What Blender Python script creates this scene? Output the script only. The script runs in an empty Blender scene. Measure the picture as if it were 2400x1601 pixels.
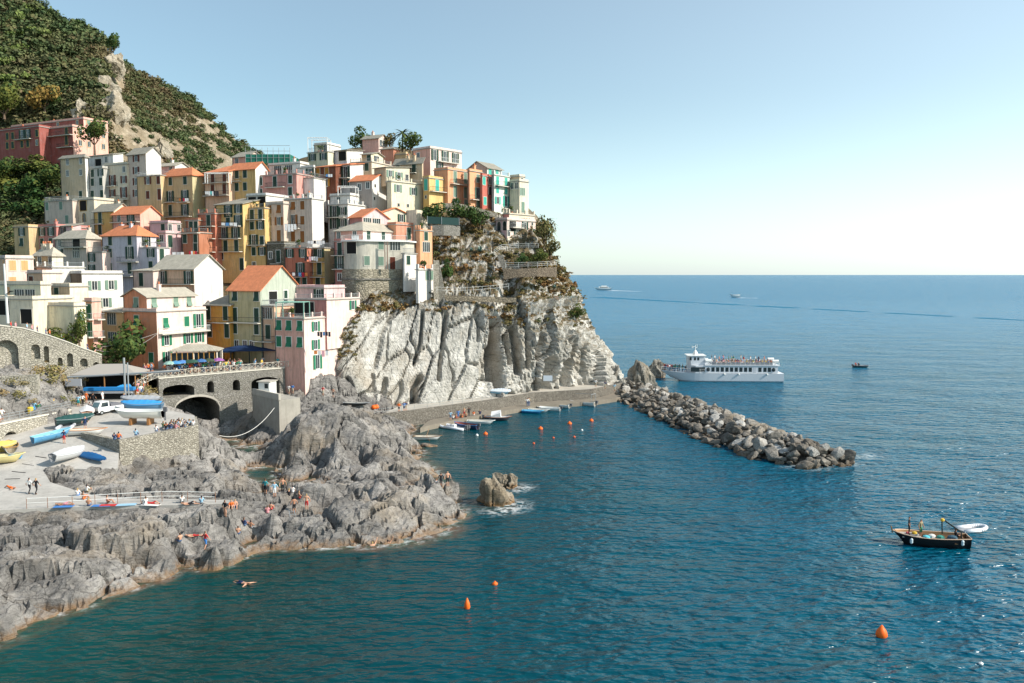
import bpy, math, random
import numpy as np
from mathutils import Vector, Matrix, noise as mn
R = math.radians
random.seed(7); rng = np.random.default_rng(7)
S = bpy.context.scene
COL = S.collection
# ------------------------------------------------------------------ camera
F = 1900.0; CX, CY = 1200.0, 800.5; PITCH = math.atan(156.4 / F)
CAM = Vector((0.0, 0.0, 26.0)); cp, sp = math.cos(PITCH), math.sin(PITCH)
def ray(px, py):
    a = (px - CX) / F; b = (CY - py) / F
    return Vector((a, cp + b * sp, b * cp - sp))
def P(px, py, Y):
    r = ray(px, py); return CAM + r * (Y / r.y)
def W(px, py, z):
    r = ray(px, py); return CAM + r * ((z - CAM.z) / r.z)
def proj(p):
    d = Vector(p) - CAM
    f = d.y * cp - d.z * sp; u = d.y * sp + d.z * cp
    return CX + F * d.x / f, CY - F * u / f
def zx(tag):
    return {'A': (0, 260), 'B': (440, 300), 'C': (880, 300), 'D': (0, 560), 'E': (440, 560), 'L': (0, 860)}[tag]
def N(tag, x, y):
    o = zx(tag); return o[0] + x * .229566, o[1] + y * .229566
cam = bpy.data.cameras.new('camera'); cam.sensor_width = 36; cam.lens = 36 * F / 2400
cam.clip_end = 200000; cam.clip_start = 0.5
co = bpy.data.objects.new('camera', cam); COL.objects.link(co)
co.location = CAM; co.rotation_euler = (math.pi / 2 - PITCH, 0, 0); S.camera = co

# ------------------------------------------------------------------ light
SUN_EL = R(36); SUN_AZ_X, SUN_AZ_Y = math.cos(R(-17)), math.sin(R(-17))   # direction to the sun in plan
sd = Vector((SUN_AZ_X * math.cos(SUN_EL), SUN_AZ_Y * math.cos(SUN_EL), math.sin(SUN_EL)))
sl = bpy.data.lights.new('sun', 'SUN'); sl.energy = 5.0; sl.angle = R(.53); sl.color = (1, .93, .83)
so = bpy.data.objects.new('sun', sl); COL.objects.link(so)
so.rotation_euler = sd.to_track_quat('Z', 'Y').to_euler()
w = bpy.data.worlds.new('World'); S.world = w; w.use_nodes = True
nt = w.node_tree; nt.nodes.clear()
def nn(nt, t, **k):
    n = nt.nodes.new(t)
    for a, b in k.items():
        if a.startswith('i_'): n.inputs[a[2:].replace('_', ' ')].default_value = b
        else: setattr(n, a, b)
    return n
sky = nn(nt, 'ShaderNodeTexSky', sky_type='NISHITA', sun_disc=False, sun_elevation=SUN_EL)
sky.sun_rotation = math.atan2(sd.x, sd.y); sky.altitude = 0; sky.air_density = 1.0; sky.dust_density = 1.3; sky.ozone_density = 1.2
bg = nn(nt, 'ShaderNodeBackground'); bg.inputs[1].default_value = .105
# forward-scattering glow of the humid air towards the sun (a property of the sky, world space)
tc = nn(nt, 'ShaderNodeTexCoord')
dot = nn(nt, 'ShaderNodeVectorMath', operation='DOT_PRODUCT'); gd = Vector((.93, .36, .0)).normalized(); dot.inputs[1].default_value = gd
mr = nn(nt, 'ShaderNodeMapRange', interpolation_type='SMOOTHSTEP'); mr.inputs[1].default_value = .08; mr.inputs[2].default_value = 1.32
sep = nn(nt, 'ShaderNodeSeparateXYZ')
el = nn(nt, 'ShaderNodeMapRange', interpolation_type='SMOOTHSTEP'); el.inputs[1].default_value = -.05; el.inputs[2].default_value = .75; el.inputs[3].default_value = .42; el.inputs[4].default_value = .1
mul = nn(nt, 'ShaderNodeMath', operation='MULTIPLY')
hz = nn(nt, 'ShaderNodeMapRange', interpolation_type='SMOOTHSTEP'); hz.inputs[1].default_value = -.02; hz.inputs[2].default_value = .22; hz.inputs[3].default_value = .45; hz.inputs[4].default_value = .17
add = nn(nt, 'ShaderNodeMath', operation='ADD', use_clamp=False)
glow = nn(nt, 'ShaderNodeMix', data_type='RGBA', blend_type='ADD', clamp_result=False); glow.inputs[7].default_value = (8.0, 8.3, 8.5, 1)
L = nt.links
L.new(tc.outputs['Generated'], dot.inputs[0]); L.new(dot.outputs['Value'], mr.inputs[0]); L.new(tc.outputs['Generated'], sep.inputs[0])
L.new(sep.outputs['Z'], el.inputs[0]); L.new(sep.outputs['Z'], hz.inputs[0]); L.new(mr.outputs[0], mul.inputs[0]); L.new(el.outputs[0], mul.inputs[1])
L.new(mul.outputs[0], add.inputs[0]); L.new(hz.outputs[0], add.inputs[1]); L.new(add.outputs[0], glow.inputs[0])
tint = nn(nt, 'ShaderNodeMix', data_type='RGBA', blend_type='MULTIPLY'); tint.inputs[0].default_value = 1; tint.inputs[7].default_value = (.8, 1.06, 1.02, 1)
L.new(sky.outputs[0], tint.inputs[6]); L.new(tint.outputs[2], glow.inputs[6]); L.new(glow.outputs[2], bg.inputs[0])
out = nn(nt, 'ShaderNodeOutputWorld'); L.new(bg.outputs[0], out.inputs[0])
S.view_settings.view_transform = 'Standard'; S.view_settings.look = 'None'; S.view_settings.exposure = 0.3; S.view_settings.gamma = 1
S.render.engine = 'CYCLES'; S.cycles.max_bounces = 5; S.cycles.transparent_max_bounces = 8; S.cycles.sample_clamp_indirect = 4

# ------------------------------------------------------------------ materials
MATS = {}
def base_mat(name):
    m = bpy.data.materials.new(name); m.use_nodes = True
    n = m.node_tree; n.nodes.clear()
    b = nn(n, 'ShaderNodeBsdfPrincipled'); o = nn(n, 'ShaderNodeOutputMaterial')
    n.links.new(b.outputs[0], o.inputs[0]); return m, n, b
def ramp(n, fac, stops):
    r = nn(n, 'ShaderNodeValToRGB'); e = r.color_ramp.elements
    e[0].position, e[0].color = stops[0][0], (*stops[0][1], 1); e[1].position, e[1].color = stops[1][0], (*stops[1][1], 1)
    for p_, c in stops[2:]:
        x = e.new(p_); x.color = (*c, 1)
    n.links.new(fac, r.inputs[0]); return r.outputs[0]
def mixc(n, fac, a, b, mode='MIX'):
    x = nn(n, 'ShaderNodeMix', data_type='RGBA', blend_type=mode)
    for i, v in ((0, fac), (6, a), (7, b)):
        if hasattr(v, 'is_linked') or hasattr(v, 'links'): n.links.new(v, x.inputs[i])
        elif i == 0: x.inputs[0].default_value = v
        else: x.inputs[i].default_value = (*v, 1)
    return x.outputs[2]
def noi(n, scale, detail=4, rough=.55, vec=None, dist=0):
    t = nn(n, 'ShaderNodeTexNoise'); t.inputs['Scale'].default_value = scale; t.inputs['Detail'].default_value = detail
    t.inputs['Roughness'].default_value = rough; t.inputs['Distortion'].default_value = dist
    if vec is not None: n.links.new(vec, t.inputs['Vector'])
    return t.outputs[0]
def mrange(n, v, a, b, c=0., d=1.):
    t = nn(n, 'ShaderNodeMapRange'); n.links.new(v, t.inputs[0])
    for i, x in enumerate((a, b, c, d)): t.inputs[i + 1].default_value = x
    return t.outputs[0]
def bump(n, b, h, strength=.5, dist=.1):
    t = nn(n, 'ShaderNodeBump'); t.inputs['Strength'].default_value = strength; t.inputs['Distance'].default_value = dist
    n.links.new(h, t.inputs['Height']); n.links.new(t.outputs[0], b.inputs['Normal'])
def scaled(n, vec, sx, sy, sz, rot=(0, 0, 0)):
    m_ = nn(n, 'ShaderNodeMapping'); m_.inputs['Scale'].default_value = (sx, sy, sz); m_.inputs['Rotation'].default_value = rot
    n.links.new(vec, m_.inputs['Vector']); return m_.outputs[0]
def geopos(n):
    return nn(n, 'ShaderNodeNewGeometry').outputs['Position']
def objrand(n):
    return nn(n, 'ShaderNodeObjectInfo').outputs['Random']
def plain(name, c, rough=.7, metal=0, spec=.3):
    if name in MATS: return MATS[name]
    m, n, b = base_mat(name)
    b.inputs['Base Color'].default_value = (*c, 1); b.inputs['Roughness'].default_value = rough; b.inputs['Metallic'].default_value = metal
    b.inputs['Specular IOR Level'].default_value = spec
    MATS[name] = m; return m
def plaster(c, dirt=.8):
    k = ('pl', c, dirt)
    if k in MATS: return MATS[k]
    m, n, b = base_mat('painted plaster'); g = geopos(n)
    v1 = noi(n, .35, 6, .65, g); v2 = noi(n, 1, 5, .7, scaled(n, g, 2.2, 2.2, .25))
    dark = tuple(x * .62 for x in c); pale = tuple(min(.85, x * 1.1 + .03) for x in c)
    a = mixc(n, mrange(n, v1, .35, .65), c, pale)
    a = mixc(n, mrange(n, v2, .48, .72, 0, dirt * 1.1), a, dark)
    a = mixc(n, mrange(n, noi(n, .9, 6, .75, g), .55, .62, 0, .5), a, tuple(x * .5 + .14 for x in c))
    fine = noi(n, 6, 3, .7, g)
    a = mixc(n, mrange(n, fine, .45, .75, 0, .16), a, tuple(x * .6 for x in c))
    n.links.new(a, b.inputs['Base Color']); b.inputs['Roughness'].default_value = .9; b.inputs['Specular IOR Level'].default_value = .15
    bump(n, b, fine, .35, .05); MATS[k] = m; return m
def stonewall(c1, c2, sc=1.6, name='stone masonry'):
    k = ('st', c1, c2, sc)
    if k in MATS: return MATS[k]
    m, n, b = base_mat(name); g = geopos(n)
    v = nn(n, 'ShaderNodeTexVoronoi'); v.inputs['Scale'].default_value = sc
    n.links.new(scaled(n, g, 1, 1, 1.9), v.inputs['Vector'])
    d = nn(n, 'ShaderNodeTexVoronoi', feature='DISTANCE_TO_EDGE'); d.inputs['Scale'].default_value = sc
    n.links.new(scaled(n, g, 1, 1, 1.9), d.inputs['Vector'])
    s_ = nn(n, 'ShaderNodeSeparateColor'); n.links.new(v.outputs['Color'], s_.inputs[0])
    a = mixc(n, s_.outputs[0], c1, c2)
    big = noi(n, .25, 5, .6, g)
    a = mixc(n, mrange(n, big, .45, .7, 0, .45), a, tuple(x * .55 for x in c1))
    a = mixc(n, mrange(n, d.outputs['Distance'], 0, .09, .75, 0), a, tuple(x * .32 for x in c1))
    n.links.new(a, b.inputs['Base Color']); b.inputs['Roughness'].default_value = .95; b.inputs['Specular IOR Level'].default_value = .1
    bump(n, b, mrange(n, d.outputs['Distance'], 0, .15), .8, .12); MATS[k] = m; return m
def rockmat(name, pale, dark, tide=True, veg=0, strata=None, brown=(.26, .15, .07)):
    k = ('rk', name)
    if k in MATS: return MATS[k]
    m, n, b = base_mat(name); g = geopos(n)
    v1 = noi(n, .22, 8, .68, g); v2 = noi(n, 1.5, 6, .7, g, .4)
    st = noi(n, 1, 6, .75, scaled(n, g, *(strata[0] if strata else (.5, .5, 3)), rot=strata[1] if strata else (0, .3, 0)))
    a = ramp(n, v1, [(.3, dark), (.62, pale), (.5, tuple((x + y) / 2 for x, y in zip(pale, dark)))])
    a = mixc(n, mrange(n, st, .5, .72, 0, .7), a, tuple(x * .55 for x in dark))
    a = mixc(n, mrange(n, v2, .5, .75, 0, .4), a, tuple(x * .45 for x in dark))
    wp = nn(n, 'ShaderNodeVectorMath', operation='MULTIPLY_ADD'); nz_ = nn(n, 'ShaderNodeTexNoise'); nz_.inputs['Scale'].default_value = .8; nz_.inputs['Detail'].default_value = 4; n.links.new(g, nz_.inputs['Vector'])
    n.links.new(nz_.outputs['Color'], wp.inputs[0]); wp.inputs[1].default_value = (1.6, 1.6, 1.6); n.links.new(g, wp.inputs[2]); crk = None
    for sc_, wd_ in ((.34, .018), (1.1, .035)):
        vo = nn(n, 'ShaderNodeTexVoronoi', feature='DISTANCE_TO_EDGE'); vo.inputs['Scale'].default_value = sc_; n.links.new(scaled(n, wp.outputs[0], 1.4, .8, .8, (0, R(25), R(30))), vo.inputs['Vector'])
        a = mixc(n, mrange(n, vo.outputs['Distance'], 0, wd_, .8 if sc_ < 1 else .5, 0), a, tuple(x * .22 for x in dark)); crk = vo.outputs['Distance'] if crk is None else crk
    rust = noi(n, .12, 5, .6, g)
    a = mixc(n, mrange(n, rust, .52, .72, 0, .45), a, (.36, .27, .17))
    if veg:
        vv = noi(n, .5, 7, .75, g)
        nz = nn(n, 'ShaderNodeNewGeometry'); sx = nn(n, 'ShaderNodeSeparateXYZ'); n.links.new(nz.outputs['Normal'], sx.inputs[0])
        ad = nn(n, 'ShaderNodeMath', operation='MULTIPLY_ADD'); n.links.new(sx.outputs[2], ad.inputs[0]); ad.inputs[1].default_value = .22; n.links.new(vv, ad.inputs[2])
        vc = ramp(n, noi(n, 2.2, 4, .7, g), [(.35, (.045, .055, .025)), (.65, (.2, .125, .075)), (.5, (.12, .095, .05))])
        at = nn(n, 'ShaderNodeAttribute', attribute_name='veg')
        mu = nn(n, 'ShaderNodeMath', operation='MULTIPLY', use_clamp=True); n.links.new(mrange(n, ad.outputs[0], .54, .66, 0, 1.), mu.inputs[0]); n.links.new(at.outputs['Fac'], mu.inputs[1])
        a = mixc(n, mu.outputs[0], a, vc)
    if tide:
        s_ = nn(n, 'ShaderNodeSeparateXYZ'); n.links.new(g, s_.inputs[0])
        ad = nn(n, 'ShaderNodeMath', operation='MULTIPLY_ADD'); n.links.new(v2, ad.inputs[0]); ad.inputs[1].default_value = -1.6; n.links.new(s_.outputs[2], ad.inputs[2])
        a = mixc(n, mrange(n, ad.outputs[0], -.9, -.15, .8, 0), a, brown)
    n.links.new(a, b.inputs['Base Color']); b.inputs['Roughness'].default_value = .9; b.inputs['Specular IOR Level'].default_value = .2
    ms = nn(n, 'ShaderNodeMath', operation='ADD'); n.links.new(v2, ms.inputs[0]); n.links.new(st, ms.inputs[1])
    bump(n, b, ms.outputs[0], .9, .35); MATS[k] = m; return m
def foliage(name, cs, sc=.9):
    k = ('fo', name)
    if k in MATS: return MATS[k]
    m, n, b = base_mat(name); g = geopos(n)
    v = noi(n, sc, 4, .7, g)
    a = ramp(n, v, [(.34, cs[0]), (.66, cs[2]), (.5, cs[1])])
    at = nn(n, 'ShaderNodeAttribute', attribute_name='tint')
    a = mixc(n, mrange(n, at.outputs['Fac'], 0, 1, 0, .8), a, cs[3] if len(cs) > 3 else cs[2])
    n.links.new(a, b.inputs['Base Color']); b.inputs['Roughness'].default_value = .8; b.inputs['Specular IOR Level'].default_value = .15
    MATS[k] = m; return m
def tiles(c, name):
    k = ('ti', name)
    if k in MATS: return MATS[k]
    m, n, b = base_mat(name); o = nn(n, 'ShaderNodeTexCoord').outputs['Object']
    wv = nn(n, 'ShaderNodeTexWave', bands_direction='X'); wv.inputs['Scale'].default_value = 1.3; wv.inputs['Distortion'].default_value = .6
    n.links.new(o, wv.inputs[0])
    v1 = noi(n, 1.1, 5, .7, o); v2 = noi(n, 5, 3, .6, o)
    a = mixc(n, mrange(n, v1, .35, .7), tuple(x * .7 for x in c), c)
    a = mixc(n, mrange(n, v2, .55, .72, 0, .6), a, tuple(x * .45 for x in c))
    a = mixc(n, mrange(n, wv.outputs[1], 0, .3, .45, 0), a, tuple(x * .5 for x in c))
    n.links.new(a, b.inputs['Base Color']); b.inputs['Roughness'].default_value = .85
    bump(n, b, wv.outputs[1], .6, .08); MATS[k] = m; return m
ORANGE_T = lambda: tiles((.74, .25, .11), 'terracotta roof tiles')
SLATE_T = lambda: tiles((.36, .33, .27), 'grey stone roof tiles')
PALE_T = lambda: tiles((.52, .47, .38), 'pale stone roof tiles')
def concrete(name='concrete', c=(.46, .43, .38)):
    k = ('co', name)
    if k in MATS: return MATS[k]
    m, n, b = base_mat(name); g = geopos(n)
    a = mixc(n, mrange(n, noi(n, .3, 7, .7, g), .35, .7), c, tuple(x * .72 for x in c))
    a = mixc(n, mrange(n, noi(n, 1, 6, .75, scaled(n, g, 1.5, 1.5, .2)), .5, .75, 0, .7), a, tuple(x * .5 for x in c))
    a = mixc(n, mrange(n, noi(n, 4, 4, .7, g), .5, .8, 0, .4), a, tuple(x * .6 for x in c))
    n.links.new(a, b.inputs['Base Color']); b.inputs['Roughness'].default_value = .9; b.inputs['Specular IOR Level'].default_value = .2
    bump(n, b, noi(n, 5, 4, .7, g), .3, .05); MATS[k] = m; return m
GLASS = plain('window glass', (.02, .03, .035), .12, 0, .5)
DARK = plain('dark interior', (.012, .012, .012), .9)
METAL = plain('grey painted metal', (.35, .37, .38), .4, .3)
IRON = plain('dark iron', (.03, .035, .03), .6)
WHITEP = plain('white paint', (.75, .75, .73), .5)
TRIM = plain('pale stone trim', (.62, .58, .5), .8)
WOOD = plain('varnished wood', (.3, .14, .05), .5)
SHUT = {'g': plain('dark green shutter paint', (.018, .055, .038), .6), 'G': plain('bright green shutter paint', (.02, .17, .09), .6),
        'r': plain('red brown shutter paint', (.13, .03, .015), .6), 'b': plain('ochre brown shutter paint', (.26, .1, .025), .6),
        't': plain('turquoise shutter paint', (.06, .42, .34), .6), 'e': plain('grey green shutter paint', (.17, .26, .2), .6),
        'o': plain('pale orange shutter paint', (.7, .36, .16), .6), 'y': plain('yellow shutter paint', (.42, .19, .03), .6)}

# ------------------------------------------------------------------ mesh builder
class MB:
    def __init__(s): s.v = []; s.f = []; s.m = []
    def add(s, vs, fs, mi=0):
        o = len(s.v); s.v += [tuple(v) for v in vs]; s.f += [tuple(i + o for i in f) for f in fs]; s.m += [mi] * len(fs); return s
    def box(s, x0, x1, y0, y1, z0, z1, mi=0):
        return s.add([(x0, y0, z0), (x1, y0, z0), (x1, y1, z0), (x0, y1, z0), (x0, y0, z1), (x1, y0, z1), (x1, y1, z1), (x0, y1, z1)],
                     [(3, 2, 1, 0), (4, 5, 6, 7), (0, 1, 5, 4), (1, 2, 6, 5), (2, 3, 7, 6), (3, 0, 4, 7)], mi)
    def tube(s, a, b, r, n=6, mi=0, r2=None):
        a, b = Vector(a), Vector(b); d = (b - a)
        if d.length < 1e-6: return s
        q = d.to_track_quat('Z', 'Y'); r2 = r if r2 is None else r2
        vs = [a + q @ Vector((r * math.cos(6.2832 * i / n), r * math.sin(6.2832 * i / n), 0)) for i in range(n)]
        vs += [b + q @ Vector((r2 * math.cos(6.2832 * i / n), r2 * math.sin(6.2832 * i / n), 0)) for i in range(n)]
        return s.add(vs, [(i, (i + 1) % n, n + (i + 1) % n, n + i) for i in range(n)] + [tuple(range(n))[::-1], tuple(range(n, 2 * n))], mi)
    def path(s, pts, r, n=5, mi=0):
        for a, b in zip(pts, pts[1:]): s.tube(a, b, r, n, mi)
        return s
    def lathe(s, prof, c=(0, 0, 0), n=12, mi=0):
        vs = [(c[0] + r * math.cos(6.2832 * i / n), c[1] + r * math.sin(6.2832 * i / n), c[2] + z) for r, z in prof for i in range(n)]
        fs = [(k * n + i, k * n + (i + 1) % n, (k + 1) * n + (i + 1) % n, (k + 1) * n + i) for k in range(len(prof) - 1) for i in range(n)]
        fs += [tuple(range(n))[::-1], tuple(range((len(prof) - 1) * n, len(prof) * n))]
        return s.add(vs, fs, mi)
    def prism(s, poly, z0, z1, mi=0):
        n = len(poly)
        return s.add([(x, y, z0) for x, y in poly] + [(x, y, z1) for x, y in poly],
                     [tuple(range(n))[::-1], tuple(range(n, 2 * n))] + [(i, (i + 1) % n, n + (i + 1) % n, n + i) for i in range(n)], mi)
    def mesh(s, name, mats, smooth=False, off=None):
        me = bpy.data.meshes.new(name); v = s.v
        if off is not None: v = [(a - off[0], b - off[1], c - off[2]) for a, b, c in v]
        me.from_pydata(v, [], s.f)
        for m in mats: me.materials.append(m)
        if any(s.m): me.polygons.foreach_set('material_index', s.m)
        if smooth: me.polygons.foreach_set('use_smooth', [True] * len(s.f))
        me.update(); return me
def link(name, me, parent=None, loc=None, rot=None, **tags):
    o = bpy.data.objects.new(name, me); COL.objects.link(o)
    if parent is not None: o.parent = parent
    if loc is not None: o.location = loc
    if rot is not None: o.rotation_euler = rot
    for k, v in tags.items(): o[k] = v
    return o
def thing(name, label, cat, loc=(0, 0, 0), rz=0, group=None):
    o = link(name, None, None, loc, (0, 0, rz), label=label, category=cat); o.empty_display_size = .5
    if group: o['group'] = group
    return o
def part(name, mb, mats, parent, smooth=False, world=False, loc=None, rot=None):
    off = parent.location if world else None
    return link(name, mb.mesh(name, mats if isinstance(mats, list) else [mats], smooth, off), parent, loc, rot)
def single(name, mb, mats, label, cat, group=None, smooth=False, loc=None):
    # a one-mesh thing given in world coordinates; origin moved to its base centre
    a = np.array(mb.v); c = loc if loc is not None else ((a[:, 0].min() + a[:, 0].max()) / 2, (a[:, 1].min() + a[:, 1].max()) / 2, a[:, 2].min())
    o = link(name, mb.mesh(name, mats if isinstance(mats, list) else [mats], smooth, c), None, c, None, label=label, category=cat)
    if group: o['group'] = group
    return o
def np_mesh(name, V, Fq, mats, smooth=True, mi=None, attrs=None):
    me = bpy.data.meshes.new(name); nv, nf = len(V), len(Fq); k = Fq.shape[1]
    me.vertices.add(nv); me.vertices.foreach_set('co', np.ascontiguousarray(V, dtype=np.float32).ravel())
    me.loops.add(nf * k); me.loops.foreach_set('vertex_index', np.ascontiguousarray(Fq, dtype=np.int32).ravel())
    me.polygons.add(nf); me.polygons.foreach_set('loop_start', np.arange(0, nf * k, k, dtype=np.int32))
    me.polygons.foreach_set('loop_total', np.full(nf, k, dtype=np.int32))
    if mi is not None: me.polygons.foreach_set('material_index', mi.astype(np.int32))
    me.polygons.foreach_set('use_smooth', np.full(nf, smooth))
    for m in mats: me.materials.append(m)
    for an, av in (attrs or {}).items():
        at = me.attributes.new(an, 'FLOAT', 'POINT'); at.data.foreach_set('value', np.ascontiguousarray(av, dtype=np.float32))
    me.update(calc_edges=True); me.validate(); return me
# ------------------------------------------------------------------ numpy noise
def _h(ix, iy, iz, s):
    n = (ix.astype(np.int64) * 374761393 + iy.astype(np.int64) * 668265263 + iz.astype(np.int64) * 2147483647 + s * 974634777) & 0x7fffffff
    n = ((n ^ (n >> 13)) * 1274126177) & 0x7fffffff; n = (n ^ (n >> 16)) & 0xffffff
    return n / float(0xffffff)
def vnoise(p, s=0):
    i = np.floor(p).astype(np.int64); f = p - i; f = f * f * (3 - 2 * f); r = 0
    for a in (0, 1):
        for b in (0, 1):
            for c in (0, 1):
                wgt = (f[:, 0] if a else 1 - f[:, 0]) * (f[:, 1] if b else 1 - f[:, 1]) * (f[:, 2] if c else 1 - f[:, 2])
                r = r + wgt * _h(i[:, 0] + a, i[:, 1] + b, i[:, 2] + c, s)
    return r * 2 - 1
def fbm(p, o=5, s=0, g=.5, ridged=False):
    r = 0; a = 1; t = 0
    for k in range(o):
        v = vnoise(p * 2 ** k + 17.3 * k, s + k)
        r = r + a * ((1 - 2 * np.abs(v)) if ridged else v); t += a; a *= g
    return r / t
def cells(p, s=0):
    """fractured-block field: per-cell offset and tilt, distance to the nearest crack"""
    i = np.floor(p).astype(np.int64); n = len(p); d1 = np.full(n, 9.); d2 = np.full(n, 9.); v = np.zeros(n); tl = np.zeros(n)
    for a in (-1, 0, 1):
        for b in (-1, 0, 1):
            for c in (-1, 0, 1):
                x, y, z = i[:, 0] + a, i[:, 1] + b, i[:, 2] + c
                q = np.stack([x + _h(x, y, z, s), y + _h(x, y, z, s + 1), z + _h(x, y, z, s + 2)], 1)
                e = p - q; d = np.sqrt((e ** 2).sum(1)); hh = _h(x, y, z, s + 3)
                t_ = (e * np.stack([_h(x, y, z, s + 4) - .5, _h(x, y, z, s + 5) - .5, _h(x, y, z, s + 6) - .5], 1)).sum(1)
                m = d < d1; d2 = np.where(m, d1, np.minimum(d2, d)); v = np.where(m, hh, v); tl = np.where(m, t_, tl); d1 = np.where(m, d, d1)
    return v * 2 - 1, tl, d2 - d1
# ------------------------------------------------------------------ houses
PAL = dict(yellow=(.68, .43, .14), gold=(.58, .36, .09), ochre=(.6, .4, .19), peach=(.7, .43, .27), pink=(.74, .38, .29), rose=(.52, .2, .17),
           red=(.33, .085, .065), brick=(.5, .15, .08), orange=(.72, .32, .15), cream=(.68, .58, .43), white=(.7, .66, .61), lilac=(.55, .5, .55),
           grey=(.45, .43, .39), tan=(.58, .43, .27), olive=(.5, .42, .22), brown=(.17, .05, .022), mint=(.66, .72, .62), rust=(.42, .15, .07),
           mauve=(.68, .42, .42), paleyel=(.68, .61, .42), palepink=(.72, .53, .46), scarlet=(.5, .12, .08), beige=(.6, .47, .38), terra=(.62, .24, .14),
           sage=(.4, .44, .35))
HOUSES = []
_wm = {}
def win_mesh(kind, w_, h_, sh, trim):
    """meshes of one window seen from outside at the wall plane y=0, facing -y; returns list of (name, mesh)"""
    k = (kind, round(w_, 1), round(h_, 1), sh, trim)
    if k in _wm: return _wm[k]
    w_, h_ = round(w_, 1), round(h_, 1); a, c = w_ / 2, h_ / 2
    fr = MB(); T = TRIM if trim == 'w' else plain('yellow trim', (.5, .33, .12), .8) if trim == 'y' else plain('white trim', (.75, .74, .7), .7)
    t = .09
    for bx in ((-a - t, -a, -c - t, c + t), (a, a + t, -c - t, c + t), (-a, a, c, c + t), (-a - .06, a + .06, -c - t - .03, -c)):
        fr.box(bx[0], bx[1], -.07, .02, bx[2], bx[3])
    outl = []
    S_ = SHUT[sh]
    def leaf(x0, x1, z0, z1, y=-.1, tilt=0):
        m = MB(); n = max(3, int((z1 - z0) / .16))
        m.box(x0, x1, y, y + .035, z0, z1)
        for i in range(n):
            zz = z0 + .06 + (z1 - z0 - .12) * (i + .5) / n
            m.box(x0 + .05, x1 - .05, y - .02, y, zz - .03, zz + .02)
        if tilt:
            m.v = [(x, y + (yy - y) * 1 - (z1 - z) * tilt, z) for x, yy, z in m.v]
        return m
    gl = MB(); gl.box(-a, a, -.02, .01, -c, c)
    if kind in 'oDwtqLAC':
        if kind in 'oDw':
            gl.box(-.03, .03, -.05, -.02, -c, c, 1); gl.box(-a, -a + .06, -.05, -.02, -c, c, 1); gl.box(a - .06, a, -.05, -.02, -c, c, 1)
            gl.box(-a, a, -.045, -.02, c - .06, c, 1); gl.box(-a, a, -.045, -.02, -c, -c + .06, 1)
        if kind == 'C':
            for i in range(1, 4): gl.box(-a + w_ * i / 4 - .03, -a + w_ * i / 4 + .03, -.05, -.02, -c, c, 1)
        outl.append(('pane', gl.mesh('pane', [DARK if kind == 'L' else GLASS, WHITEP])))
    if kind in 'oD':
        outl.append(('shutter', leaf(-a - w_ * .52 - .05, -a - .05, -c, c).mesh('shutter', [S_])))
        outl.append(('shutter', leaf(a + .05, a + .05 + w_ * .52, -c, c).mesh('shutter', [S_])))
    elif kind in 'sd':
        outl.append(('shutter', leaf(-a, -.01, -c, c, -.06).mesh('shutter', [S_])))
        outl.append(('shutter', leaf(.01, a, -c, c, -.06).mesh('shutter', [S_])))
    elif kind == 't':
        outl.append(('shutter', leaf(-a, a, -c * .1, c, -.06).mesh('shutter', [S_])))
        outl.append(('shutter', leaf(-a, a, -c, -c * .1, -.06, .45).mesh('shutter', [S_])))
    if kind == 'A':
        n = 8; fr = MB(); vs = [(-a, -.03, -c), (a, -.03, -c)] + [(a * math.cos(math.pi * i / n), -.03, c - a + a * math.sin(math.pi * i / n)) for i in range(n + 1)]
        fr.add(vs, [tuple(range(len(vs)))]); gl = fr; fr = MB()
        outl = [('pane', gl.mesh('pane', [GLASS]))]
        for i in range(n):
            p0, p1 = vs[2 + i], vs[3 + i]; fr.tube((p0[0], -.04, p0[2]), (p1[0], -.04, p1[2]), .06, 4)
        fr.tube((-a, -.04, -c), (-a, -.04, c - a), .06, 4); fr.tube((a, -.04, -c), (a, -.04, c - a), .06, 4)
    _wm[k] = (fr.mesh('window', [T]), outl); return _wm[k]
SIZES = dict(s=(1.15, 1.8), o=(1.0, 1.7), w=(1., 1.5), d=(1.1, 2.5), D=(1.1, 2.5), q=(.55, .65), t=(1.1, 1.7), L=(2.2, 2.3), A=(1.2, 2.1), C=(2.1, 2.0))
for _k, _c in list(PAL.items()):
    _l = .3 * _c[0] + .59 * _c[1] + .11 * _c[2]; PAL[_k] = tuple(round(_l + (x - _l) * .88, 4) for x in _c)
def rail_mb(pts, h=.95, mi=0, step=.22, r=.014, posts=False):
    m = MB()
    for a, b in zip(pts, pts[1:]):
        a, b = Vector(a), Vector(b); n = max(1, int((b - a).length / step))
        m.tube(a + Vector((0, 0, h)), b + Vector((0, 0, h)), .03, 4, mi); m.tube(a + Vector((0, 0, .12)), b + Vector((0, 0, .12)), .02, 4, mi)
        for i in range(n + 1):
            p_ = a.lerp(b, i / n); m.tube(p_, p_ + Vector((0, 0, h)), r, 4, mi)
    return m
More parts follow.
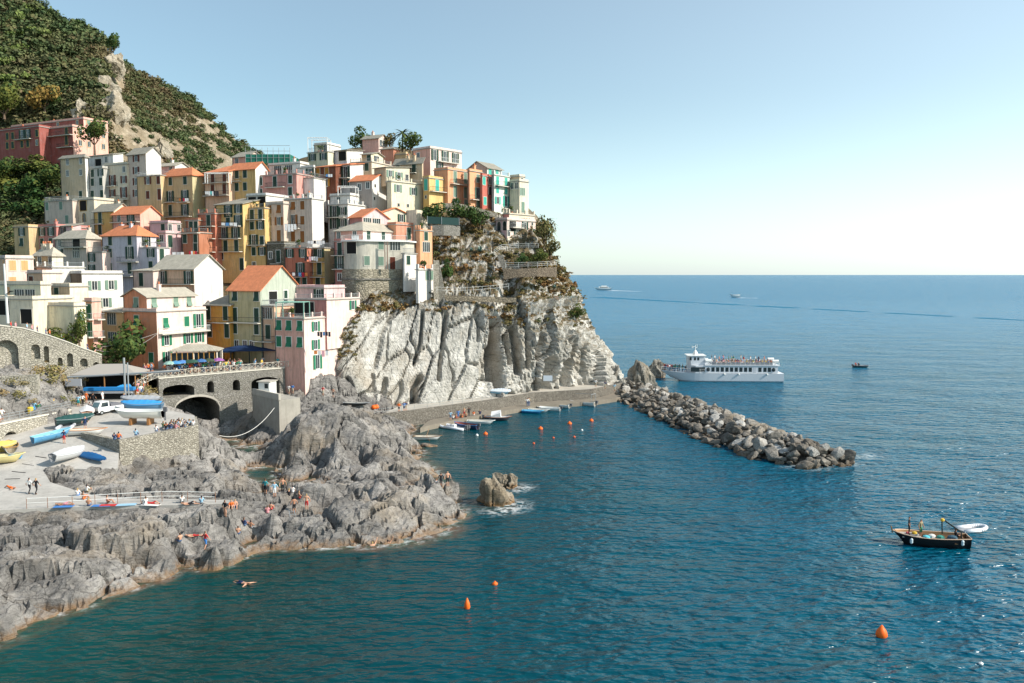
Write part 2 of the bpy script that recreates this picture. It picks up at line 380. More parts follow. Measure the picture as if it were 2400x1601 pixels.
def H(tag, label, xl, xc, xr, yt, yb, Y, col, roof='f', rise=1.2, f='', s='', b='', sb='', sh='g', trim='w', th=25, side=None, rmat=None,
      depth=None, pipe=1, chim=0, low=4, name='house', wmat=None, dz=0, wmin=0):
    xl0, y0 = N(tag, xl, yt); xc0, y1 = N(tag, xc, yb); thr = R(th)
    Ct = P(xc0, y0, Y); Cb = P(xc0, y1, Y); zb = Cb.z; Hh = Ct.z - Cb.z
    C0 = Vector((Cb.x, Cb.y, zb)); U = Vector((math.cos(thr), -math.sin(thr), 0)); V = Vector((math.sin(thr), math.cos(thr), 0))
    def on(px, py, face):
        r_ = ray(px, py); n_ = V if face == 'f' else U; q = C0 - CAM; t = q.dot(n_) / r_.dot(n_); p_ = CAM + r_ * t - C0
        return p_.dot(U), p_.dot(V), p_.z
    wl = max(.6, -on(xl0, (y0 + y1) / 2, 'f')[0])
    wr = depth or 8.
    if xr is not None: wr = max(.5, on(N(tag, xr, 0)[0], (y0 + y1) / 2, 's')[1])
    if wr > 26 or wr < 0: wr = 14
    wr_b = wr if xr is not None else (depth or 8.)
    h = thing(name, label, 'building', C0, -thr, None); HOUSES.append((h, wl, wr_b, Hh, th))
    WM = wmat or plaster(PAL[col]); SM = plaster(PAL[side]) if side else WM  # many side walls get paler plaster, their sunlight put into the colour
    m = MB(); top = Hh
    gab = roof in ('g', 'm'); gf = roof == 'G'
    x0, x1, ya, yb_ = -wl, 0., 0., wr_b
    m.add([(x0, ya, -low), (x1, ya, -low), (x1, ya, top), (x0, ya, top)], [(0, 1, 2, 3)], 0)
    m.add([(x1, ya, -low), (x1, yb_, -low), (x1, yb_, top), (x1, ya, top)], [(0, 1, 2, 3)], 1)
    m.add([(x0, ya, -low), (x0, yb_, -low), (x0, yb_, top), (x0, ya, top)], [(3, 2, 1, 0)], 0)
    m.add([(x0, yb_, -low), (x1, yb_, -low), (x1, yb_, top), (x0, yb_, top)], [(3, 2, 1, 0)], 0)
    m.add([(x0, ya, top), (x1, ya, top), (x1, yb_, top), (x0, yb_, top)], [(0, 1, 2, 3)], 0)
    if roof == 'g':
        ym = (ya + yb_) / 2
        m.add([(x1, ya, top), (x1, yb_, top), (x1, ym, top + rise)], [(0, 1, 2)], 1); m.add([(x0, ya, top), (x0, yb_, top), (x0, ym, top + rise)], [(2, 1, 0)], 0)
    if roof == 'm':
        m.add([(x1, ya, top), (x1, yb_, top), (x1, yb_, top + rise)], [(0, 1, 2)], 1); m.add([(x0, ya, top), (x0, yb_, top), (x0, yb_, top + rise)], [(2, 1, 0)], 0)
        m.add([(x0, yb_, top), (x1, yb_, top), (x1, yb_, top + rise), (x0, yb_, top + rise)], [(3, 2, 1, 0)], 0)
    if roof == 'G':
        xm = (x0 + x1) / 2
        m.add([(x0, ya, top), (x1, ya, top), (xm, ya, top + rise)], [(0, 1, 2)], 0); m.add([(x0, yb_, top), (x1, yb_, top), (xm, yb_, top + rise)], [(2, 1, 0)], 0)
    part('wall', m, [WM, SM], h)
    rm = rmat or SLATE_T()
    o_ = .4; t = .14; rf = MB()
    def slab(a, b_, c, d):
        vs = [a, b_, c, d]; vs2 = [(x, y, z + t) for x, y, z in vs]
        rf.add(vs + vs2, [(3, 2, 1, 0), (4, 5, 6, 7), (0, 1, 5, 4), (1, 2, 6, 5), (2, 3, 7, 6), (3, 0, 4, 7)])
    X0, X1, Y0, Y1 = x0 - o_, x1 + o_, ya - o_, yb_ + o_
    if roof == 'g':
        ym = (ya + yb_) / 2; k = rise / (ym - ya); e = top - o_ * k
        slab((X0, Y0, e + .02), (X1, Y0, e + .02), (X1, ym, top + rise + .02), (X0, ym, top + rise + .02))
        slab((X0, ym, top + rise + .021), (X1, ym, top + rise + .021), (X1, Y1, e + .021), (X0, Y1, e + .021))
    elif roof == 'm':
        k = rise / (yb_ - ya); slab((X0, Y0, top - o_ * k + .02), (X1, Y0, top - o_ * k + .02), (X1, Y1, top + rise + o_ * k + .02), (X0, Y1, top + rise + o_ * k + .02))
    elif roof == 'G':
        xm = (x0 + x1) / 2; k = rise / (xm - x0); e = top - o_ * k
        slab((X0, Y0, e + .02), (xm, Y0, top + rise + .02), (xm, Y1, top + rise + .02), (X0, Y1, e + .02))
        slab((xm, Y0, top + rise + .021), (X1, Y0, e + .021), (X1, Y1, e + .021), (xm, Y1, top + rise + .021))
    elif roof == 'h':
        q = min(x1 - x0, yb_ - ya) * .48; e = top - .05
        if (x1 - x0) >= (yb_ - ya): r0, r1 = (x0 + q, (ya + yb_) / 2), (x1 - q, (ya + yb_) / 2)
        else: r0, r1 = ((x0 + x1) / 2, ya + q), ((x0 + x1) / 2, yb_ - q)
        z = top + rise
        cs = [(X0, Y0, e), (X1, Y0, e), (X1, Y1, e), (X0, Y1, e)]; A_, B_ = (*r0, z), (*r1, z)
        if (x1 - x0) >= (yb_ - ya): fs = [(0, 1, 5, 4), (1, 2, 5), (2, 3, 4, 5), (3, 0, 4)]
        else: fs = [(0, 1, 4), (1, 2, 5, 4), (2, 3, 5), (3, 0, 4, 5)]
        rf.add(cs + [A_, B_], fs); rf.box(X0, X1, Y0, Y1, e - .12, e - .005)
    elif roof in 'fFT':
        rf.box(x0 - .2, x1 + .2, ya - .2, yb_ + .2, top + .003, top + .16)
    if roof != 'n':
        rmm = (concrete('roof screed', (.42, .4, .36)) if roof in 'fFT' else rm)
        ro = part('roof', rf, [rmm], h)
        if roof == 'f':
            pm = MB(); hgt = .45
            for bx in ((x0, x1, ya, ya + .18), (x0, x1, yb_ - .18, yb_), (x0, x0 + .18, ya + .18, yb_ - .18), (x1 - .18, x1, ya + .18, yb_ - .18)): pm.box(*bx, top + .163, top + .163 + hgt)
            part('parapet', pm, [SM], h)
        if roof == 'F':
            part('terrace_railing', rail_mb([(x0, yb_ - .2, top + .16), (x0 + .05, ya + .05, top + .16), (x1 - .05, ya + .05, top + .16), (x1 - .05, yb_ - .2, top + .16)]), [METAL], h)
        if roof == 'T':
            pm = MB(); n = max(2, int(wl / 2.4)); pm.box(x0, x1, ya + .02, ya + .26, top + .163, top + .32); pm.box(x1 - .26, x1 - .02, ya + .26, yb_, top + .163, top + .32)
            for i in range(n + 1):
                x = x0 + (x1 - x0) * i / n; pm.box(max(x0, x - .15), min(x1, x + .15), ya, ya + .28, top + .163, top + 1.15)
            n2 = max(1, int(wr_b / 2.4))
            for i in range(1, n2 + 1):
                y = ya + (yb_ - ya) * i / n2; pm.box(x1 - .28, x1, y - .3, y, top + .163, top + 1.15)
            part('terrace_pillars', pm, [SM], h)
            part('terrace_railing', rail_mb([(x0 + .05, ya + .12, top + .16), (x1 - .1, ya + .12, top + .16), (x1 - .1, yb_ - .2, top + .16)], .8), [METAL], h)
        rr = random.Random(int(xl0 * 7 + y0))
        for i in range(chim):
            cxx = x0 + (x1 - x0) * (.2 + .6 * rr.random()); cyy = ya + (yb_ - ya) * (.35 + .3 * rr.random())
            base = top + (rise * .5 if roof in 'gGhm' else .15)
            mm = MB(); mm.box(cxx - .28, cxx + .28, cyy - .28, cyy + .28, base - .6 if roof in 'gGhm' else base + .01, base + 1.3); mm.box(cxx - .36, cxx + .36, cyy - .36, cyy + .36, base + 1.3, base + 1.42)
            mm.lathe([(.14, 0), (.17, .3), (.1, .45)], (cxx, cyy, base + 1.42), 8, 1)
            link('chimney', mm.mesh('chimney', [SM, plain('clay pot', (.5, .17, .08), .8)]), ro)
    # string courses and corner pipe
    if pipe:
        pm = MB(); pm.tube((-wl + .12, -.09, -low), (-wl + .12, -.09, top - .1), .06, 5)
        part('drainpipe', pm, [plain('zinc pipe', (.09, .09, .085), .5)], h)
    def wins(spec, face):
        for blk in spec.split('|'):
            if not blk.strip(): continue
            cs, rs, pat = blk.split(';'); cs = [float(x) for x in cs.split()]; rs = [float(x) for x in rs.split()]; pr = pat.split('/')
            for ri, ry in enumerate(rs):
                row = pr[min(ri, len(pr) - 1)]
                zmid = on(*N(tag, sum(cs) / len(cs), ry), face)[2]
                for ci, cx_ in enumerate(cs):
                    kd = row[min(ci, len(row) - 1)]
                    if kd == '.': continue
                    nx, ny = N(tag, cx_, ry); u, v, z = on(nx, ny, face); z = zmid
                    ww, hh = SIZES[kd]
                    if z + hh / 2 > Hh - .12: z = Hh - hh / 2 - .15
                    me, subs = win_mesh(kd, ww, hh, sh, trim)
                    if face == 'f':
                        if not (-wl + ww * .45 < u < -ww * .45): u = min(max(u, -wl + ww * .6), -ww * .6)
                        wo = link('window', me, h, (u, 0, z))
                    else:
                        if not (ww * .45 < v < wr_b - ww * .45): v = min(max(v, ww * .6), wr_b - ww * .6)
                        wo = link('window', me, h, (0, v, z), (0, 0, math.pi / 2))
                    for nm, sm in subs: link(nm, sm, wo)
    wins(f, 'f'); wins(s, 's')
    for spec, face in ((b, 'f'), (sb, 's')):
        for blk in spec.split('|'):
            if not blk.strip(): continue
            a_, b_, yy = [float(x) for x in blk.split()[:3]]; mode = blk.split()[3] if len(blk.split()) > 3 else 'i'
            i_ = 0 if face == 'f' else 1
            p0 = on(*N(tag, a_, yy), face)[i_]; p1 = on(*N(tag, b_, yy), face)[i_]; z = on(*N(tag, (a_ + b_) / 2, yy), face)[2]; dp = .95
            mm = MB()
            if face == 'f':
                mm.box(p0, p1, -dp, -.004, z - .14, z); rl = rail_mb([(p0, -.05, z), (p0 + .03, -dp + .04, z), (p1 - .03, -dp + .04, z), (p1, -.05, z)])
            else:
                mm.box(.004, dp, p0, p1, z - .14, z); rl = rail_mb([(.05, p0, z), (dp - .04, p0 + .03, z), (dp - .04, p1 - .03, z), (.05, p1, z)])
            bo = part('balcony', mm, [TRIM], h)
            link('railing', rl.mesh('railing', [{'i': IRON, 'w': WHITEP, 'm': METAL}[mode]]), bo)
    return h, wl, wr_b, Hh, on

h = H
# ---- upper left -------------------------------------------------------------------
h('A', 'long red building high on the left hillside, its sunlit pink end facing the sea', 415, 755, 1105, 160, 500, 218, 'red', 'f', f='480 680;210 310 470;ds/wd/A.', s='820 910 1055;210 345;www/www', b='425 745 258|605 750 372', trim='y', sh='g', chim=1, side='pink')
h('A', 'dark red wing with yellow window frames at the far left of the village', -40, 412, None, 160, 480, 219, 'red', 'f', f='75 130 225 285 378;245 340;ssDDs/ssssw', b='170 330 290', trim='y', chim=3)
h('A', 'set-back top storey of dark red building with green windows under the cliff', 110, 855, 1100, 82, 165, 226, 'red', 'f', f='590 790;112;ww', s='905 990 1055;130;ddd', sh='e', trim='y', side='pink', chim=2, low=1)
h('A', 'weathered brown tower house with stained plaster panels and four storeys', 622, 885, 905, 468, 910, 200, 'tan', 'h', .8, f='690 825;507 632 860;ww/ww/ss', trim='w', side='white')
h('A', 'narrow pale grey house squeezed right of the weathered brown tower house', 888, 1062, None, 585, 1005, 199, 'grey', 'f', f='945 1040;630 725 850 970;so/ss/ss/qq', pipe=1)
h('A', 'white rooftop house with dark doorway above the pale grey narrow house', 900, 1160, 1260, 445, 590, 205, 'white', 'm', .7, f='1005 1085;535 500;L./.w', low=1)
h('A', 'cream house with red brown shutters and small planted balcony', 1065, 1310, None, 545, 960, 198, 'cream', 'f', f='1150 1265;600 705 835;.w/Do/oD', b='1075 1200 770|1210 1330 905', sh='r')
h('A', 'tall slim grey house with slate roof and bright white gable side', 1312, 1505, 1650, 432, 925, 196, 'beige', 'g', 1.7, f='1390;483 608 722 840;o/o/o/o', sh='r', side='white')
h('A', 'pink house behind the slate roofed slim house, white gable at its side', 1520, 1790, 1930, 558, 700, 203, 'mauve', 'g', 1., f='1578 1745;605 590;D./.w', side='white', sh='e', rmat=PALE_T(), chim=1)
h('A', 'ochre house with brown shutters left of the orange hipped roof', 1402, 1650, None, 658, 995, 190, 'ochre', 'F', f='1510 1628;703 855;os/sd', sh='r', low=5)
h('A', 'ochre apartment house with orange hipped roof and green shutters', 1650, 1975, 2092, 652, 1100, 188, 'ochre', 'h', 2., f='1740 1890;715 870 1012;ss/DD/dD', b='1680 1795 932|1830 1940 932|1680 1960 1080', rmat=ORANGE_T(), side='olive')
h('A', 'low beige house with flat terrace beside the dark garden slope', 455, 748, None, 915, 1150, 191, 'beige', 'F', f='480 622;950;ss|685;1122;d', sh='e', chim=1)
h('A', 'beige house with brown arched doors beside the dark garden slope', 748, 968, None, 905, 1140, 190, 'cream', 'f', f='775 860;1090;AA|850;960;L', trim='y')
h('A', 'mustard yellow house with stone tiled roof and tall green doors', 962, 1170, 1340, 1018, 1240, 182, 'gold', 'g', 1.7, f='1022;1075 1205;d/d', b='965 1060 1155', chim=1, side='cream')
h('A', 'salmon pink house with orange roof and covered loggia', 1150, 1435, 1640, 1048, 1215, 178, 'pink', 'g', 1.8, f='1215 1335;1078;wD|1345;1180;o', b='1155 1430 1135', rmat=ORANGE_T(), side='pink', low=5)
h('A', 'mauve pink flat roofed house behind the lilac house', 1530, 1725, 1850, 1145, 1400, 176, 'mauve', 'f', f='1665;1205;d', s='1735 1840;1190;ww', side='mauve')
h('A', 'small yellow end house of the low row at the left', 145, 300, None, 1185, 1405, 176, 'ochre', 'f', f='222;1222 1340;o/t', pipe=0)
h('A', 'dusky rose house with three shuttered windows in the low row', 302, 583, None, 1182, 1415, 175.6, 'rose', 'f', f='350 430 520;1228 1345;ooo/sss', chim=1)
h('A', 'mauve end house with dark awning in the low row', 585, 740, 830, 1175, 1270, 175, 'mauve', 'm', .5, f='640;1228;o', low=5)
h('A', 'cream house with stone roof and flowery balcony left of the lilac house', 568, 893, 1040, 1298, 1650, 168, 'beige', 'h', 1.8, f='610 780;1330 1450;wL/oC', b='655 895 1390', rmat=PALE_T(), chim=2)
h('A', 'narrow pinkish white house with dark roof terrace beside the lilac house', 895, 1052, None, 1445, 1660, 166.5, 'palepink', 'F', f='938;1490 1612;o/o', pipe=1)
h('A', 'lilac grey house with bright orange hipped roof and green shutters', 1050, 1410, 1600, 1268, 1690, 165, 'lilac', 'h', 2.2, f='1125 1325;1310 1450 1600;ss/sD/sd', s='1490;1300;C', b='1228 1425 1540|1235 1370 1685', rmat=ORANGE_T(), chim=2)
h('A', 'lilac lower block with terrace and potted plants under the orange roof', 1412, 1612, 1735, 1398, 1690, 163.5, 'lilac', 'F', f='1540;1450 1582;o/s', s='1650;1450 1580;d/s', low=5)
h('A', 'pale pink house with small windows between lilac house and orange brown house', 1612, 1700, 1850, 1250, 1500, 170, 'mauve', 'f', s='1735;1330;d', f='1650;1300;w')
# ---- centre --------------------------------------------------------------------
h('B', 'peach house with orange roof and two laundry balconies below the hill', 172, 425, None, 445, 780, 186, 'peach', 'm', 2.4, f='255 375;495 620;dd/dd', b='180 425 560|180 425 690', rmat=ORANGE_T(), sh='r')
h('B', 'yellow house with orange roof and white sloping side at the town edge', 425, 697, 820, 412, 720, 185, 'yellow', 'g', 1.6, f='502 585;465 600;ss/ss', b='425 548 545', rmat=ORANGE_T(), side='white')
h('B', 'dusty pink house with white framed shutters and rooftop terrace', 700, 1115, None, 472, 700, 182, 'rose', 'T', f='743 890 1047;535 655;sds/s.s', b='815 1000 605', trim='x', wmat=plaster((.56, .27, .23)))
h('B', 'white penthouse behind the terrace of the dusty pink house', 820, 1150, 1240, 365, 472, 189, 'white', 'f', f='920 1030;420;CC', low=1, chim=1)
h('B', 'narrow white house with balcony left of the dark brown house', 1117, 1290, None, 512, 720, 183, 'white', 'F', f='', low=5)
h('B', 'white upper room of the narrow white house', 1120, 1288, 1300, 405, 512, 187.5, 'white', 'f', f='1250;460;D', low=1)
h('B', 'dark brown house with ochre shutters and orange tiled roof', 1292, 1513, None, 392, 700, 186, 'brown', 'm', 1.6, f='1330 1412;560;oo|1330 1420;440;ss', sh='y', rmat=ORANGE_T())
h('B', 'white house with green balcony right of the dark brown house', 1515, 1662, None, 375, 700, 187, 'white', 'm', 1.2, f='1610;450 560;D/o', b='1520 1655 510', rmat=ORANGE_T())
h('B', 'yellow house with white pergola at the crest of the town', 1225, 1432, 1492, 243, 380, 200, 'paleyel', 'F', f='1275 1385;295;oo', low=5)
h('B', 'small yellow rooftop storey under the white pergola', 1290, 1430, 1560, 168, 243, 203, 'paleyel', 'f', f='1390;210;C', low=1, side='white')
h('B', 'white house with wide dark window on the crest of the town', 1492, 1625, 1790, 228, 360, 201, 'lilac', 'm', .8, f='1580;280;L', side='white', low=5)
h('B', 'tan house with two dark openings and terrace pillars', 1660, 1880, 2080, 348, 560, 191, 'tan', 'T', f='1740 1828;430 402;L./.s', side='cream', low=5)
h('B', 'small yellow arched rooftop house above the tan house', 1775, 1872, 1995, 268, 348, 195, 'ochre', 'g', .7, f='1850;295;d', s='1925;300;C', side='paleyel', low=1)
h('B', 'square pink tower house at the very top of the town', 1778, 1950, 2042, 103, 250, 208, 'pink', 'g', 1.1, s='1970 2000;155;ww', side='palepink', low=8, chim=1)
h('C', 'red orange cottage with tiled roof beside the pink tower house', 55, 185, 250, 208, 275, 204, 'terra', 'h', .8, low=5)
h('C', 'little yellow cottage with dark eaves near the palm trees', 165, 312, 330, 268, 345, 203, 'ochre', 'f', low=6)
h('B', 'pink house half hidden behind green scaffolding netting', 455, 592, 780, 292, 360, 203, 'pink', 'g', 1.6, f='500;325;w', side='palepink', low=5, depth=12)
h('B', 'tall yellow house with three laundry balconies and grey stone roof', 295, 578, None, 775, 1440, 172, 'yellow', 'm', 1.9, f='413 515;815 952;Do/dD|370 490;1075;DD|388 497;1205;dd|348;1310;w|560;1390;d', b='310 548 1003|310 548 1128|312 560 1262|295 452 872', sh='g', low=3)
h('B', 'deep yellow house with covered top balcony and white framed windows', 582, 797, None, 820, 1425, 171.8, 'yellow', 'T', f='657 742;880 993;dd/so|675 758;1150 1258;Ds/so|678;1402;w', b='595 790 935|612 800 1195', trim='x', low=3)
h('B', 'shaded rooftop room with white pergola above the deep yellow house', 600, 800, None, 690, 800, 176, 'white', 'f', f='660 755;750;LL', low=2)
h('B', 'brick red narrow house with three balconies one above another', 110, 290, None, 878, 1370, 173, 'brick', 'T', f='212;935 1070 1210;d/d/d', b='130 282 1003|130 282 1130|132 285 1266')
h('B', 'rust orange house with grey balcony slab left of the brick red narrow house', -55, 122, None, 1072, 1370, 170, 'rust', 'T', f='-28 80;1130 1215;ss/.s', b='-65 130 1072')
h('B', 'rust orange upper storey with two tall green doors', -20, 110, None, 945, 1072, 173.5, 'rust', 'f', f='35 85;1010;dd', low=1)
h('B', 'beige house with ochre shutters beside the deep yellow house', 798, 985, None, 775, 1190, 172, 'beige', 'f', f='837 932;828 952 1105;st/so/sd', sh='b', low=2)
h('B', 'tall beige house with ochre shutters and cluttered roof terrace', 986, 1275, 1390, 725, 1195, 171.5, 'beige', 'T', f='1077 1172;792 945 1115;ts/Ds/dd', s='', b='1000 1155 1025', sh='b', side='white', low=3, chim=1)
h('B', 'grey stone walled house with two white framed windows', 812, 990, None, 1185, 1500, 169.5, 'grey', 'f', f='845 925;1300 1310;w./.d|850 930;1460;ss', b='870 950 1385', wmat=stonewall((.17, .16, .12), (.25, .23, .18)), trim='x')
h('B', 'brick orange house with white framed windows under the stone terrace', 992, 1222, None, 1225, 1640, 166, 'brick', 'F', f='1042 1177;1278;oo|1150;1440;D|1125 1225;1570;ss', b='1060 1220 1520|1060 1220 1660', low=3)
h('B', 'yellow house front with laundry beside the brick orange house', 1222, 1400, 1502, 1228, 1640, 166.3, 'gold', 'F', f='1262 1348;1278;oo|1257 1343;1435;dd|1330;1570;s', b='1225 1398 1368|1225 1398 1520', side='olive', low=3)
h('B', 'pink house wing with balconies left of the round stone tower', 1497, 1615, None, 1160, 1620, 163, 'rose', 'f', f='1552;1235 1370 1520;d/D/w', b='1490 1612 1300|1500 1612 1440', wmat=plaster((.46, .2, .17)), trim='x')
h('B', 'pink house with stone hipped roof above the round tower', 1500, 1790, 2215, 1040, 1165, 165.5, 'pink', 'h', 2.4, f='1542 1705;1090 1068;w./.w', s='1845 1995;1080;dd', side='palepink', th=35, trim='x', rmat=PALE_T(), low=2)
h('B', 'pink gabled attic with large blue windows over the stone roof', 1650, 1782, 2048, 908, 1010, 170, 'rose', 'g', 1.9, s='1832 1925;915 905;C./.C', side='mauve', th=40, rmat=ORANGE_T(), low=3)
h('B', 'white house with orange bands and broad terrace', 1432, 1640, 1948, 782, 1190, 176, 'white', 'T', f='1497 1583;850 970;Do/Do', b='1435 1612 912', side='white', low=3)
h('B', 'white upper storey with orange stripe and white pergola', 1450, 1660, 1760, 690, 782, 180, 'white', 'f', f='1540;735;w', low=1)
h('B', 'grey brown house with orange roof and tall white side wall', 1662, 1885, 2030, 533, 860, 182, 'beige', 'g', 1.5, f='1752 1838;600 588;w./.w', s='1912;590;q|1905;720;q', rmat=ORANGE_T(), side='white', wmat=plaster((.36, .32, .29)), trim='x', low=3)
h('C', 'pale yellow house with bare sunlit wall facing the sea', 112, 165, 478, 548, 850, 180, 'paleyel', 'T', s='230 385;625 640;o./.o|235 330;790;qq', th=42, sh='e', low=3)
h('C', 'tan upper storey with white awning windows over the pale yellow house', -10, 108, 350, 402, 548, 184, 'tan', 'm', .6, s='150 240 320;480 490 497;o../.o./..w', th=42, side='cream', sh='e', low=1)
h('C', 'tan house with dark slate roof and tall door below the pink villa', 195, 478, 485, 348, 560, 189, 'tan', 'm', .6, f='230 393;395 415;s./.d', b='370 425 458', chim=2, low=5)
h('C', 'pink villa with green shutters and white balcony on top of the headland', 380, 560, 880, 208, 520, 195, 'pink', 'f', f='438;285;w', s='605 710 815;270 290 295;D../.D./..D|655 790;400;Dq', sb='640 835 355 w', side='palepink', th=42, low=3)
h('C', 'small yellow house with turquoise door and curved balcony', 482, 548, 726, 512, 790, 184, 'gold', 'f', f='515;560 705;d/q', s='630;575;d', sb='555 720 652', sh='t', side='yellow', th=40)
h('C', 'orange house with tall green shutters on the headland', 600, 740, 960, 425, 800, 187, 'orange', 'f', s='812 918;500 655;dd/dd|818 922;765;os', sb='765 960 580', sh='e', th=38, side='orange')
h('C', 'orange house with lower balcony next to the narrow scarlet house', 950, 962, 1090, 440, 830, 188, 'orange', 'f', s='1047;515 665 770;s/D/s', sb='965 1090 735', sh='e', th=38, side='orange', chim=1)
h('C', 'narrow scarlet house with arched window', 1086, 1092, 1188, 490, 850, 189, 'scarlet', 'f', s='1108 1170;535 635;sw/.A|1118;745;s', sh='t', th=36, side='scarlet', pipe=0)
h('C', 'grey gabled house behind with turquoise shutters', 945, 1140, 1292, 405, 500, 193, 'beige', 'G', 1.6, s='1168 1240;412 430;s./.d', sh='t', side='white', th=38, low=3)
h('C', 'white house with turquoise shutters and railed terrace', 1185, 1213, 1368, 482, 890, 190, 'grey', 'T', s='1245 1332;535 632;dd/ss|1248 1332;745;oD', sb='1220 1365 595|1290 1375 825', sh='t', side='mint', th=36)
h('C', 'white end house standing at the edge of the headland', 1366, 1470, 1562, 545, 900, 192, 'cream', 'f', s='1480 1510;650;ss|1505;810;d', f='1395 1440;590;ww', sh='e', side='cream', th=42, low=5)
h('C', 'small tower room on the roof of the white end house', 1372, 1470, 1527, 497, 545, 194, 'tan', 'f', s='1495;530;w', sh='e', side='cream', th=42, low=1)
h('C', 'pink and white cliff house with white railings at the headland edge', 1225, 1345, 1635, 940, 1150, 181, 'mauve', 'f', f='1262 1320;1000 970;A./.A', s='1400 1525 1600;960;Loq|1360 1445 1520 1610;1080;wowd', sb='1375 1490 1018 w|1590 1660 1145 w', th=42, side='palepink')
h('C', 'cream lower storey of the cliff house with arched window', 1340, 1350, 1660, 1152, 1235, 180.5, 'cream', 'f', s='1450 1548 1615;1190;LAw', th=42, side='cream', low=3)
h('C', 'terrace room with red side wall above the cliff house', 1300, 1365, 1625, 880, 945, 184, 'rose', 'T', th=42, side='cream', low=2)
h('C', 'orange house with tall green door in the sun above the grey terrace', 120, 212, 410, 988, 1165, 172, 'orange', 'f', s='340;1080;d', th=42, side='terra', low=3)
h('C', 'orange block with green shutters at the cliff edge', 405, 455, 580, 1050, 1262, 168, 'orange', 'T', s='515 518;1092 1215;s./.C', th=38, side='orange', low=4)
h('C', 'cream gabled house behind the orange terrace', 62, 75, 320, 860, 990, 177, 'cream', 'g', 1.1, s='265;910;o', th=42, side='cream', rmat=ORANGE_T(), low=2, depth=9)
h('C', 'cream walled roof terrace block beside the round bush', 316, 420, 530, 835, 1050, 175, 'cream', 'n', th=38, low=3)
h('C', 'white annex with green terrace railing right of the round tower', 285, 300, 418, 1285, 1570, 161, 'white', 'F', s='335;1350;s', th=34, low=2, side='white')
h('C', 'tall white block hanging over the cliff with grey shutters', 425, 440, 592, 1450, 1790, 158.5, 'white', 'T', s='525 572;1495;ss', th=30, low=0, side='white', sh='e', pipe=0)
# ---- lower town ----------------------------------------------------------------
h('E', 'olive house with orange tiled gable roof above the square', 425, 755, 1160, 522, 1150, 145, 'olive', 'g', 4.3, f='483 703;585 775 920;tt/dd/ss|500 585 655;1078;www', s='1000 997;465 595;w./.d|870;600;L', b='430 750 852', side='sage', rmat=ORANGE_T(), trim='x')
h('E', 'bright orange yellow house with slate roof left of the olive house', 190, 438, None, 682, 1010, 147, 'orange', 'm', 2.2, f='210 385;755;dd|225 400;935;dd', b='195 435 852', wmat=plaster((.72, .36, .08)))
h('E', 'peach house between the olive house and the pink harbour house', 765, 892, None, 690, 1140, 144, 'peach', 'F', f='815;757;C|820;950;d', b='690 890 1045', low=3)
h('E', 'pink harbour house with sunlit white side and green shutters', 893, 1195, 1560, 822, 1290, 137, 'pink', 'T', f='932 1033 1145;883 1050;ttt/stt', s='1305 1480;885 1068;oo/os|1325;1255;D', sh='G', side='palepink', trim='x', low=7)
h('E', 'white upper house with terrace balustrade behind the pink harbour house', 1095, 1420, 1760, 625, 840, 142, 'rose', 'T', f='1140 1240;710;LL', s='1685;675;o', sh='G', side='palepink', low=5)
h('E', 'mauve flat roofed house below the brick orange house', 1080, 1395, 1605, 505, 660, 151, 'mauve', 'f', f='1338;550;D', side='mauve', low=3)
h('D', 'salmon storey with slate roof left of the pale gabled house', 1362, 1570, None, 328, 560, 155, 'palepink', 'm', .9, f='1442;415;d', sh='g', low=2, rmat=PALE_T())
h('D', 'pale gabled house with grey stone roof and big white end wall', 1575, 1992, 2277, 302, 700, 153, 'peach', 'g', 2.6, f='1662 1925;395;DD|1642 1780 1912;515;qqq', b='1560 1985 460', side='white', sh='g', rmat=PALE_T(), low=3)
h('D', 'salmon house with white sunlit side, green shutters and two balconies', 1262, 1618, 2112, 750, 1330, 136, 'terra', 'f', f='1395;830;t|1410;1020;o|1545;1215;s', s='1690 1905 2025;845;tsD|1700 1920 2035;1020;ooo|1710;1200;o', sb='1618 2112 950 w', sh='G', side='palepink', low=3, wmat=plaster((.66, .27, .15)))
h('D', 'gabled top storey of the salmon house with green awning shutters', 1262, 1502, 1995, 590, 752, 137.5, 'terra', 'G', 1.3, f='1390;640;t', s='1570 1793 1928;630;ttt', sh='e', side='palepink', low=1, wmat=plaster((.66, .27, .15)), rmat=PALE_T(), chim=1)
h('D', 'ochre house behind the tree with dark green shutters', 1040, 1265, None, 752, 1120, 139, 'ochre', 'm', .9, f='1140 1150;815 1010;C./.C', sh='g', rmat=PALE_T())
h('D', 'large white house with grey green shutters and slanting roof edge', 668, 850, 1258, 357, 740, 146, 'brown', 'f', s='965 1135;475 470;o./.o|1078;650;o', sh='e', th=42, side='white', wmat=plaster((.2, .16, .12)), pipe=0)  # front wall coloured dark all over, shade of an opening put into the plaster
h('D', 'pale yellow house with blank wall above the footpath', 342, 765, 880, 690, 960, 128, 'paleyel', 'f', s='820;805;s', sh='e', side='cream', th=20)
h('D', 'narrow salmon house with green shutters and blue grey balconies', 872, 960, 1042, 640, 1155, 132, 'orange', 'f', f='905 935;745 930;dd/dd', b='875 960 818 m|890 960 1000 m', sb='960 1035 820 m|960 1035 1000 m', side='pink', low=3, sh='G')
h('D', 'tan stepped house with metal roof edges', 530, 720, 905, 490, 700, 135, 'tan', 'f', f='575;480;s', side='cream', low=2)
h('D', 'peach block with brown shutter behind the pale yellow houses', 280, 440, 640, 352, 500, 140, 'peach', 'f', f='320;435;s', sh='r', side='palepink', low=2)
h('D', 'white house with pale orange shutters beside the lamp mast', -60, 70, 348, 200, 480, 143, 'peach', 'f', f='40;265;s', s='128 250;272;ss|130;440;s', sh='o', th=42, side='palepink')
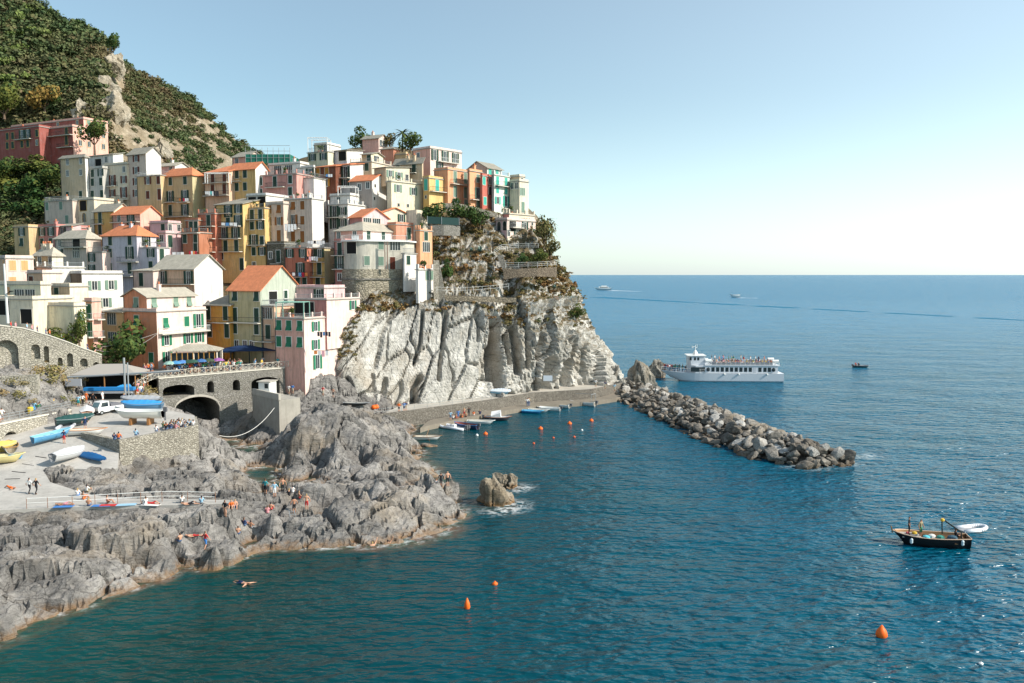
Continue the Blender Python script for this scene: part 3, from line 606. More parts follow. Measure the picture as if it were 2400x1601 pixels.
h('D', 'house with wooden loggia and row of chimneys on a stone roof', 352, 540, 645, 168, 300, 151, 'ochre', 'h', 1.6, f='405 520;215;ww', b='358 535 285', rmat=PALE_T(), side='cream', chim=4)
h('D', 'white terrace block with tall orange posts above the tan house', 372, 535, 862, 295, 352, 147, 'palepink', 'T', side='white', low=2, th=35)
h('D', 'pale yellow house with glazed wooden veranda at the left edge', -60, 420, 522, 470, 640, 131, 'paleyel', 'f', f='200 310;580;CC|80;545;s', side='cream', th=20, sh='o', low=2)
h('D', 'cream lower house with dark doorway behind the path at left edge', -60, 345, None, 622, 900, 127, 'cream', 'f', f='40 305;680 790;L./.L', th=15)
# ------------------------------------------------------------------ terrain
PALE = (.5, .47, .42); MIDR = (.24, .22, .2)
ROCKM = rockmat('grey shore rock', (.37, .345, .322), (.13, .122, .115))
CLIFFM = rockmat('pale cliff rock', (.68, .65, .6), (.34, .325, .29), veg=1, strata=((.35, .35, 3.2), (0, R(62), R(10))))
TOWNM = rockmat('town slope', (.42, .35, .27), (.16, .14, .1), tide=False, veg=1)
SLIPM = concrete('slipway concrete', (.5, .47, .43))
def zs(Y):
    return float(np.interp(Y, [70, 82, 90, 98, 105, 113, 120, 128, 134, 150], [3.4, 3.6, 4.3, 6.1, 6.6, 6.9, 7.6, 8.8, 9.7, 9.7]))
cps = []
def C_(lst):
    for px, py, z in lst:
        if px < 600 and py >= 1178 and z > 3.1: z = 2.6 + (z - 3.1) * .4
        if px < 600 and 1085 < py < 1178 and z > 3: z = z - .6
        q = W(px, py, z); cps.append((q.x, q.y, z))
def W2(px, py, Y, z=None):
    if py is None: return Vector(((px - CX) / F * (Y * cp + (CAM.z - z) * sp), Y, z))
    return P(px, py, Y)
C_([(-120, 1560, 0), (0, 1505, 0), (90, 1468, 0), (170, 1432, 0), (260, 1392, 0), (330, 1352, 0), (430, 1332, 0), (480, 1306, 0), (560, 1290, 0), (640, 1266, 0), (700, 1244, 0),
    (780, 1222, 0), (850, 1206, 0), (960, 1192, 0), (1030, 1180, 0), (1066, 1160, 0), (1062, 1132, .2),
    (1020, 1110, 0), (1012, 1125, 3.2), (985, 1090, 4.8), (968, 1130, 3.4), (1000, 1160, 2.2), (940, 1150, 3.4), (900, 1170, 2.2), (880, 1095, 4.9), (900, 1130, 3.9), (850, 1120, 4.4), (860, 1170, 2.4), (800, 1150, 3.6), (820, 1190, 1.6),
    (760, 1180, 2.8), (740, 1140, 3.0), (700, 1190, 2.6), (680, 1160, 2.4), (690, 1225, 1.6), (640, 1200, 2.7), (600, 1180, 2.4), (620, 1240, 1.8), (560, 1230, 2.9), (560, 1268, 1.4), (500, 1250, 3.0), (470, 1285, 1.2), (480, 1230, 3.7),
    (400, 1250, 3.2), (400, 1300, 1.6), (330, 1250, 3.0), (320, 1310, 1.7), (250, 1250, 3.3), (250, 1330, 1.9), (180, 1260, 3.4), (170, 1350, 2.1), (90, 1270, 3.5), (90, 1370, 2.1), (0, 1290, 3.5), (0, 1400, 2.0), (-100, 1300, 3.6), (-100, 1450, 1.8),
    (40, 1450, 1.0), (160, 1405, .9), (-60, 1500, .6), (120, 1452, .35), (300, 1365, .5), (400, 1340, .5), (60, 1480, .3),
    # under water in front
    (60, 1560, -1.2), (250, 1460, -1.3), (450, 1380, -1.5), (600, 1320, -2), (800, 1260, -2), (1000, 1215, -2), (1110, 1170, -2.5), (0, 1640, -2.5), (300, 1540, -4), (600, 1420, -4), (900, 1300, -4), (1200, 1200, -5), (1300, 1050, -5), (1500, 1100, -6),
    # channel and pool
    (600, 1150, -.4), (640, 1122, -1.3), (700, 1118, -1), (670, 1150, -.8), (585, 1130, -.8), (760, 1118, -.3), (830, 1108, -.2), (470, 1068, -.8), (540, 1078, -1), (510, 1050, -.8), (935, 1092, -.8), (1000, 1070, -1.5), (1050, 1100, -2.5), (1000, 1040, -2), (1060, 1020, -3), (990, 1016, -1.2), (960, 1030, -.5), (620, 1075, -.5), (600, 1140, -1.4), (630, 1135, -1.6), (665, 1135, -1.8), (700, 1132, -1.4), (730, 1122, -1.), (570, 1070, -1), (560, 1045, -.8), (590, 1060, -.6),
    (1100, 1080, -3), (1150, 1020, -3), (1250, 980, -3), (1080, 990, -2),
    # big rock B
    (600, 1085, .4), (650, 1105, .3), (750, 1108, .3), (850, 1095, .3), (940, 1080, .2), (985, 1062, .1), (975, 1040, .8), (655, 1030, 3.6), (695, 1000, 5.6), (700, 970, 6.6), (760, 945, 7.4), (820, 960, 6.8), (700, 1030, 4.6), (780, 1010, 5.6), (860, 1000, 5.2), (880, 1040, 3.6), (940, 1030, 3.0), (800, 1060, 3.0), (700, 1075, 2.2), (640, 1060, 2.6), (900, 985, 4.2), (930, 1005, 2.6),
    (900, 970, 2.0), (960, 990, 1.0), (985, 1005, .3), (870, 968, 3.0), (560, 1000, 2.), (600, 1000, 2.2), (640, 1000, 2.2), (620, 1030, .8), (600, 1052, -.2), (560, 1040, .3), (580, 1020, 1.2), (640, 975, 3.2), (590, 975, 3.), (530, 1020, .4),
    # rocks between the wall and channel
    (500, 1100, 3.4), (540, 1090, 4.2), (570, 1105, 3.0), (560, 1145, 1.6), (580, 1165, .6), (520, 1150, 3.2), (450, 1120, 4.0), (400, 1140, 4.3), (330, 1120, 4.3), (280, 1110, 4.6), (250, 1150, 4.8), (330, 1165, 4.4), (460, 1165, 3.8), (530, 1172, 3.0), (380, 1110, 4.2), (460, 1095, 3.4), (300, 1100, 4.5),
    # by the bridge
    (470, 1040, 1.2), (490, 1000, 2.4), (520, 990, 2.0), (470, 1010, 3.0), (535, 1005, .1), (440, 980, 2.5), (430, 960, 2),
    (100, 930, 10), (60, 950, 9), (20, 962, 8.8), (150, 885, 11.5), (130, 955, 8.6), (60, 885, 12.4), (0, 905, 12), (180, 900, 9.5), (-60, 930, 11), (165, 935, 8.5),
    (720, 920, 6.6), (760, 900, 7.4), (800, 920, 5.4), (740, 960, 3.6), (840, 940, 4.0), (720, 880, 8.0), (705, 978, 3.6), (780, 880, 8.3), (540, 975, 2.4), (0, 1226, 4.2), (100, 1222, 4.2), (200, 1215, 4.2), (300, 1211, 4.2), (400, 1210, 4.2), (470, 1211, 4.1), (530, 1208, 4.0), (562, 1195, 3.7), (578, 1184, 3.2)])
_a, _b = W2(277, None, 94, 6), W2(456, None, 103.7, 6); _n = Vector((_b.y - _a.y, -(_b.x - _a.x))).normalized()
for _s in (0.02, .2, .4, .6, .8, 1.): cps += [(_a.x + (_b.x - _a.x) * _s + _n.x * k, _a.y + (_b.y - _a.y) * _s + _n.y * k, z) for k, z in ((1.2, 2.6), (3.2, 2.9))]
# slipway and its surroundings (concrete slab lies on it)
slip_px = [(-80, 1200), (0, 1196), (120, 1190), (260, 1186), (400, 1184), (545, 1180), (545, 1172), (430, 1170), (300, 1168), (215, 1160), (118, 1130), (100, 1100), (135, 1095), (245, 1100), (275, 1085)]
slip_poly = []
for px, py in slip_px:
    z = 3.6
    for _ in range(6): q = W(px, py, z); z = zs(q.y)
    slip_poly.append((q.x, q.y))
slip_poly += [tuple(W2(278, None, 94.3, 6).to_2d()), tuple(W2(458, None, 104.2, 6.5).to_2d()), tuple(W2(456, None, 110, 6.5).to_2d())]
yard_px = [ (400, 962), (385, 925), (372, 898), (345, 890), (300, 870), (205, 880), (190, 905), (165, 940), (160, 985), (20, 1010), (-80, 1030)]
for px, py in yard_px:
    z = 6.4
    for _ in range(6):
        q = W(px, py, z); z = zs(q.y)
    slip_poly.append((q.x, q.y))
for x_ in range(-62, -24, 3):
    for y_ in range(76, 140, 4):
        pass
def inpoly(x, y, poly):
    c = np.zeros(x.shape, bool); n = len(poly)
    for i in range(n):
        x0, y0 = poly[i]; x1, y1 = poly[(i + 1) % n]
        if y0 == y1: continue
        c ^= ((y0 > y) != (y1 > y)) & (x < (x1 - x0) * (y - y0) / (y1 - y0) + x0)
    return c
zsv = lambda y: np.interp(y, [70, 82, 90, 98, 105, 113, 120, 128, 134, 150], [3.4, 3.6, 4.3, 6.1, 6.6, 6.9, 7.6, 8.8, 9.7, 9.7])
gx, gy = np.meshgrid(np.arange(-90, 2, 4.), np.arange(70, 140, 3.)); mk = inpoly(gx, gy, slip_poly)
for x_, y_ in zip(gx[mk], gy[mk]): cps.append((x_, y_, float(zsv(y_))))
for x_, y_, z_ in [(-62, 118, 10), (-75, 130, 12), (-60, 140, 9), (-40, 150, 9), (-24, 155, 6), (0, 146, -3), (-10, 140, -3), (12, 140, -2), (20, 120, -4), (-110, 130, 12), (-80, 60, 0), (-60, 50, -3), (-30, 60, -5), (0, 60, -6), (0, 90, -5), (20, 60, -6), (-110, 80, 5)]: cps.append((x_, y_, z_))
CP = np.array(cps)
d_ = np.sqrt(((CP[:, None, :2] - CP[None, :, :2]) ** 2).sum(2)); nC = len(CP)
A_ = np.zeros((nC + 1, nC + 1)); A_[:nC, :nC] = -d_ + np.eye(nC) * -.15 * 0 + np.eye(nC) * .2; A_[nC, :nC] = 1; A_[:nC, nC] = 1
wts = np.linalg.solve(A_, np.append(CP[:, 2], 0))
def Hb(x, y):
    r = np.zeros(len(x))
    for i in range(0, len(x), 20000):
        s_ = slice(i, i + 20000); d = np.sqrt((x[s_, None] - CP[None, :, 0]) ** 2 + (y[s_, None] - CP[None, :, 1]) ** 2)
        r[s_] = -(d @ wts[:nC]) + wts[nC]
    return r
def Hfull(x, y, detail=True):
    x = np.asarray(x, float); y = np.asarray(y, float)
    # jittered lookup keeps the outline irregular
    p = np.stack([x, y, np.zeros(len(x))], 1)
    jx = fbm(p * .35, 3, 5) * 1.1; jy = fbm(p * .35, 3, 9) * 1.1
    on_ = inpoly(x, y, slip_poly); edge = np.zeros(len(x))
    b = Hb(x + jx * ~on_, y + jy * ~on_)
    ca, sa = math.cos(R(28)), math.sin(R(28)); u = x * ca + y * sa; v = -x * sa + y * ca
    amp = np.clip((b + .6) / 1.4, .1, 1)
    q = np.stack([u / 6.5, v / 3.4, b * .12], 1); q = q + fbm(q * 2, 3, 3)[:, None] * .16
    c1, t1, e1 = cells(q, 11)
    q2 = np.stack([u / 2.1, v / 1.0, b * .3], 1) + fbm(p * .8, 3, 21)[:, None] * .2
    c2, t2, e2 = cells(q2, 31)
    q3 = np.stack([u / .9, v / .38, b * .8], 1); c3, t3, e3 = cells(q3, 51)
    hgt = c1 * .7 + t1 * 2.0 - 2.1 * np.exp(-(e1 / .05) ** 2) + c2 * .2 + t2 * .75 - .5 * np.exp(-(e2 / .08) ** 2) + c3 * .06 + t3 * .24 - .08 * np.exp(-(e3 / .1) ** 2)
    hgt += fbm(p * 1.3, 4, 77) * .22
    z = b + hgt * amp * .72
    lim = np.where(b > 3, b + 1.2, 99); z = np.minimum(z, lim)
    z = np.where(on_, np.minimum(zsv(y) - .25, b + 9), z)
    m_ = (y < 86) & ~on_ & (x < -18)
    if m_.any():
        xs, ys = x[m_], y[m_]; dm = np.full(len(xs), 99.)
        for i in range(len(slip_poly)):
            ax, ay = slip_poly[i]; bx, by = slip_poly[(i + 1) % len(slip_poly)]; L2 = (bx - ax) ** 2 + (by - ay) ** 2 + 1e-9
            t_ = np.clip(((xs - ax) * (bx - ax) + (ys - ay) * (by - ay)) / L2, 0, 1); dm = np.minimum(dm, np.hypot(xs - ax - t_ * (bx - ax), ys - ay - t_ * (by - ay)))
        z[m_] = np.maximum(z[m_], zsv(ys) - .25 - dm * 1.7 + hgt[m_] * .35 * np.clip(dm / 1.5, 0, 1))
    # near the slab keep the rock below its rim
    return z, on_
x_ = np.arange(-104, 8, .3); y_ = np.arange(50, 152, .3); GX, GY = np.meshgrid(x_, y_); nx_, ny_ = len(x_), len(y_)
Zt, onm = Hfull(GX.ravel(), GY.ravel())
# smooth band round the concrete so rocks do not poke through
Zg = Zt.reshape(ny_, nx_)
def grid_faces(nx, ny):
    i = np.arange(nx - 1)[None, :] + np.arange(ny - 1)[:, None] * nx; i = i.ravel()
    return np.stack([i, i + 1, i + nx + 1, i + nx], 1)
Vt = np.stack([GX.ravel(), GY.ravel(), Zt], 1)
Fg = grid_faces(nx_, ny_); keep = Vt[Fg, 2].max(1) > -3.2; Fk = Fg[keep]
u_, inv = np.unique(Fk, return_inverse=True)
link('rocky_shore', np_mesh('rocky shore', Vt[u_], inv.reshape(Fk.shape), [ROCKM], smooth=False), kind='structure')
def sampleZ(x, y):
    i = min(max((x - x_[0]) / .3, 0), nx_ - 2); j = min(max((y - y_[0]) / .3, 0), ny_ - 2); a, b = int(i), int(j); f, g = i - a, j - b
    return (Zg[b, a] * (1 - f) + Zg[b, a + 1] * f) * (1 - g) + (Zg[b + 1, a] * (1 - f) + Zg[b + 1, a + 1] * f) * g
def ground(x, y):
    z = sampleZ(x, y)
    if bool(inpoly(np.array([x]), np.array([y]), slip_poly)[0]): return max(z, zs(y))
    return z
def hit(px, py):
    r_ = ray(px, py); t = 45 / r_.y
    while t * r_.y < 160:
        q = CAM + r_ * t
        if q.z <= max(ground(q.x, q.y), 0): return Vector((q.x, q.y, max(ground(q.x, q.y), 0)))
        t += .15
    return CAM + r_ * (120 / r_.y)
# slipway slab
sx_ = np.arange(-90, 2, .6); sy_ = np.arange(70, 142, .6)
sl = MB(); top = [(x, y, zs(y)) for x, y in slip_poly]
import mathutils
from mathutils.geometry import tessellate_polygon
def slab_from(poly, zf, thick, step=2.):
    # densify outline, triangulate with interior points
    pts = []
    for i, (x, y) in enumerate(poly):
        x1, y1 = poly[(i + 1) % len(poly)]; n = max(1, int(math.hypot(x1 - x, y1 - y) / step))
        pts += [(x + (x1 - x) * k / n, y + (y1 - y) * k / n) for k in range(n)]
    m = len(pts); inner = []
    X0, X1 = min(p[0] for p in pts), max(p[0] for p in pts); Y0, Y1 = min(p[1] for p in pts), max(p[1] for p in pts)
    gx, gy = np.meshgrid(np.arange(X0, X1, step), np.arange(Y0, Y1, step)); k = inpoly(gx.ravel(), gy.ravel(), poly)
    inner = list(zip(gx.ravel()[k], gy.ravel()[k]))
    res = mathutils.geometry.delaunay_2d_cdt([Vector(p) for p in pts + inner], [(i, (i + 1) % m) for i in range(m)], [list(range(m))], 1, 1e-4)
    vv, _, ff = res[0], res[1], res[2]; mb = MB()
    mb.add([(v.x, v.y, zf(v.x, v.y)) for v in vv], [tuple(f) for f in ff])
    for i in range(m):
        a, b = pts[i], pts[(i + 1) % m]; za, zb = zf(*a), zf(*b)
        mb.add([(a[0], a[1], za - thick), (b[0], b[1], zb - thick), (b[0], b[1], zb), (a[0], a[1], za)], [(0, 1, 2, 3)])
    return mb
o = link('slipway', slab_from(slip_poly, lambda x, y: zs(y), .4).mesh('slipway', [SLIPM]), kind='structure')
# ------------------------------------------------------------------ lofted cliff sheets
def loft(name, rows, sub, mat, disp, smooth=False, kind='structure', attrs=None, crev=(), label=None, cat=None):
    """rows: list of rows of (px,py,Y) or (px,None,Y,z)"""
    G = np.array([[tuple(W2(*c)) for c in r] for r in rows], float); nr, nc = G.shape[:2]
    def cr(P0, P1, P2, P3, t):
        return .5 * ((2 * P1) + (-P0 + P2) * t + (2 * P0 - 5 * P1 + 4 * P2 - P3) * t * t + (-P0 + 3 * P1 - 3 * P2 + P3) * t ** 3)
    def interp(Gm, m):  # along axis 0
        n = len(Gm); idx = np.linspace(0, n - 1, (n - 1) * m + 1); outp = []
        for q in idx:
            i = min(int(q), n - 2); t = q - i
            p0 = Gm[i - 1] if i > 0 else 2 * Gm[0] - Gm[1]; p3 = Gm[i + 2] if i + 2 < n else 2 * Gm[-1] - Gm[-2]
            outp.append(cr(p0, Gm[i], Gm[i + 1], p3, t))
        return np.array(outp)
    Q = interp(G, sub[0]); Q = interp(Q.transpose(1, 0, 2), sub[1]).transpose(1, 0, 2)
    ny, nx = Q.shape[:2]
    du = np.gradient(Q, axis=1); dv = np.gradient(Q, axis=0); nrm = np.cross(du, dv); nrm /= (np.linalg.norm(nrm, axis=2, keepdims=True) + 1e-9)
    flip = np.sign((nrm * (np.array([0, 0, 26.]) - Q)).sum(2).mean()); nrm *= flip
    V = Q.reshape(-1, 3); NN = nrm.reshape(-1, 3)
    uu, vv = np.meshgrid(np.linspace(0, 1, nx), np.linspace(0, 1, ny)); uu, vv = uu.ravel(), vv.ravel()
    D = disp(V, uu, vv)
    if crev:
        pp = np.array([proj(v) for v in V])
        for (poly, wd, dp) in crev:
            best = np.full(len(V), 1e9)
            for (ax, ay), (bx, by) in zip(poly, poly[1:]):
                t = np.clip(((pp[:, 0] - ax) * (bx - ax) + (pp[:, 1] - ay) * (by - ay)) / ((bx - ax) ** 2 + (by - ay) ** 2), 0, 1)
                best = np.minimum(best, np.hypot(pp[:, 0] - ax - t * (bx - ax), pp[:, 1] - ay - t * (by - ay)))
            D = D - dp * np.exp(-(best / wd) ** 4)
    V = V + NN * D[:, None]
    Fq = grid_faces(nx, ny)
    if flip > 0: pass
    at = {k: f(V, uu, vv) for k, f in (attrs or {}).items()}
    me = np_mesh(name.replace('_', ' '), V, Fq, [mat], smooth, attrs=at)
    ob = link(name, me)
    if kind: ob['kind'] = kind
    return V.reshape(ny, nx, 3), nrm
def W2(px, py, Y, z=None):
    if py is None:
        # point on px column at depth Y and height z
        x = (px - CX) / F * (Y * cp + (CAM.z - z) * sp); return Vector((x, Y, z))
    return P(px, py, Y)
rows = [
 [(770, 600, 178), (800, 600, 177), (860, 580, 178), (930, 545, 181), (1010, 500, 185), (1090, 492, 187), (1170, 500, 188), (1240, 505, 189), (1272, 530, 193), (1262, 560, 215)],
 [(770, 690, 165), (800, 680, 163), (860, 660, 164), (930, 640, 166.5), (1015, 560, 177), (1090, 560, 178), (1170, 575, 178), (1250, 590, 180), (1296, 600, 188), (1285, 620, 215)],
 [(780, 760, 158), (815, 720, 156), (860, 705, 156), (930, 700, 159.5), (1010, 650, 169), (1090, 655, 169), (1170, 675, 168), (1270, 680, 171), (1345, 675, 184), (1330, 690, 215)],
 [(780, 790, 150), (806, 762, 147), (860, 722, 150), (930, 716, 157), (1010, 713, 159), (1100, 722, 160), (1170, 745, 162), (1275, 745, 167), (1375, 742, 180), (1360, 760, 215)],
 [(783, 830, 147), (800, 820, 145.5), (850, 812, 147.5), (920, 812, 152), (1010, 815, 154), (1095, 815, 157), (1180, 815, 161), (1290, 815, 165), (1412, 805, 177), (1400, 830, 215)],
 [(786, 880, 145), (806, 885, 143.5), (850, 900, 144.5), (920, 910, 148), (1010, 905, 150.5), (1095, 900, 155), (1190, 885, 161), (1300, 875, 166), (1432, 855, 178), (1440, 870, 215)],
 [(796, None, 146, 3.), (818, None, 143.5, 2.4), (866, None, 143, 2.4), (924, None, 146, 2.4), (1010, None, 149, 2.4), (1100, None, 154, 2.4), (1192, None, 160, 2.4), (1305, None, 166.5, 2.4), (1445, None, 178, 1.5), (1450, None, 215, 0)],
 [(800, None, 144, -2.), (820, None, 142, -2), (866, None, 142, -2), (926, None, 145, -2), (1012, None, 148, -2), (1102, None, 153, -2), (1194, None, 159, -2), (1308, None, 166, -3), (1465, None, 178, -3), (1470, None, 215, -3)]]
def dcliff(V, u, v):
    x, y, z = V.T
    s1 = x + (z - 10) * -.62 * np.clip((3 - x) / 32, 0, 1)           # bedding planes lean to the right on the left flank
    q = np.stack([s1 / 4.6, y / 12, z / 17], 1); q += fbm(V * .12, 3, 2)[:, None] * .16
    c1, t1, e1 = cells(q, 5)
    q2 = np.stack([s1 / .9, y / 2.5, z / 5.], 1) + fbm(V * .4, 3, 8)[:, None] * .25; c2, t2, e2 = cells(q2, 15)
    q3 = V / np.array([[.8, .8, .9]]); c3, t3, e3 = cells(q3, 25)
    slab = np.clip((v - .38) / .08, 0, 1) * np.clip((.62 - u) / .04, 0, 1)      # big smooth slabs
    rough = 1 - slab; topz = np.clip((.36 - v) / .06, 0, 1) * np.clip((u - .2) / .05, 0, 1)
    left = np.clip((.17 - u) / .05, 0, 1)
    d = c1 * (.34 + .8 * rough) + t1 * (.6 + 2.4 * rough) - (1.2 + .4 * rough) * np.exp(-(e1 / .022) ** 2)
    d += (c2 * .16 + t2 * .5 - .28 * np.exp(-(e2 / .09) ** 2)) * (.45 + 1.1 * rough + 1.2 * left) + (c3 * .1 + t3 * .3) * (.15 + rough * .9)
    d += fbm(V * .09, 4, 4) * (.8 + 2.4 * rough) + fbm(V * .45, 5, 6, .6) * (.22 + .8 * rough)
    d = d * (1 - .72 * topz) + topz * (fbm(V * .3, 4, 91) * .8)
    ed = np.clip((v - .97) / .03, 0, 1)
    return d * (1 - .6 * ed) * np.clip((u) / .05, .3, 1)
CREV = [([(1163, 745), (1160, 800), (1158, 860), (1165, 905)], 11, 7.), ([(1205, 770), (1208, 830), (1212, 870)], 9, 4.5), ([(1185, 790), (1190, 850)], 6, 2.5), ([(1045, 735), (1040, 790), (1030, 860), (1028, 890)], 4, 1.8), ([(990, 730), (985, 800), (975, 840)], 4, 1.7),
        ([(985, 882), (970, 900), (972, 945)], 8, 2.8), ([(905, 890), (898, 945)], 5, 2.), ([(874, 880), (882, 920), (880, 950)], 3, 1.4), ([(815, 890), (830, 930)], 7, 2.4), ([(965, 775), (962, 795), (976, 815), (970, 850)], 3, 1.4),
        ([(1290, 850), (1284, 905)], 14, 3.6), ([(1340, 860), (1330, 900)], 14, 3.4), ([(1240, 780), (1236, 860)], 6, 2.2), ([(1275, 780), (1262, 840)], 6, 1.8), ([(1360, 790), (1352, 850)], 6, 2.), ([(928, 720), (900, 780), (880, 860)], 4, 1.2), ([(1120, 740), (1118, 800)], 3, 1.0), ([(1200, 640), (1190, 690)], 18, 2.5)]
def vegc(V, u, v):
    x, y, z = V.T
    return np.clip((.5 - v) / .1, 0, 1) + .7 * np.clip((u - .66) / .1, 0, 1) * np.clip((.72 - v) / .15, 0, 1) + .25 * np.clip((.1 - np.abs(u - .08)) / .1, 0, 1) * np.clip((.6 - v) / .2, 0, 1)
CV, CN = loft('headland_cliff', rows, (22, 30), CLIFFM, dcliff, crev=CREV, attrs={'veg': vegc})
# slope under the houses of the headland and the village
rows = [
 [(330, 440, 226), (480, 430, 226), (600, 400, 228), (740, 365, 228), (880, 345, 226), (980, 358, 224), (1080, 400, 216), (1200, 450, 212), (1275, 530, 212)],
 [(330, 520, 202), (480, 520, 206), (600, 480, 204), (740, 440, 206), (880, 430, 206), (980, 440, 202), (1080, 480, 198), (1200, 500, 196), (1272, 540, 200)],
 [(330, 620, 180), (480, 620, 185), (600, 625, 182), (740, 600, 182), (880, 560, 184), (980, 540, 184), (1080, 510, 190), (1200, 525, 190), (1266, 545, 196)],
 [(330, 740, 166), (480, 740, 160), (600, 740, 163), (740, 720, 165), (850, 690, 168), (930, 650, 172), (1050, 560, 184), (1170, 560, 186), (1262, 560, 192)],
 [(330, 850, 154), (480, 850, 153), (600, 850, 154), (740, 830, 152), (810, 800, 156), (900, 720, 168), (1040, 620, 180), (1160, 620, 184), (1258, 600, 190)]]
loft('town_slope', rows, (10, 14), TOWNM, lambda V, u, v: fbm(V * .15, 4, 41) * 1.0, attrs={'veg': lambda V, u, v: np.full(len(V), .9)})
# mountain behind
HILLM = rockmat('hill ground', (.5, .42, .32), (.26, .2, .13), tide=False, veg=1)
rows = [
 [(-300, -60, 420), (-40, -20, 420), (60, 40, 420), (120, 75, 420), (195, 100, 420), (243, 145, 420), (305, 190, 425), (393, 230, 430), (480, 290, 440), (590, 380, 450), (725, 460, 460)],
 [(-300, -130, 300), (-40, -60, 302), (60, 2, 304), (110, 42, 304), (190, 70, 305), (238, 110, 306), (300, 165, 318), (388, 208, 330), (475, 264, 340), (585, 350, 350), (720, 430, 360)],
 [(-300, 60, 275), (-40, 80, 275), (40, 110, 274), (120, 140, 272), (185, 160, 270), (240, 175, 268), (310, 220, 290), (385, 250, 300), (470, 310, 310), (565, 380, 320), (700, 460, 330)],
 [(-300, 230, 250), (-40, 230, 250), (40, 235, 249), (120, 240, 247), (190, 245, 245), (245, 250, 243), (310, 290, 258), (380, 320, 268), (465, 370, 275), (560, 430, 280), (700, 500, 290)],
 [(-300, 340, 238), (-40, 345, 238), (40, 350, 238), (120, 360, 237), (190, 365, 234), (260, 370, 228), (320, 385, 230), (390, 410, 235), (460, 450, 236), (560, 490, 240), (700, 540, 250)],
 [(-300, 440, 220), (-40, 430, 218), (40, 430, 217), (120, 430, 214), (190, 450, 212), (260, 460, 210), (330, 470, 210), (400, 490, 212), (470, 510, 216), (560, 540, 222), (700, 580, 230)],
 [(-300, 560, 196), (-40, 540, 196), (40, 535, 196), (100, 535, 196), (180, 545, 196), (260, 560, 196), (330, 570, 196), (400, 580, 200), (470, 590, 204), (560, 600, 208), (700, 620, 212)],
 [(-300, 720, 160), (-40, 700, 160), (40, 700, 162), (100, 700, 164), (180, 720, 166), (260, 740, 166), (330, 750, 168), (400, 760, 170), (470, 760, 172), (560, 760, 176), (700, 760, 184)],
 [(-300, None, 142, 9), (-40, None, 142, 9), (40, None, 142, 9), (100, None, 144, 9), (180, None, 148, 9), (260, None, 150, 9), (330, None, 152, 9), (400, None, 156, 9), (470, None, 160, 9), (560, None, 164, 9), (700, None, 170, 9)]]
HV, HN = loft('hillside', rows, (14, 12), HILLM, lambda V, u, v: fbm(V * .05, 5, 51) * 3.2 * np.clip(1.05 - v, 0, 1) + (cells(V / np.array([[7, 7, 5.]]), 61)[0] * 1.1) * np.clip(.7 - v, 0, 1), attrs={'veg': lambda V, u, v: .35 + .65 * (u < .45)})
# ------------------------------------------------------------------ sea
m, n, b_ = base_mat('sea water'); g = geopos(n)
at = nn(n, 'ShaderNodeAttribute', attribute_name='depth'); av = at.outputs['Fac']
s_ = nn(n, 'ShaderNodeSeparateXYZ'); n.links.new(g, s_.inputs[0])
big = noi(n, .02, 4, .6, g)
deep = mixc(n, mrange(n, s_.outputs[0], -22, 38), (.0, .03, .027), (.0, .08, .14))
deep = mixc(n, mrange(n, s_.outputs[1], 130, 450), deep, (.002, .13, .25))  # offshore base colour lightened with distance, sky brightness put into the colour
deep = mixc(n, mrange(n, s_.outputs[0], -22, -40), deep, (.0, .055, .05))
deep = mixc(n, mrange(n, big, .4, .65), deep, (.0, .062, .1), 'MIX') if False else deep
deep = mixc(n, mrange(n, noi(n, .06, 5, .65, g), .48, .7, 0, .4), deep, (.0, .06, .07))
mid = noi(n, .5, 4, .7, g)
shal = mixc(n, mrange(n, mid, .4, .6), (.05, .085, .05), (.17, .085, .045))
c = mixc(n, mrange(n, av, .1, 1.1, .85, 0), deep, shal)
fo = noi(n, 1.1, 5, .75, g)
sub_ = nn(n, 'ShaderNodeMath', operation='SUBTRACT'); n.links.new(mrange(n, fo, .42, .62), sub_.inputs[0]); n.links.new(mrange(n, av, .0, .55, 0, 1.1), sub_.inputs[1])
fat = nn(n, 'ShaderNodeAttribute', attribute_name='foam')
fm = nn(n, 'ShaderNodeMath', operation='MULTIPLY', use_clamp=True); n.links.new(fat.outputs['Fac'], fm.inputs[0]); n.links.new(mrange(n, fo, .45, .58), fm.inputs[1])
c = mixc(n, fm.outputs[0], c, (.75, .76, .76))
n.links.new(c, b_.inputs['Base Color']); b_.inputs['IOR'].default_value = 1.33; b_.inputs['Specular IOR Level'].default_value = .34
ro = mrange(n, s_.outputs[1], 60, 900, .21, .27); n.links.new(ro, b_.inputs['Roughness'])
rot = (0, 0, R(18))
w1 = noi(n, 1, 2, .4, scaled(n, g, .3, .7, 1, rot), .3); w2 = noi(n, 1, 2, .42, scaled(n, g, .8, 1.7, 1, (0, 0, R(-16))), .4); w3 = noi(n, 1, 2, .5, scaled(n, g, .045, .1, 1, rot)); w4 = noi(n, 1, 1, .4, scaled(n, g, 1.6, 2.8, 1, rot))
def ma(a, k, b2=None):
    x = nn(n, 'ShaderNodeMath', operation='MULTIPLY_ADD'); n.links.new(a, x.inputs[0]); x.inputs[1].default_value = k
    if b2 is not None: n.links.new(b2, x.inputs[2])
    else: x.inputs[2].default_value = 0
    return x.outputs[0]
hh_ = ma(w1, .56, ma(w2, .34, ma(w3, 1.4, ma(w4, .07))))
bp = nn(n, 'ShaderNodeBump'); bp.inputs['Distance'].default_value = 2.6; n.links.new(hh_, bp.inputs['Height']); bp.inputs['Strength'].default_value = 1
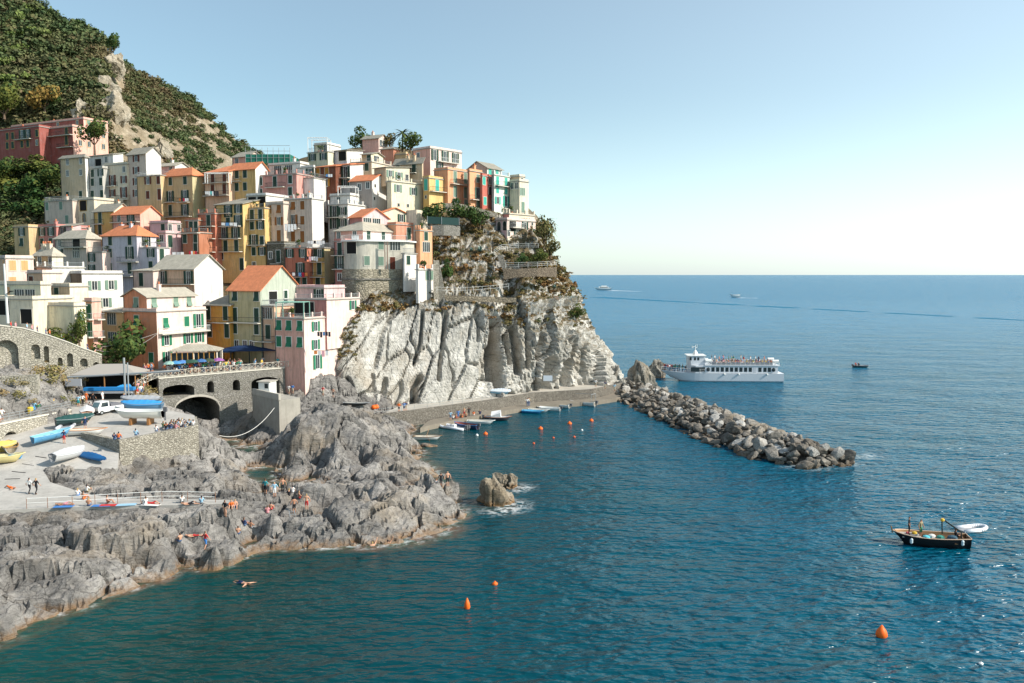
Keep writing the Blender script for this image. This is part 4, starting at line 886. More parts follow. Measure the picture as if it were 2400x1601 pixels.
shl = nn(n, 'ShaderNodeMath', operation='MULTIPLY'); n.links.new(mrange(n, s_.outputs[1], 60, 600, .85, .5), shl.inputs[0]); n.links.new(mrange(n, s_.outputs[0], -30, 45, .4, 1.), shl.inputs[1]); n.links.new(shl.outputs[0], bp.inputs['Strength'])
n.links.new(bp.outputs[0], b_.inputs['Normal'])
SEAM = m
# near patch with real depth to the sea bed, far rings out to the horizon
STACKS = [(1148, 1180, 0), (1195, 1128, 0)]
wx = np.concatenate([[-60000, -20000, -6000, -2000, -700, -300, -160], np.arange(-110, 20, .8), np.arange(20, 110, 1.6), [120, 160, 300, 700, 2000, 6000, 20000, 60000]])
wy = np.concatenate([[-200, 0, 30], np.arange(45, 132, .8), np.arange(132, 190, 1.6), [200, 240, 300, 400, 700, 1500, 4000, 12000, 40000, 120000]])
WX, WY = np.meshgrid(wx, wy); X, Yy = WX.ravel(), WY.ravel()
near = (X > -103) & (X < 7) & (Yy > 50) & (Yy < 151); dep = np.full(len(X), 9.)
zi = np.array([sampleZ(a, b) for a, b in zip(X[near], Yy[near])]); dep[near] = -zi
# blend to deep at the patch rim
dep[near] = np.where((X[near] > 4), 9., dep[near])
fo_ = np.zeros(len(X)); fo_[near] = np.clip(1 - np.abs(dep[near] - .1) / .35, 0, 1) * .8
def shore_ring(px, py, r0, r1, sx=1., fx=1., side=(.6, -.4)):
    q = W(px, py, 0); d = np.hypot((X - q.x) / sx, Yy - q.y); k = np.clip((r1 - d) / (r1 - r0), 0, 1)
    dr = ((X - q.x) * side[0] + (Yy - q.y) * side[1]) / np.maximum(d, .1)
    fo_[:] = np.maximum(fo_, k * fx * np.clip(.45 + dr, 0, 1)); dep[:] = np.minimum(dep, 9 - k * 8.2)
shore_ring(1165, 1185, 2.8, 4.4, 1., .7); shore_ring(1205, 1142, 1.6, 3., 1., .7)
for a in ((1040, 1178), (990, 1192)): shore_ring(*a, .5, 2.4, 1.4, .9, (.5, -.9))
for a in ((1900, 1095), (1960, 1085), (2010, 1068), (1850, 1090)): shore_ring(*a, 1., 3., 1.5, .5, (.7, -.7))
for a in ((1455, 838),): shore_ring(*a, 1.5, 5, 2, 1.1, (0, 1))
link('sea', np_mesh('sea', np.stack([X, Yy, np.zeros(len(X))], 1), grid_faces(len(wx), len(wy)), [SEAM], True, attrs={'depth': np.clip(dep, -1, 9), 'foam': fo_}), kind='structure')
# ------------------------------------------------------------------ masonry, quay, bridge
STONE_L = stonewall((.48, .44, .37), (.26, .235, .19), 3.)
STONE_P = stonewall((.5, .46, .39), (.4, .37, .3), 2.4)
STONE_G = stonewall((.34, .32, .29), (.25, .235, .2), 2.6)
CONC = concrete(); CONCP = concrete('pale concrete', (.5, .46, .4))
def XY(px, Y, z=6.):
    v = W2(px, None, Y, z); return v.x, Y
def arch_wall(name, label, A, B, top, bot, ops, mats, th=1.2, cat='wall', coping=True, step=.4):
    """A,B plan points; top/bot functions of s in 0..1; ops: (px0,px1,py_top,py_bot,arch,depth) openings read on the wall plane"""
    A, B = Vector((*A, 0)), Vector((*B, 0)); d = (B - A); Ln = d.length; d.normalize(); nb = Vector((-d.y, d.x, 0))   # into the wall
    if nb.y < 0: nb = -nb
    def on(px, py):
        r_ = ray(px, py); q = A - CAM; t = q.dot(nb) / r_.dot(nb); p = CAM + r_ * t; return (p - A).dot(d), p.z
    O = []
    for px0, px1, pt, pb, arch, dep in ops:
        s0 = on(px0, pb)[0]; s1 = on(px1, pb)[0]; zt = on((px0 + px1) / 2, pt)[1]; zb = on((px0 + px1) / 2, pb)[1]; O.append((s0, s1, zb, zt, arch, dep))
    ss = set(np.arange(0, Ln, step).tolist() + [Ln])
    for s0, s1, *_ in O:
        ss |= {s0, s1}; ss |= set(np.linspace(s0, s1, 13).tolist())
    ss = sorted(x for x in ss if 0 <= x <= Ln)
    def at(s, z, k=0): v = A + d * s + nb * k; return (v.x, v.y, z)
    def az(o, s):
        s0, s1, zb, zt, arch, dep = o; c = (s0 + s1) / 2; hw = (s1 - s0) / 2; rs = min(arch * hw, zt - zb); t = max(0, 1 - ((s - c) / hw) ** 2)
        return zt - rs + rs * math.sqrt(t)
    m = MB(); tp = lambda s: top(s / Ln); bt = lambda s: bot(s / Ln)
    for a, b in zip(ss, ss[1:]):
        if b - a < 1e-4: continue
        mid = (a + b) / 2; ca, cb = bt(a), bt(b)
        for o in sorted((o for o in O if o[0] <= mid <= o[1]), key=lambda o: o[2]):
            za, zb_ = az(o, a), az(o, b); dep = o[5]; lo = max(o[2], bt(mid))
            if lo > max(ca, cb) + .01: m.add([at(a, ca), at(b, cb), at(b, lo), at(a, lo)], [(0, 1, 2, 3)])
            m.add([at(a, lo), at(b, lo), at(b, lo, dep), at(a, lo, dep)], [(0, 1, 2, 3)])
            m.add([at(a, za, dep), at(b, zb_, dep), at(b, zb_), at(a, za)], [(0, 1, 2, 3)])
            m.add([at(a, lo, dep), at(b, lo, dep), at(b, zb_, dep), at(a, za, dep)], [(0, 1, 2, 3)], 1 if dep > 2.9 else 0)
            ca, cb = za, zb_
        m.add([at(a, ca), at(b, cb), at(b, tp(b)), at(a, tp(a))], [(0, 1, 2, 3)])
    for o in O:
        for s_ in (o[0], o[1]):
            if 0 <= s_ <= Ln: m.add([at(s_, max(o[2], bt(s_))), at(s_, max(o[2], bt(s_)), o[5]), at(s_, az(o, s_ + (1e-3 if s_ == o[0] else -1e-3)), o[5]), at(s_, az(o, s_ + (1e-3 if s_ == o[0] else -1e-3)))], [(0, 1, 2, 3)])
    for s_ in (0, Ln): m.add([at(s_, bt(s_)), at(s_, bt(s_), th), at(s_, tp(s_), th), at(s_, tp(s_))], [(0, 1, 2, 3)])
    for a, b in zip(ss, ss[1:]):
        m.add([at(a, tp(a)), at(b, tp(b)), at(b, tp(b), th), at(a, tp(a), th)], [(0, 1, 2, 3)])
        if any(o[0] <= (a + b) / 2 <= o[1] and o[5] > th - .05 for o in O): continue
        m.add([at(a, bt(a), th), at(b, bt(b), th), at(b, tp(b), th), at(a, tp(a), th)], [(3, 2, 1, 0)])
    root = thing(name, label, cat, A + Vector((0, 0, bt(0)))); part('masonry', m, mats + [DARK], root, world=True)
    if coping:
        cm = MB()
        for a, b in zip(ss, ss[1:]):
            vs = [at(a, tp(a) + .004, -.08), at(b, tp(b) + .004, -.08), at(b, tp(b) + .004, .4), at(a, tp(a) + .004, .4)]
            cm.add(vs + [(x, y, z + .16) for x, y, z in vs], [(3, 2, 1, 0), (4, 5, 6, 7), (0, 1, 5, 4), (2, 3, 7, 6)])
        part('coping', cm, [TRIM], root, world=True)
    return root, at, Ln, on
# sloping wall with blind arches under the footpath
A = XY(-70, 118); B = XY(243, 128)
ztop = lambda s: float(np.interp(s, [0, .22, .41, .59, .74, .85, 1], [19.1, 18.5, 17.9, 16.7, 15.5, 14.5, 13.3]))
arch_wall('arched_wall', 'long sunlit stone wall with blind arches under the sloping footpath', A, B, ztop, lambda s: 8.,
          [(-12, 46, 797, 880, 1, 1.1), (74, 95, 807, 842, 1, .9), (104, 116, 811, 850, 1, .9), (136, 147, 838, 858, 1, .9), (158, 172, 828, 860, 1, .9), (188, 206, 840, 860, .9, .9), (219, 233, 849, 864, .9, .9)], [STONE_P], 1.6)
# footpath behind the wall crest
def ribbon(A, B, zf, k0, k1, n=24):
    A, B = Vector((*A, 0)), Vector((*B, 0)); d = (B - A).normalized(); nb = Vector((-d.y, d.x, 0)); L_ = (B - A).length; m = MB()
    for i in range(n):
        a, b = i / n, (i + 1) / n
        vs = []
        for s, k in ((a, k0), (b, k0), (b, k1), (a, k1)): v = A + d * L_ * s + nb * k; vs.append((v.x, v.y, zf(s)))
        m.add(vs + [(x, y, z - .5) for x, y, z in vs], [(0, 1, 2, 3), (4, 5, 1, 0), (6, 7, 3, 2)])
    return m
link('footpath', ribbon(A, B, lambda s: ztop(s) - .9, 1.6, 6).mesh('footpath', [CONCP]), kind='structure')
A = XY(-60, 105); B = XY(93, 107)
arch_wall('retaining_wall', 'rough pale stone wall below the arches at the left edge', A, B, lambda s: 12.7, lambda s: 9., [], [STONE_P], 1.0, coping=False)
# railed promenade above the boat ramp
A = XY(-60, 93.5); B = XY(168, 109)
pr = lambda s: 7.9 - .25 * s
arch_wall('promenade_wall', 'stone wall with dark arch below the railed promenade', A, B, pr, lambda s: 4.8, [(8, 45, 1011, 1066, 1, 2.2)], [STONE_P], 1.0)
prom = link('promenade', ribbon(A, B, lambda s: pr(s) - .02, 1.0, 4.6).mesh('promenade', [CONCP]), kind='structure')
def railing(name, label, pts, h=1.05, mat=None, gap=2., mids=2, r=.035, group=None):
    t = thing(name, label, 'railing', pts[0], 0, group); m = MB(); mt = mat or METAL
    for a, b in zip(pts, pts[1:]):
        a, b = Vector(a), Vector(b)
        for k in range(mids + 1): m.tube(a + Vector((0, 0, h * (k + 1) / (mids + 1))), b + Vector((0, 0, h * (k + 1) / (mids + 1))), r * .8, 5)
    part('rails', m, [mt], t, world=True)
    for a, b in zip(pts, pts[1:]):
        a, b = Vector(a), Vector(b); n = max(1, round((b - a).length / gap))
        for i in range(n + (1 if (b - Vector(pts[-1])).length < 1e-6 else 0)):
            p_ = a.lerp(b, i / n); pm = MB(); pm.tube(p_, p_ + Vector((0, 0, h + .03)), r, 5); part('post', pm, [mt], t, world=True)
    return t
a = Vector((*A, 0)); b = Vector((*B, 0))
railing('railing', 'grey metal railing along the promenade above the beached boats', [tuple(a.lerp(b, s).to_2d()) + (pr(s) + .15,) for s in (0, .33, .66, 1)])
# boat yard walls
def zz(px, Y): return XY(px, Y)
Wa, Wb, Wc, Wd = XY(190, 97.9), XY(280, 93.7), XY(465, 103.6), XY(462, 110)
arch_wall('yard_wall', 'shaded stone wall end above the blue kayak', Wa, Wb, lambda s: 6.75 - .1 * s, lambda s: 3.5, [], [STONE_L], .6, coping=False)
arch_wall('yard_wall', 'tall sunlit rubble wall carrying the boat yard', Wb, Wc, lambda s: 6.65, lambda s: 1.5, [], [STONE_L], .6, coping=False)
def side_wall(name, label, A, B, zt, zb, mat, th=.6):
    A, B = Vector((*A, 0)), Vector((*B, 0)); d = (B - A).normalized(); n = Vector((-d.y, d.x, 0)) * th
    m = MB(); m.add([(A.x, A.y, zb), (B.x, B.y, zb), (B.x + n.x, B.y + n.y, zb), (A.x + n.x, A.y + n.y, zb), (A.x, A.y, zt), (B.x, B.y, zt), (B.x + n.x, B.y + n.y, zt), (A.x + n.x, A.y + n.y, zt)],
                    [(0, 1, 5, 4), (1, 2, 6, 5), (2, 3, 7, 6), (3, 0, 4, 7), (4, 5, 6, 7)])
    return single(name, m, [mat], label, 'wall')
side_wall('yard_wall', 'end face of the rubble boat yard wall above the green pool', Wc, Wd, 6.645, .2, STONE_L)
# bridge carrying the square
A = XY(372, 126, 9); B = XY(668, 138.5, 9)
br, bat, bL, bon = arch_wall('stone_bridge', 'grey stone bridge wall with a tall dark tunnel arch under the square', A, B, lambda s: 9.75 + .25 * s, lambda s: -.5,
    [(407, 516, 930, 1010, .62, 14), (382, 456, 902, 929, .3, 5), (486, 502, 893, 921, 1, 3.2), (546, 563, 890, 916, 1, 3.2), (590, 656, 884, 934, .35, 4)], [STONE_G], 1.0, 'bridge')
am = MB(); o0 = bon(407, 960)[0] - .1; o1 = bon(516, 960)[0] + .1; zt_ = bon(461, 930)[1]; hw = (o1 - o0) / 2; rs = .62 * hw
for i in range(14):
    t0, t1 = -1 + 2 * i / 14, -1 + 2 * (i + 1) / 14
    q = [bat(o0 + hw * (1 + t), zt_ - rs + rs * math.sqrt(max(0, 1 - t * t)) + k, -.06) for t, k in ((t0, 0), (t1, 0), (t1, .38), (t0, .38))]
    am.add(q, [(0, 1, 2, 3)])
part('arch_ring', am, [CONCP], br, world=True)
sq = [XY(372, 126.6, 9.8), XY(668, 139.2, 9.8), XY(705, 141, 9.8), XY(715, 158, 9.8), XY(480, 162, 9.8), XY(280, 152, 9.8), XY(250, 134, 9.8), XY(330, 127, 9.8)]
link('square', slab_from(sq, lambda x, y: 10.12, .5, 3).mesh('square', [concrete('square paving', (.3, .28, .25))]), kind='structure')
# white crossed railing of the square
RW = plain('cream railing paint', (.6, .56, .48), .6)
fen = thing('lattice_railing', 'cream railing of crossed bars around the square', 'railing', bat(0, 9.9))
pts = [Vector(bat(bL * i / 20, 9.95 + .012 * i, .15)) for i in range(21)] + [Vector((*XY(676, 138, 10), 10.3)), Vector((*XY(688, 141, 10), 10.3))]
pts = [Vector((*XY(322, 123.5, 8), 8.7)), Vector((*XY(338, 124.2, 8), 9.2)), Vector((*XY(355, 125.2, 8), 9.6))] + pts
for i, (a, b) in enumerate(zip(pts, pts[1:])):
    m = MB(); up = Vector((0, 0, .98)); lo = Vector((0, 0, .1))
    m.tube(a + up, b + up, .04, 4); m.tube(a + lo, b + lo, .03, 4); m.tube(a + lo, b + up, .025, 4); m.tube(b + lo, a + up, .025, 4); m.tube(a, a + up * 1.05, .045, 4)
    part('crossed_panel', m, [RW], fen, world=True)
# ticket hut and landing block right of the bridge
def box_thing(name, label, cat, xl, xc, xr, yt, yb, Y, th, mats, low=2.5, extra=None):
    Ct = P(xc, yt, Y); Cb = P(xc, yb, Y); thr = R(th); U = Vector((math.cos(thr), -math.sin(thr), 0)); V = Vector((math.sin(thr), math.cos(thr), 0))
    def on(px, n_):
        r_ = ray(px, (yt + yb) / 2); q = Cb - CAM; t = q.dot(n_) / r_.dot(n_); return CAM + r_ * t - Cb
    wl = -on(xl, V).dot(U); wr = on(xr, U).dot(V); t = thing(name, label, cat, Cb, -thr)
    return t, wl, wr, Ct.z - Cb.z
t, wl, wr, hh = box_thing('landing_stage', 'concrete landing block with shaded side, beside the bridge', 'pier', 592, 655, 704, 938, 985, 124, 46, None)
m = MB(); m.box(-wl, 0, 0, wr, -6, hh); part('block', m, [concrete('old concrete', (.42, .39, .34))], t); m = MB(); m.box(-wl - .12, -wl + .3, 0, wr, hh + .004, hh + .5); m.box(-wl + .3, .12, -.12, .25, hh + .004, hh + .95); part('parapet', m, [CONCP], t)
t, wl, wr, hh = box_thing('ticket_hut', 'small white kiosk with dark window beneath the right end of the bridge', 'kiosk', 606, 632, 641, 896, 918, 129, 12, None)
m = MB(); m.box(-wl, 0, 0, 2.2, -.6, hh); part('wall', m, [WHITEP], t); m = MB(); m.box(-wl - .2, .2, -.3, 2.4, hh + .004, hh + .12); part('roof', m, [CONCP], t); m = MB(); m.box(-wl * .45, -.25, -.03, 0, .5, hh - .25); part('window', m, [GLASS], t)
# quay and upper walk along the cliff
UP = [(866, 132), (877, 133.5), (971, 138.5), (1060, 144), (1152, 150), (1200, 154.5), (1252, 159), (1320, 161.5), (1390, 164), (1440, 171), (1470, 176)]
LOW = [(985, 132, .9), (1004, 134.4, 1.), (1075, 140, 1.), (1148, 146, 1.), (1200, 150.5, 1.1), (1252, 154.6, 1.2), (1336, 158.4, 1.3), (1400, 161, 1.4), (1455, 166, 1.5)]
up = [XY(a, b, 3.5) for a, b in UP]; back = [(x + 3, y + 13) for x, y in up][::-1]
link('upper_walk', slab_from(up + back, lambda x, y: 2.3, 3., 3).mesh('upper walk', [CONCP]), kind='structure')
t = thing('sea_wall', 'low grey parapet wall curving along the foot of the cliff', 'wall', (*up[0], 0)); m = MB()
for (a, b) in zip(up, up[1:]):
    a, b = Vector((*a, 0)), Vector((*b, 0)); d = (b - a).normalized(); n = Vector((-d.y, d.x, 0)) * .45
    q = [a - n * .1, b - n * .1, b + n, a + n]; m.add([(v.x, v.y, -1) for v in q] + [(v.x, v.y, 2.75) for v in q], [(0, 1, 5, 4), (2, 3, 7, 6), (4, 5, 6, 7), (0, 4, 7, 3), (1, 2, 6, 5)])
part('masonry', m, [stonewall((.27, .245, .21), (.19, .17, .145), 2.2)], t, world=True)
lw = [XY(a, b, 1) for a, b, _ in LOW]; bk = [(x + .5, y + 6) for x, y in lw][::-1]
link('lower_quay', slab_from(lw + bk, lambda x, y: .8, 3., 3).mesh('lower quay', [concrete('quay concrete', (.26, .225, .18))]), kind='structure')
railing('railing', 'thin metal railing on top of the parapet at the cliff foot', [(*p, 2.75) for p in up[1:5]], .9, gap=2.4, mids=1, r=.03)
# round tower below the stone roofed pink house
c0 = Vector((*XY(853, 164.6, 30), 0)); rad = 4.1
zt, zm, zb = P(855, 566, 161).z, P(855, 631, 161).z, 15.
tw = thing('round_tower', 'grey plastered round tower on a rubble stone base above the cliff', 'building', (c0.x, c0.y, zb))
def tower_outline(rd):
    pt = [(c0.x + rd * math.cos(R(a)), c0.y + rd * math.sin(R(a))) for a in range(180, 301, 8)]
    e = Vector((*XY(951, 163.8, 30), 0)); s = Vector((*pt[-1], 0)); k = (rd - rad)
    return pt + [(e.x + k, e.y - k), (e.x + k + 2, e.y + 8), (c0.x, c0.y + 6), (c0.x - rd, c0.y + 5)]
m = MB(); m.prism(tower_outline(rad), zm, zt, 0); part('upper_wall', m, [plaster((.5, .47, .4), .8)], tw, world=True)
m = MB(); m.prism(tower_outline(rad + .35), zb, zm, 0); part('stone_base', m, [stonewall((.46, .41, .32), (.3, .27, .2), 1.3)], tw, world=True)
m = MB(); m.prism(tower_outline(rad + .55), zm - 2.1, zm - 1.8, 0); part('ledge', m, [STONE_G], tw, world=True)
m = MB(); m.prism(tower_outline(rad + .5), zt, zt + .3, 0); part('terrace_slab', m, [WHITEP], tw, world=True)
ol = tower_outline(rad + .4)[3:17]; part('terrace_railing', rail_mb([(x, y, zt + .3) for x, y in ol]), [WHITEP], tw, world=True)
def tw_window(px, py, kind, sh='e'):
    z = P(px, py, 161).z; r_ = ray(px, py); best = None
    oo = tower_outline(rad)
    for (ax, ay), (bx, by) in zip(oo, oo[1:]):
        # intersect ray in plan
        dx, dy = bx - ax, by - ay; den = r_.x * dy - r_.y * dx
        if abs(den) < 1e-9: continue
        t_ = (ax * dy - ay * dx) / den; u_ = (ax * r_.y - ay * r_.x) / den
        if 0 <= u_ <= 1 and t_ > 0 and (best is None or t_ < best[0]): best = (t_, math.atan2(dy, dx))
    if not best: return
    me, subs = win_mesh(kind, *SIZES[kind], sh, 'w'); wo = link('window', me, tw, Vector((r_.x * best[0], r_.y * best[0], z)) - tw.location, (0, 0, best[1]))
    for nm, smm in subs: link(nm, smm, wo)
for a in ((824, 581, 'L'), (860, 611, 's', 'e'), (893, 574, 's', 'e'), (926, 574, 'C'), (920, 617, 'd', 'r'), (893, 612, 's', 'e')): tw_window(*a)
m = MB()
for px in (902, 908): q = Vector((*XY(px, 160.9, 30), 0)); m.tube((q.x, q.y, zm), (q.x, q.y, zt), .09, 6)
part('drainpipe', m, [plain('rust pipe', (.22, .14, .11), .7)], tw, world=True)
# retaining walls and terraces on the headland
def strip_wall(name, label, pts, mat, th=.5, cat='wall'):
    """pts: (px, py_top, py_bottom, Y)"""
    m = MB()
    for (a, b) in zip(pts, pts[1:]):
        at_, ab = P(a[0], a[1], a[3]), P(a[0], a[2], a[3]); bt_, bb = P(b[0], b[1], b[3]), P(b[0], b[2], b[3]); k = Vector((0, th, 0))
        ab = Vector((at_.x, at_.y, ab.z)); bb = Vector((bt_.x, bt_.y, bb.z))
        m.add([ab, bb, bt_, at_, ab + k, bb + k, bt_ + k, at_ + k], [(0, 1, 2, 3), (3, 2, 6, 7), (7, 6, 5, 4), (0, 3, 7, 4), (1, 5, 6, 2)])
    return single(name, m, [mat], label, cat)
strip_wall('retaining_wall', 'grey rubble wall under the green netting right of the orange block', [(1008, 528, 552, 172), (1040, 527, 552, 172), (1078, 530, 553, 174)], STONE_G)
strip_wall('retaining_wall', 'long stone wall under the orange and scarlet houses', [(1040, 476, 490, 181), (1070, 476, 490, 182), (1110, 484, 498, 184), (1165, 500, 512, 185)], STONE_L)
strip_wall('garden_wall', 'dark stone terrace wall below the long garden fence', [(1180, 629, 655, 166.5), (1215, 630, 650, 166.5), (1260, 628, 648, 167), (1305, 626, 650, 169)], stonewall((.3, .24, .18), (.2, .16, .12), 2.2))
strip_wall('garden_wall', 'low stone terrace wall above the pale slabs', [(1042, 692, 704, 158.5), (1100, 694, 707, 159.5), (1160, 696, 709, 161.5), (1210, 698, 709, 162)], stonewall((.32, .27, .2), (.2, .17, .13), 1.5))
strip_wall('retaining_wall', 'pale stone pier wall beside the tall white block', [(1016, 610, 712, 160.4), (1028, 610, 714, 161), (1044, 690, 714, 161)], STONE_L)
FW = plain('weathered white rail', (.62, .62, .6), .6)
def pxrail(label, pts, **k): return railing('railing', label, [tuple(P(*p)) for p in pts], mat=FW, **k)
pxrail('white railing around the lower garden terrace of the cliff house', [(1185, 628, 166.4), (1215, 628, 166.4), (1260, 627, 166.9), (1305, 624, 168.9)], h=1.1)
pxrail('white railing in front of the cream lower storey of the cliff house', [(1158, 598, 172), (1175, 586, 173), (1215, 583, 176), (1262, 583, 176)], h=1.1)
pxrail('long wooden path railing above the pale cliff slabs', [(1024, 686, 158.2), (1070, 688, 158.8), (1110, 686, 159.6), (1150, 683, 160.9), (1192, 678, 162)], h=1.1, mids=1)
# stairs from cliff house
m = MB(); a, b = P(1172, 598, 173), P(1186, 634, 168)
for i in range(14):
    q = a.lerp(b, i / 13); m.box(q.x - .6, q.x + .6, q.y - .25, q.y + .25, q.z - .3, q.z)
st = thing('stone_stairs', 'narrow stone stairs dropping from the cliff house to the garden terrace', 'stairs', b); part('steps', m, [STONE_G], st, world=True)
# chain-link fence on the crest
def netfence(label, pts, mat, h=2.2, name='wire_fence'):
    t = thing(name, label, 'fence', P(*pts[0])); m = MB(); pm = MB()
    for a, b in zip(pts, pts[1:]):
        a, b = P(*a), P(*b); u = Vector((0, 0, h)); m.add([a, b, b + u, a + u, a + Vector((0, .04, 0)), b + Vector((0, .04, 0)), b + u + Vector((0, .04, 0)), a + u + Vector((0, .04, 0))], [(0, 1, 2, 3), (7, 6, 5, 4), (3, 2, 6, 7)])
    part('mesh_panel', m, [mat], t, world=True)
    for a in pts:
        a = P(*a); pm = MB(); pm.tube(a, a + Vector((0, 0, h + .1)), .06, 5); part('post', pm, [METAL], t, world=True)
WIREM, n, b_ = base_mat('wire mesh'); b_.inputs['Base Color'].default_value = (.3, .3, .28, 1)
tr = nn(n, 'ShaderNodeBsdfTransparent'); mx = nn(n, 'ShaderNodeMixShader'); mx.inputs[0].default_value = .16
ou = [x for x in n.nodes if x.type == 'OUTPUT_MATERIAL'][0]; n.links.new(tr.outputs[0], mx.inputs[1]); n.links.new(b_.outputs[0], mx.inputs[2]); n.links.new(mx.outputs[0], ou.inputs[0])
netfence('rusty wire fence crossing the brush above the grey cliff', [(1238, 756, 161.5), (1245, 735, 163), (1314, 718, 170), (1352, 718, 176)], WIREM)
netfence('dark green netting fence beside the round bush on the headland', [(1002, 524, 172.5), (1035, 526, 172.5), (1076, 528, 173.5)], plain('dark green netting', (.03, .07, .065), .9), 1.5, 'netting_fence')
t = thing('scaffolding', 'green netted scaffolding around a roof at the town crest', 'scaffold', P(576, 383, 197)); m = MB()
a, b = P(576, 383, 197), P(680, 383, 197); hh = 2.7; m.add([a, b, b + Vector((0, 0, hh * .8)), a + Vector((0, 0, hh * .8)), a + Vector((0, 8, 0)), b + Vector((0, 8, 0)), b + Vector((0, 8, hh * .8)), a + Vector((0, 8, hh * .8))], [(0, 1, 2, 3), (1, 5, 6, 2), (4, 0, 3, 7)])
part('netting', m, [plain('green scaffold netting', (.02, .16, .12), .8)], t, world=True)
for i in range(9):
    q = a.lerp(b, i / 8) + Vector((0, -.08, 0)); m = MB(); m.tube(q, q + Vector((0, 0, hh + 1)), .05, 5); part('pole', m, [METAL], t, world=True)
m = MB()
for z in (1.3, 2.9, 4.2): m.tube(a + Vector((0, -.1, z)), b + Vector((0, -.1, z)), .05, 5)
part('ledger', m, [METAL], t, world=True)
# café roof, market tent, posts
def canopy(name, label, cat, cpx, Y, zf, w, d, hh, mat, rz=0, rise=.7, cols=(4,), postmat=WOOD, hip=True, thick=.12):
    c = Vector((*XY(cpx, Y, zf), zf)); t = thing(name, label, cat, c, R(rz)); m = MB()
    vs = [(-w / 2, -d / 2, hh), (w / 2, -d / 2, hh), (w / 2, d / 2, hh), (-w / 2, d / 2, hh), (-w * .2 if hip else 0, 0, hh + rise), (w * .2 if hip else 0, 0, hh + rise)]
    fs = [(0, 1, 5, 4), (1, 2, 5), (2, 3, 4, 5), (3, 0, 4)]
    m.add(vs, fs); m.add([(x, y, z - thick) for x, y, z in vs], [f[::-1] for f in fs]); m.add(vs[:4] + [(x, y, z - thick) for x, y, z in vs[:4]], [(0, 4, 5, 1), (1, 5, 6, 2), (2, 6, 7, 3), (3, 7, 4, 0)])
    part('roof', m, [mat], t)
    for x in (-w / 2 + .3, 0, w / 2 - .3):
        for y in (-d / 2 + .3, d / 2 - .3):
            pm = MB(); pm.tube((x, y, -.5), (x, y, hh - thick), .1, 6); part('post', pm, [postmat], t)
    return t
cf = canopy('restaurant_veranda', 'glazed veranda with tiled roof against the salmon house', 'veranda', 462, 135.5, 9.9, 8., 4.6, 3.6, PALE_T(), 8, .9, postmat=plaster((.75, .66, .55)))
m = MB(); m.box(-3.9, 3.9, -2.25, -2.1, 0, .8); m.box(3.75, 3.9, -2.1, 2.0, 0, .8); part('low_wall', m, [plaster((.75, .66, .55))], cf)
for i in range(9):
    m = MB(); x = -3.5 + i * .86; m.box(x - .05, x + .05, -2.2, -2.1, .81, 3.3); part('wooden_mullion', m, [plain('golden wood', (.5, .26, .07), .5)], cf)
m = MB(); m.box(-3.6, 3.6, -1.9, 1.9, .0, 3.2); part('dark_glazing', m, [GLASS], cf)
tn = canopy('market_canopy', 'large pale tent roof over the dark stalls by the boat ramp', 'canopy', 262, 123.5, 8.2, 9.5, 6, 2.9, plain('grey canvas', (.34, .31, .28), .8), 6, 1.3)
m = MB(); m.box(-4.4, 3.6, 1.6, 2.4, 0, 2.2); part('dark_stall', m, [DARK], tn)
t = thing('kayak_rack', 'rack of blue covered boats under the tent roof', 'boat rack', (*XY(258, 119.5, 7.6), 7.6), R(4)); m = MB(); m.box(-3.6, 3.6, -.5, .5, 1.3, 1.75); part('blue_cover', m, [plain('blue tarpaulin', (.02, .2, .5), .6)], t)
m = MB(); m.box(-3.3, 3.3, -.7, .3, .9, 1.2); part('grey_cover', m, [plain('grey tarpaulin', (.3, .31, .33), .7)], t)
for x in (-3.2, 3.2): m = MB(); m.tube((x, 0, -.3), (x, 0, 1.3), .06, 5); part('leg', m, [METAL], t)
m = MB(); m.box(-3., 3., -.35, .35, .1, .85); part('dark_crates', m, [DARK], t)
bt = canopy('cafe_awning', 'big dark blue awning over the café tables in the shaded square', 'awning', 590, 146, 9.9, 11, 6, 2.7, plain('dark blue canvas', (.01, .03, .09), .8), 10, .7, postmat=IRON)
bt2 = canopy('cafe_awning', 'small dark awning between the café tables and the ochre orange house', 'awning', 515, 144, 9.9, 5, 4, 2.5, plain('charcoal canvas', (.03, .035, .045), .8), 10, .5, postmat=IRON)
# boat crane with horizontal beam
q = Vector((*XY(299, 117, 7.2), 7.1)); t = thing('boat_crane', 'tall grey lifting mast with a long horizontal beam and blank grey panel', 'crane', q)
m = MB(); m.tube((-.28, 0, -.3), (-.28, 0, 6.9), .16, 8); m.tube((.22, 0, -.3), (.22, 0, 6.2), .1, 8); m.box(-.5, .5, -.3, .3, -.3, .15); part('mast', m, [METAL], t)
m = MB(); m.tube((-8.6, 0, 4.05), (7.6, .3, 4.95), .14, 8); part('beam', m, [METAL], t)
m = MB(); m.box(-8.9, -6.6, -.1, .1, 2.75, 3.85); part('panel', m, [plain('grey panel', (.38, .39, .42), .6)], t)
q = P(18, 748, 97); t = thing('lamp_mast', 'tall pale mast at the left edge beside the footpath', 'mast', q); m = MB(); m.tube((0, 0, -.5), (-.1, 0, 6.6), .17, 8, 0, .12); part('pole', m, [plain('pale grey paint', (.6, .6, .58), .5)], t)
m = MB(); m.tube((-.08, 0, 3), (.7, -.2, 3.3), .05, 5); m.box(.5, .9, -.35, -.05, 3.25, 3.4); part('floodlight', m, [IRON], t)
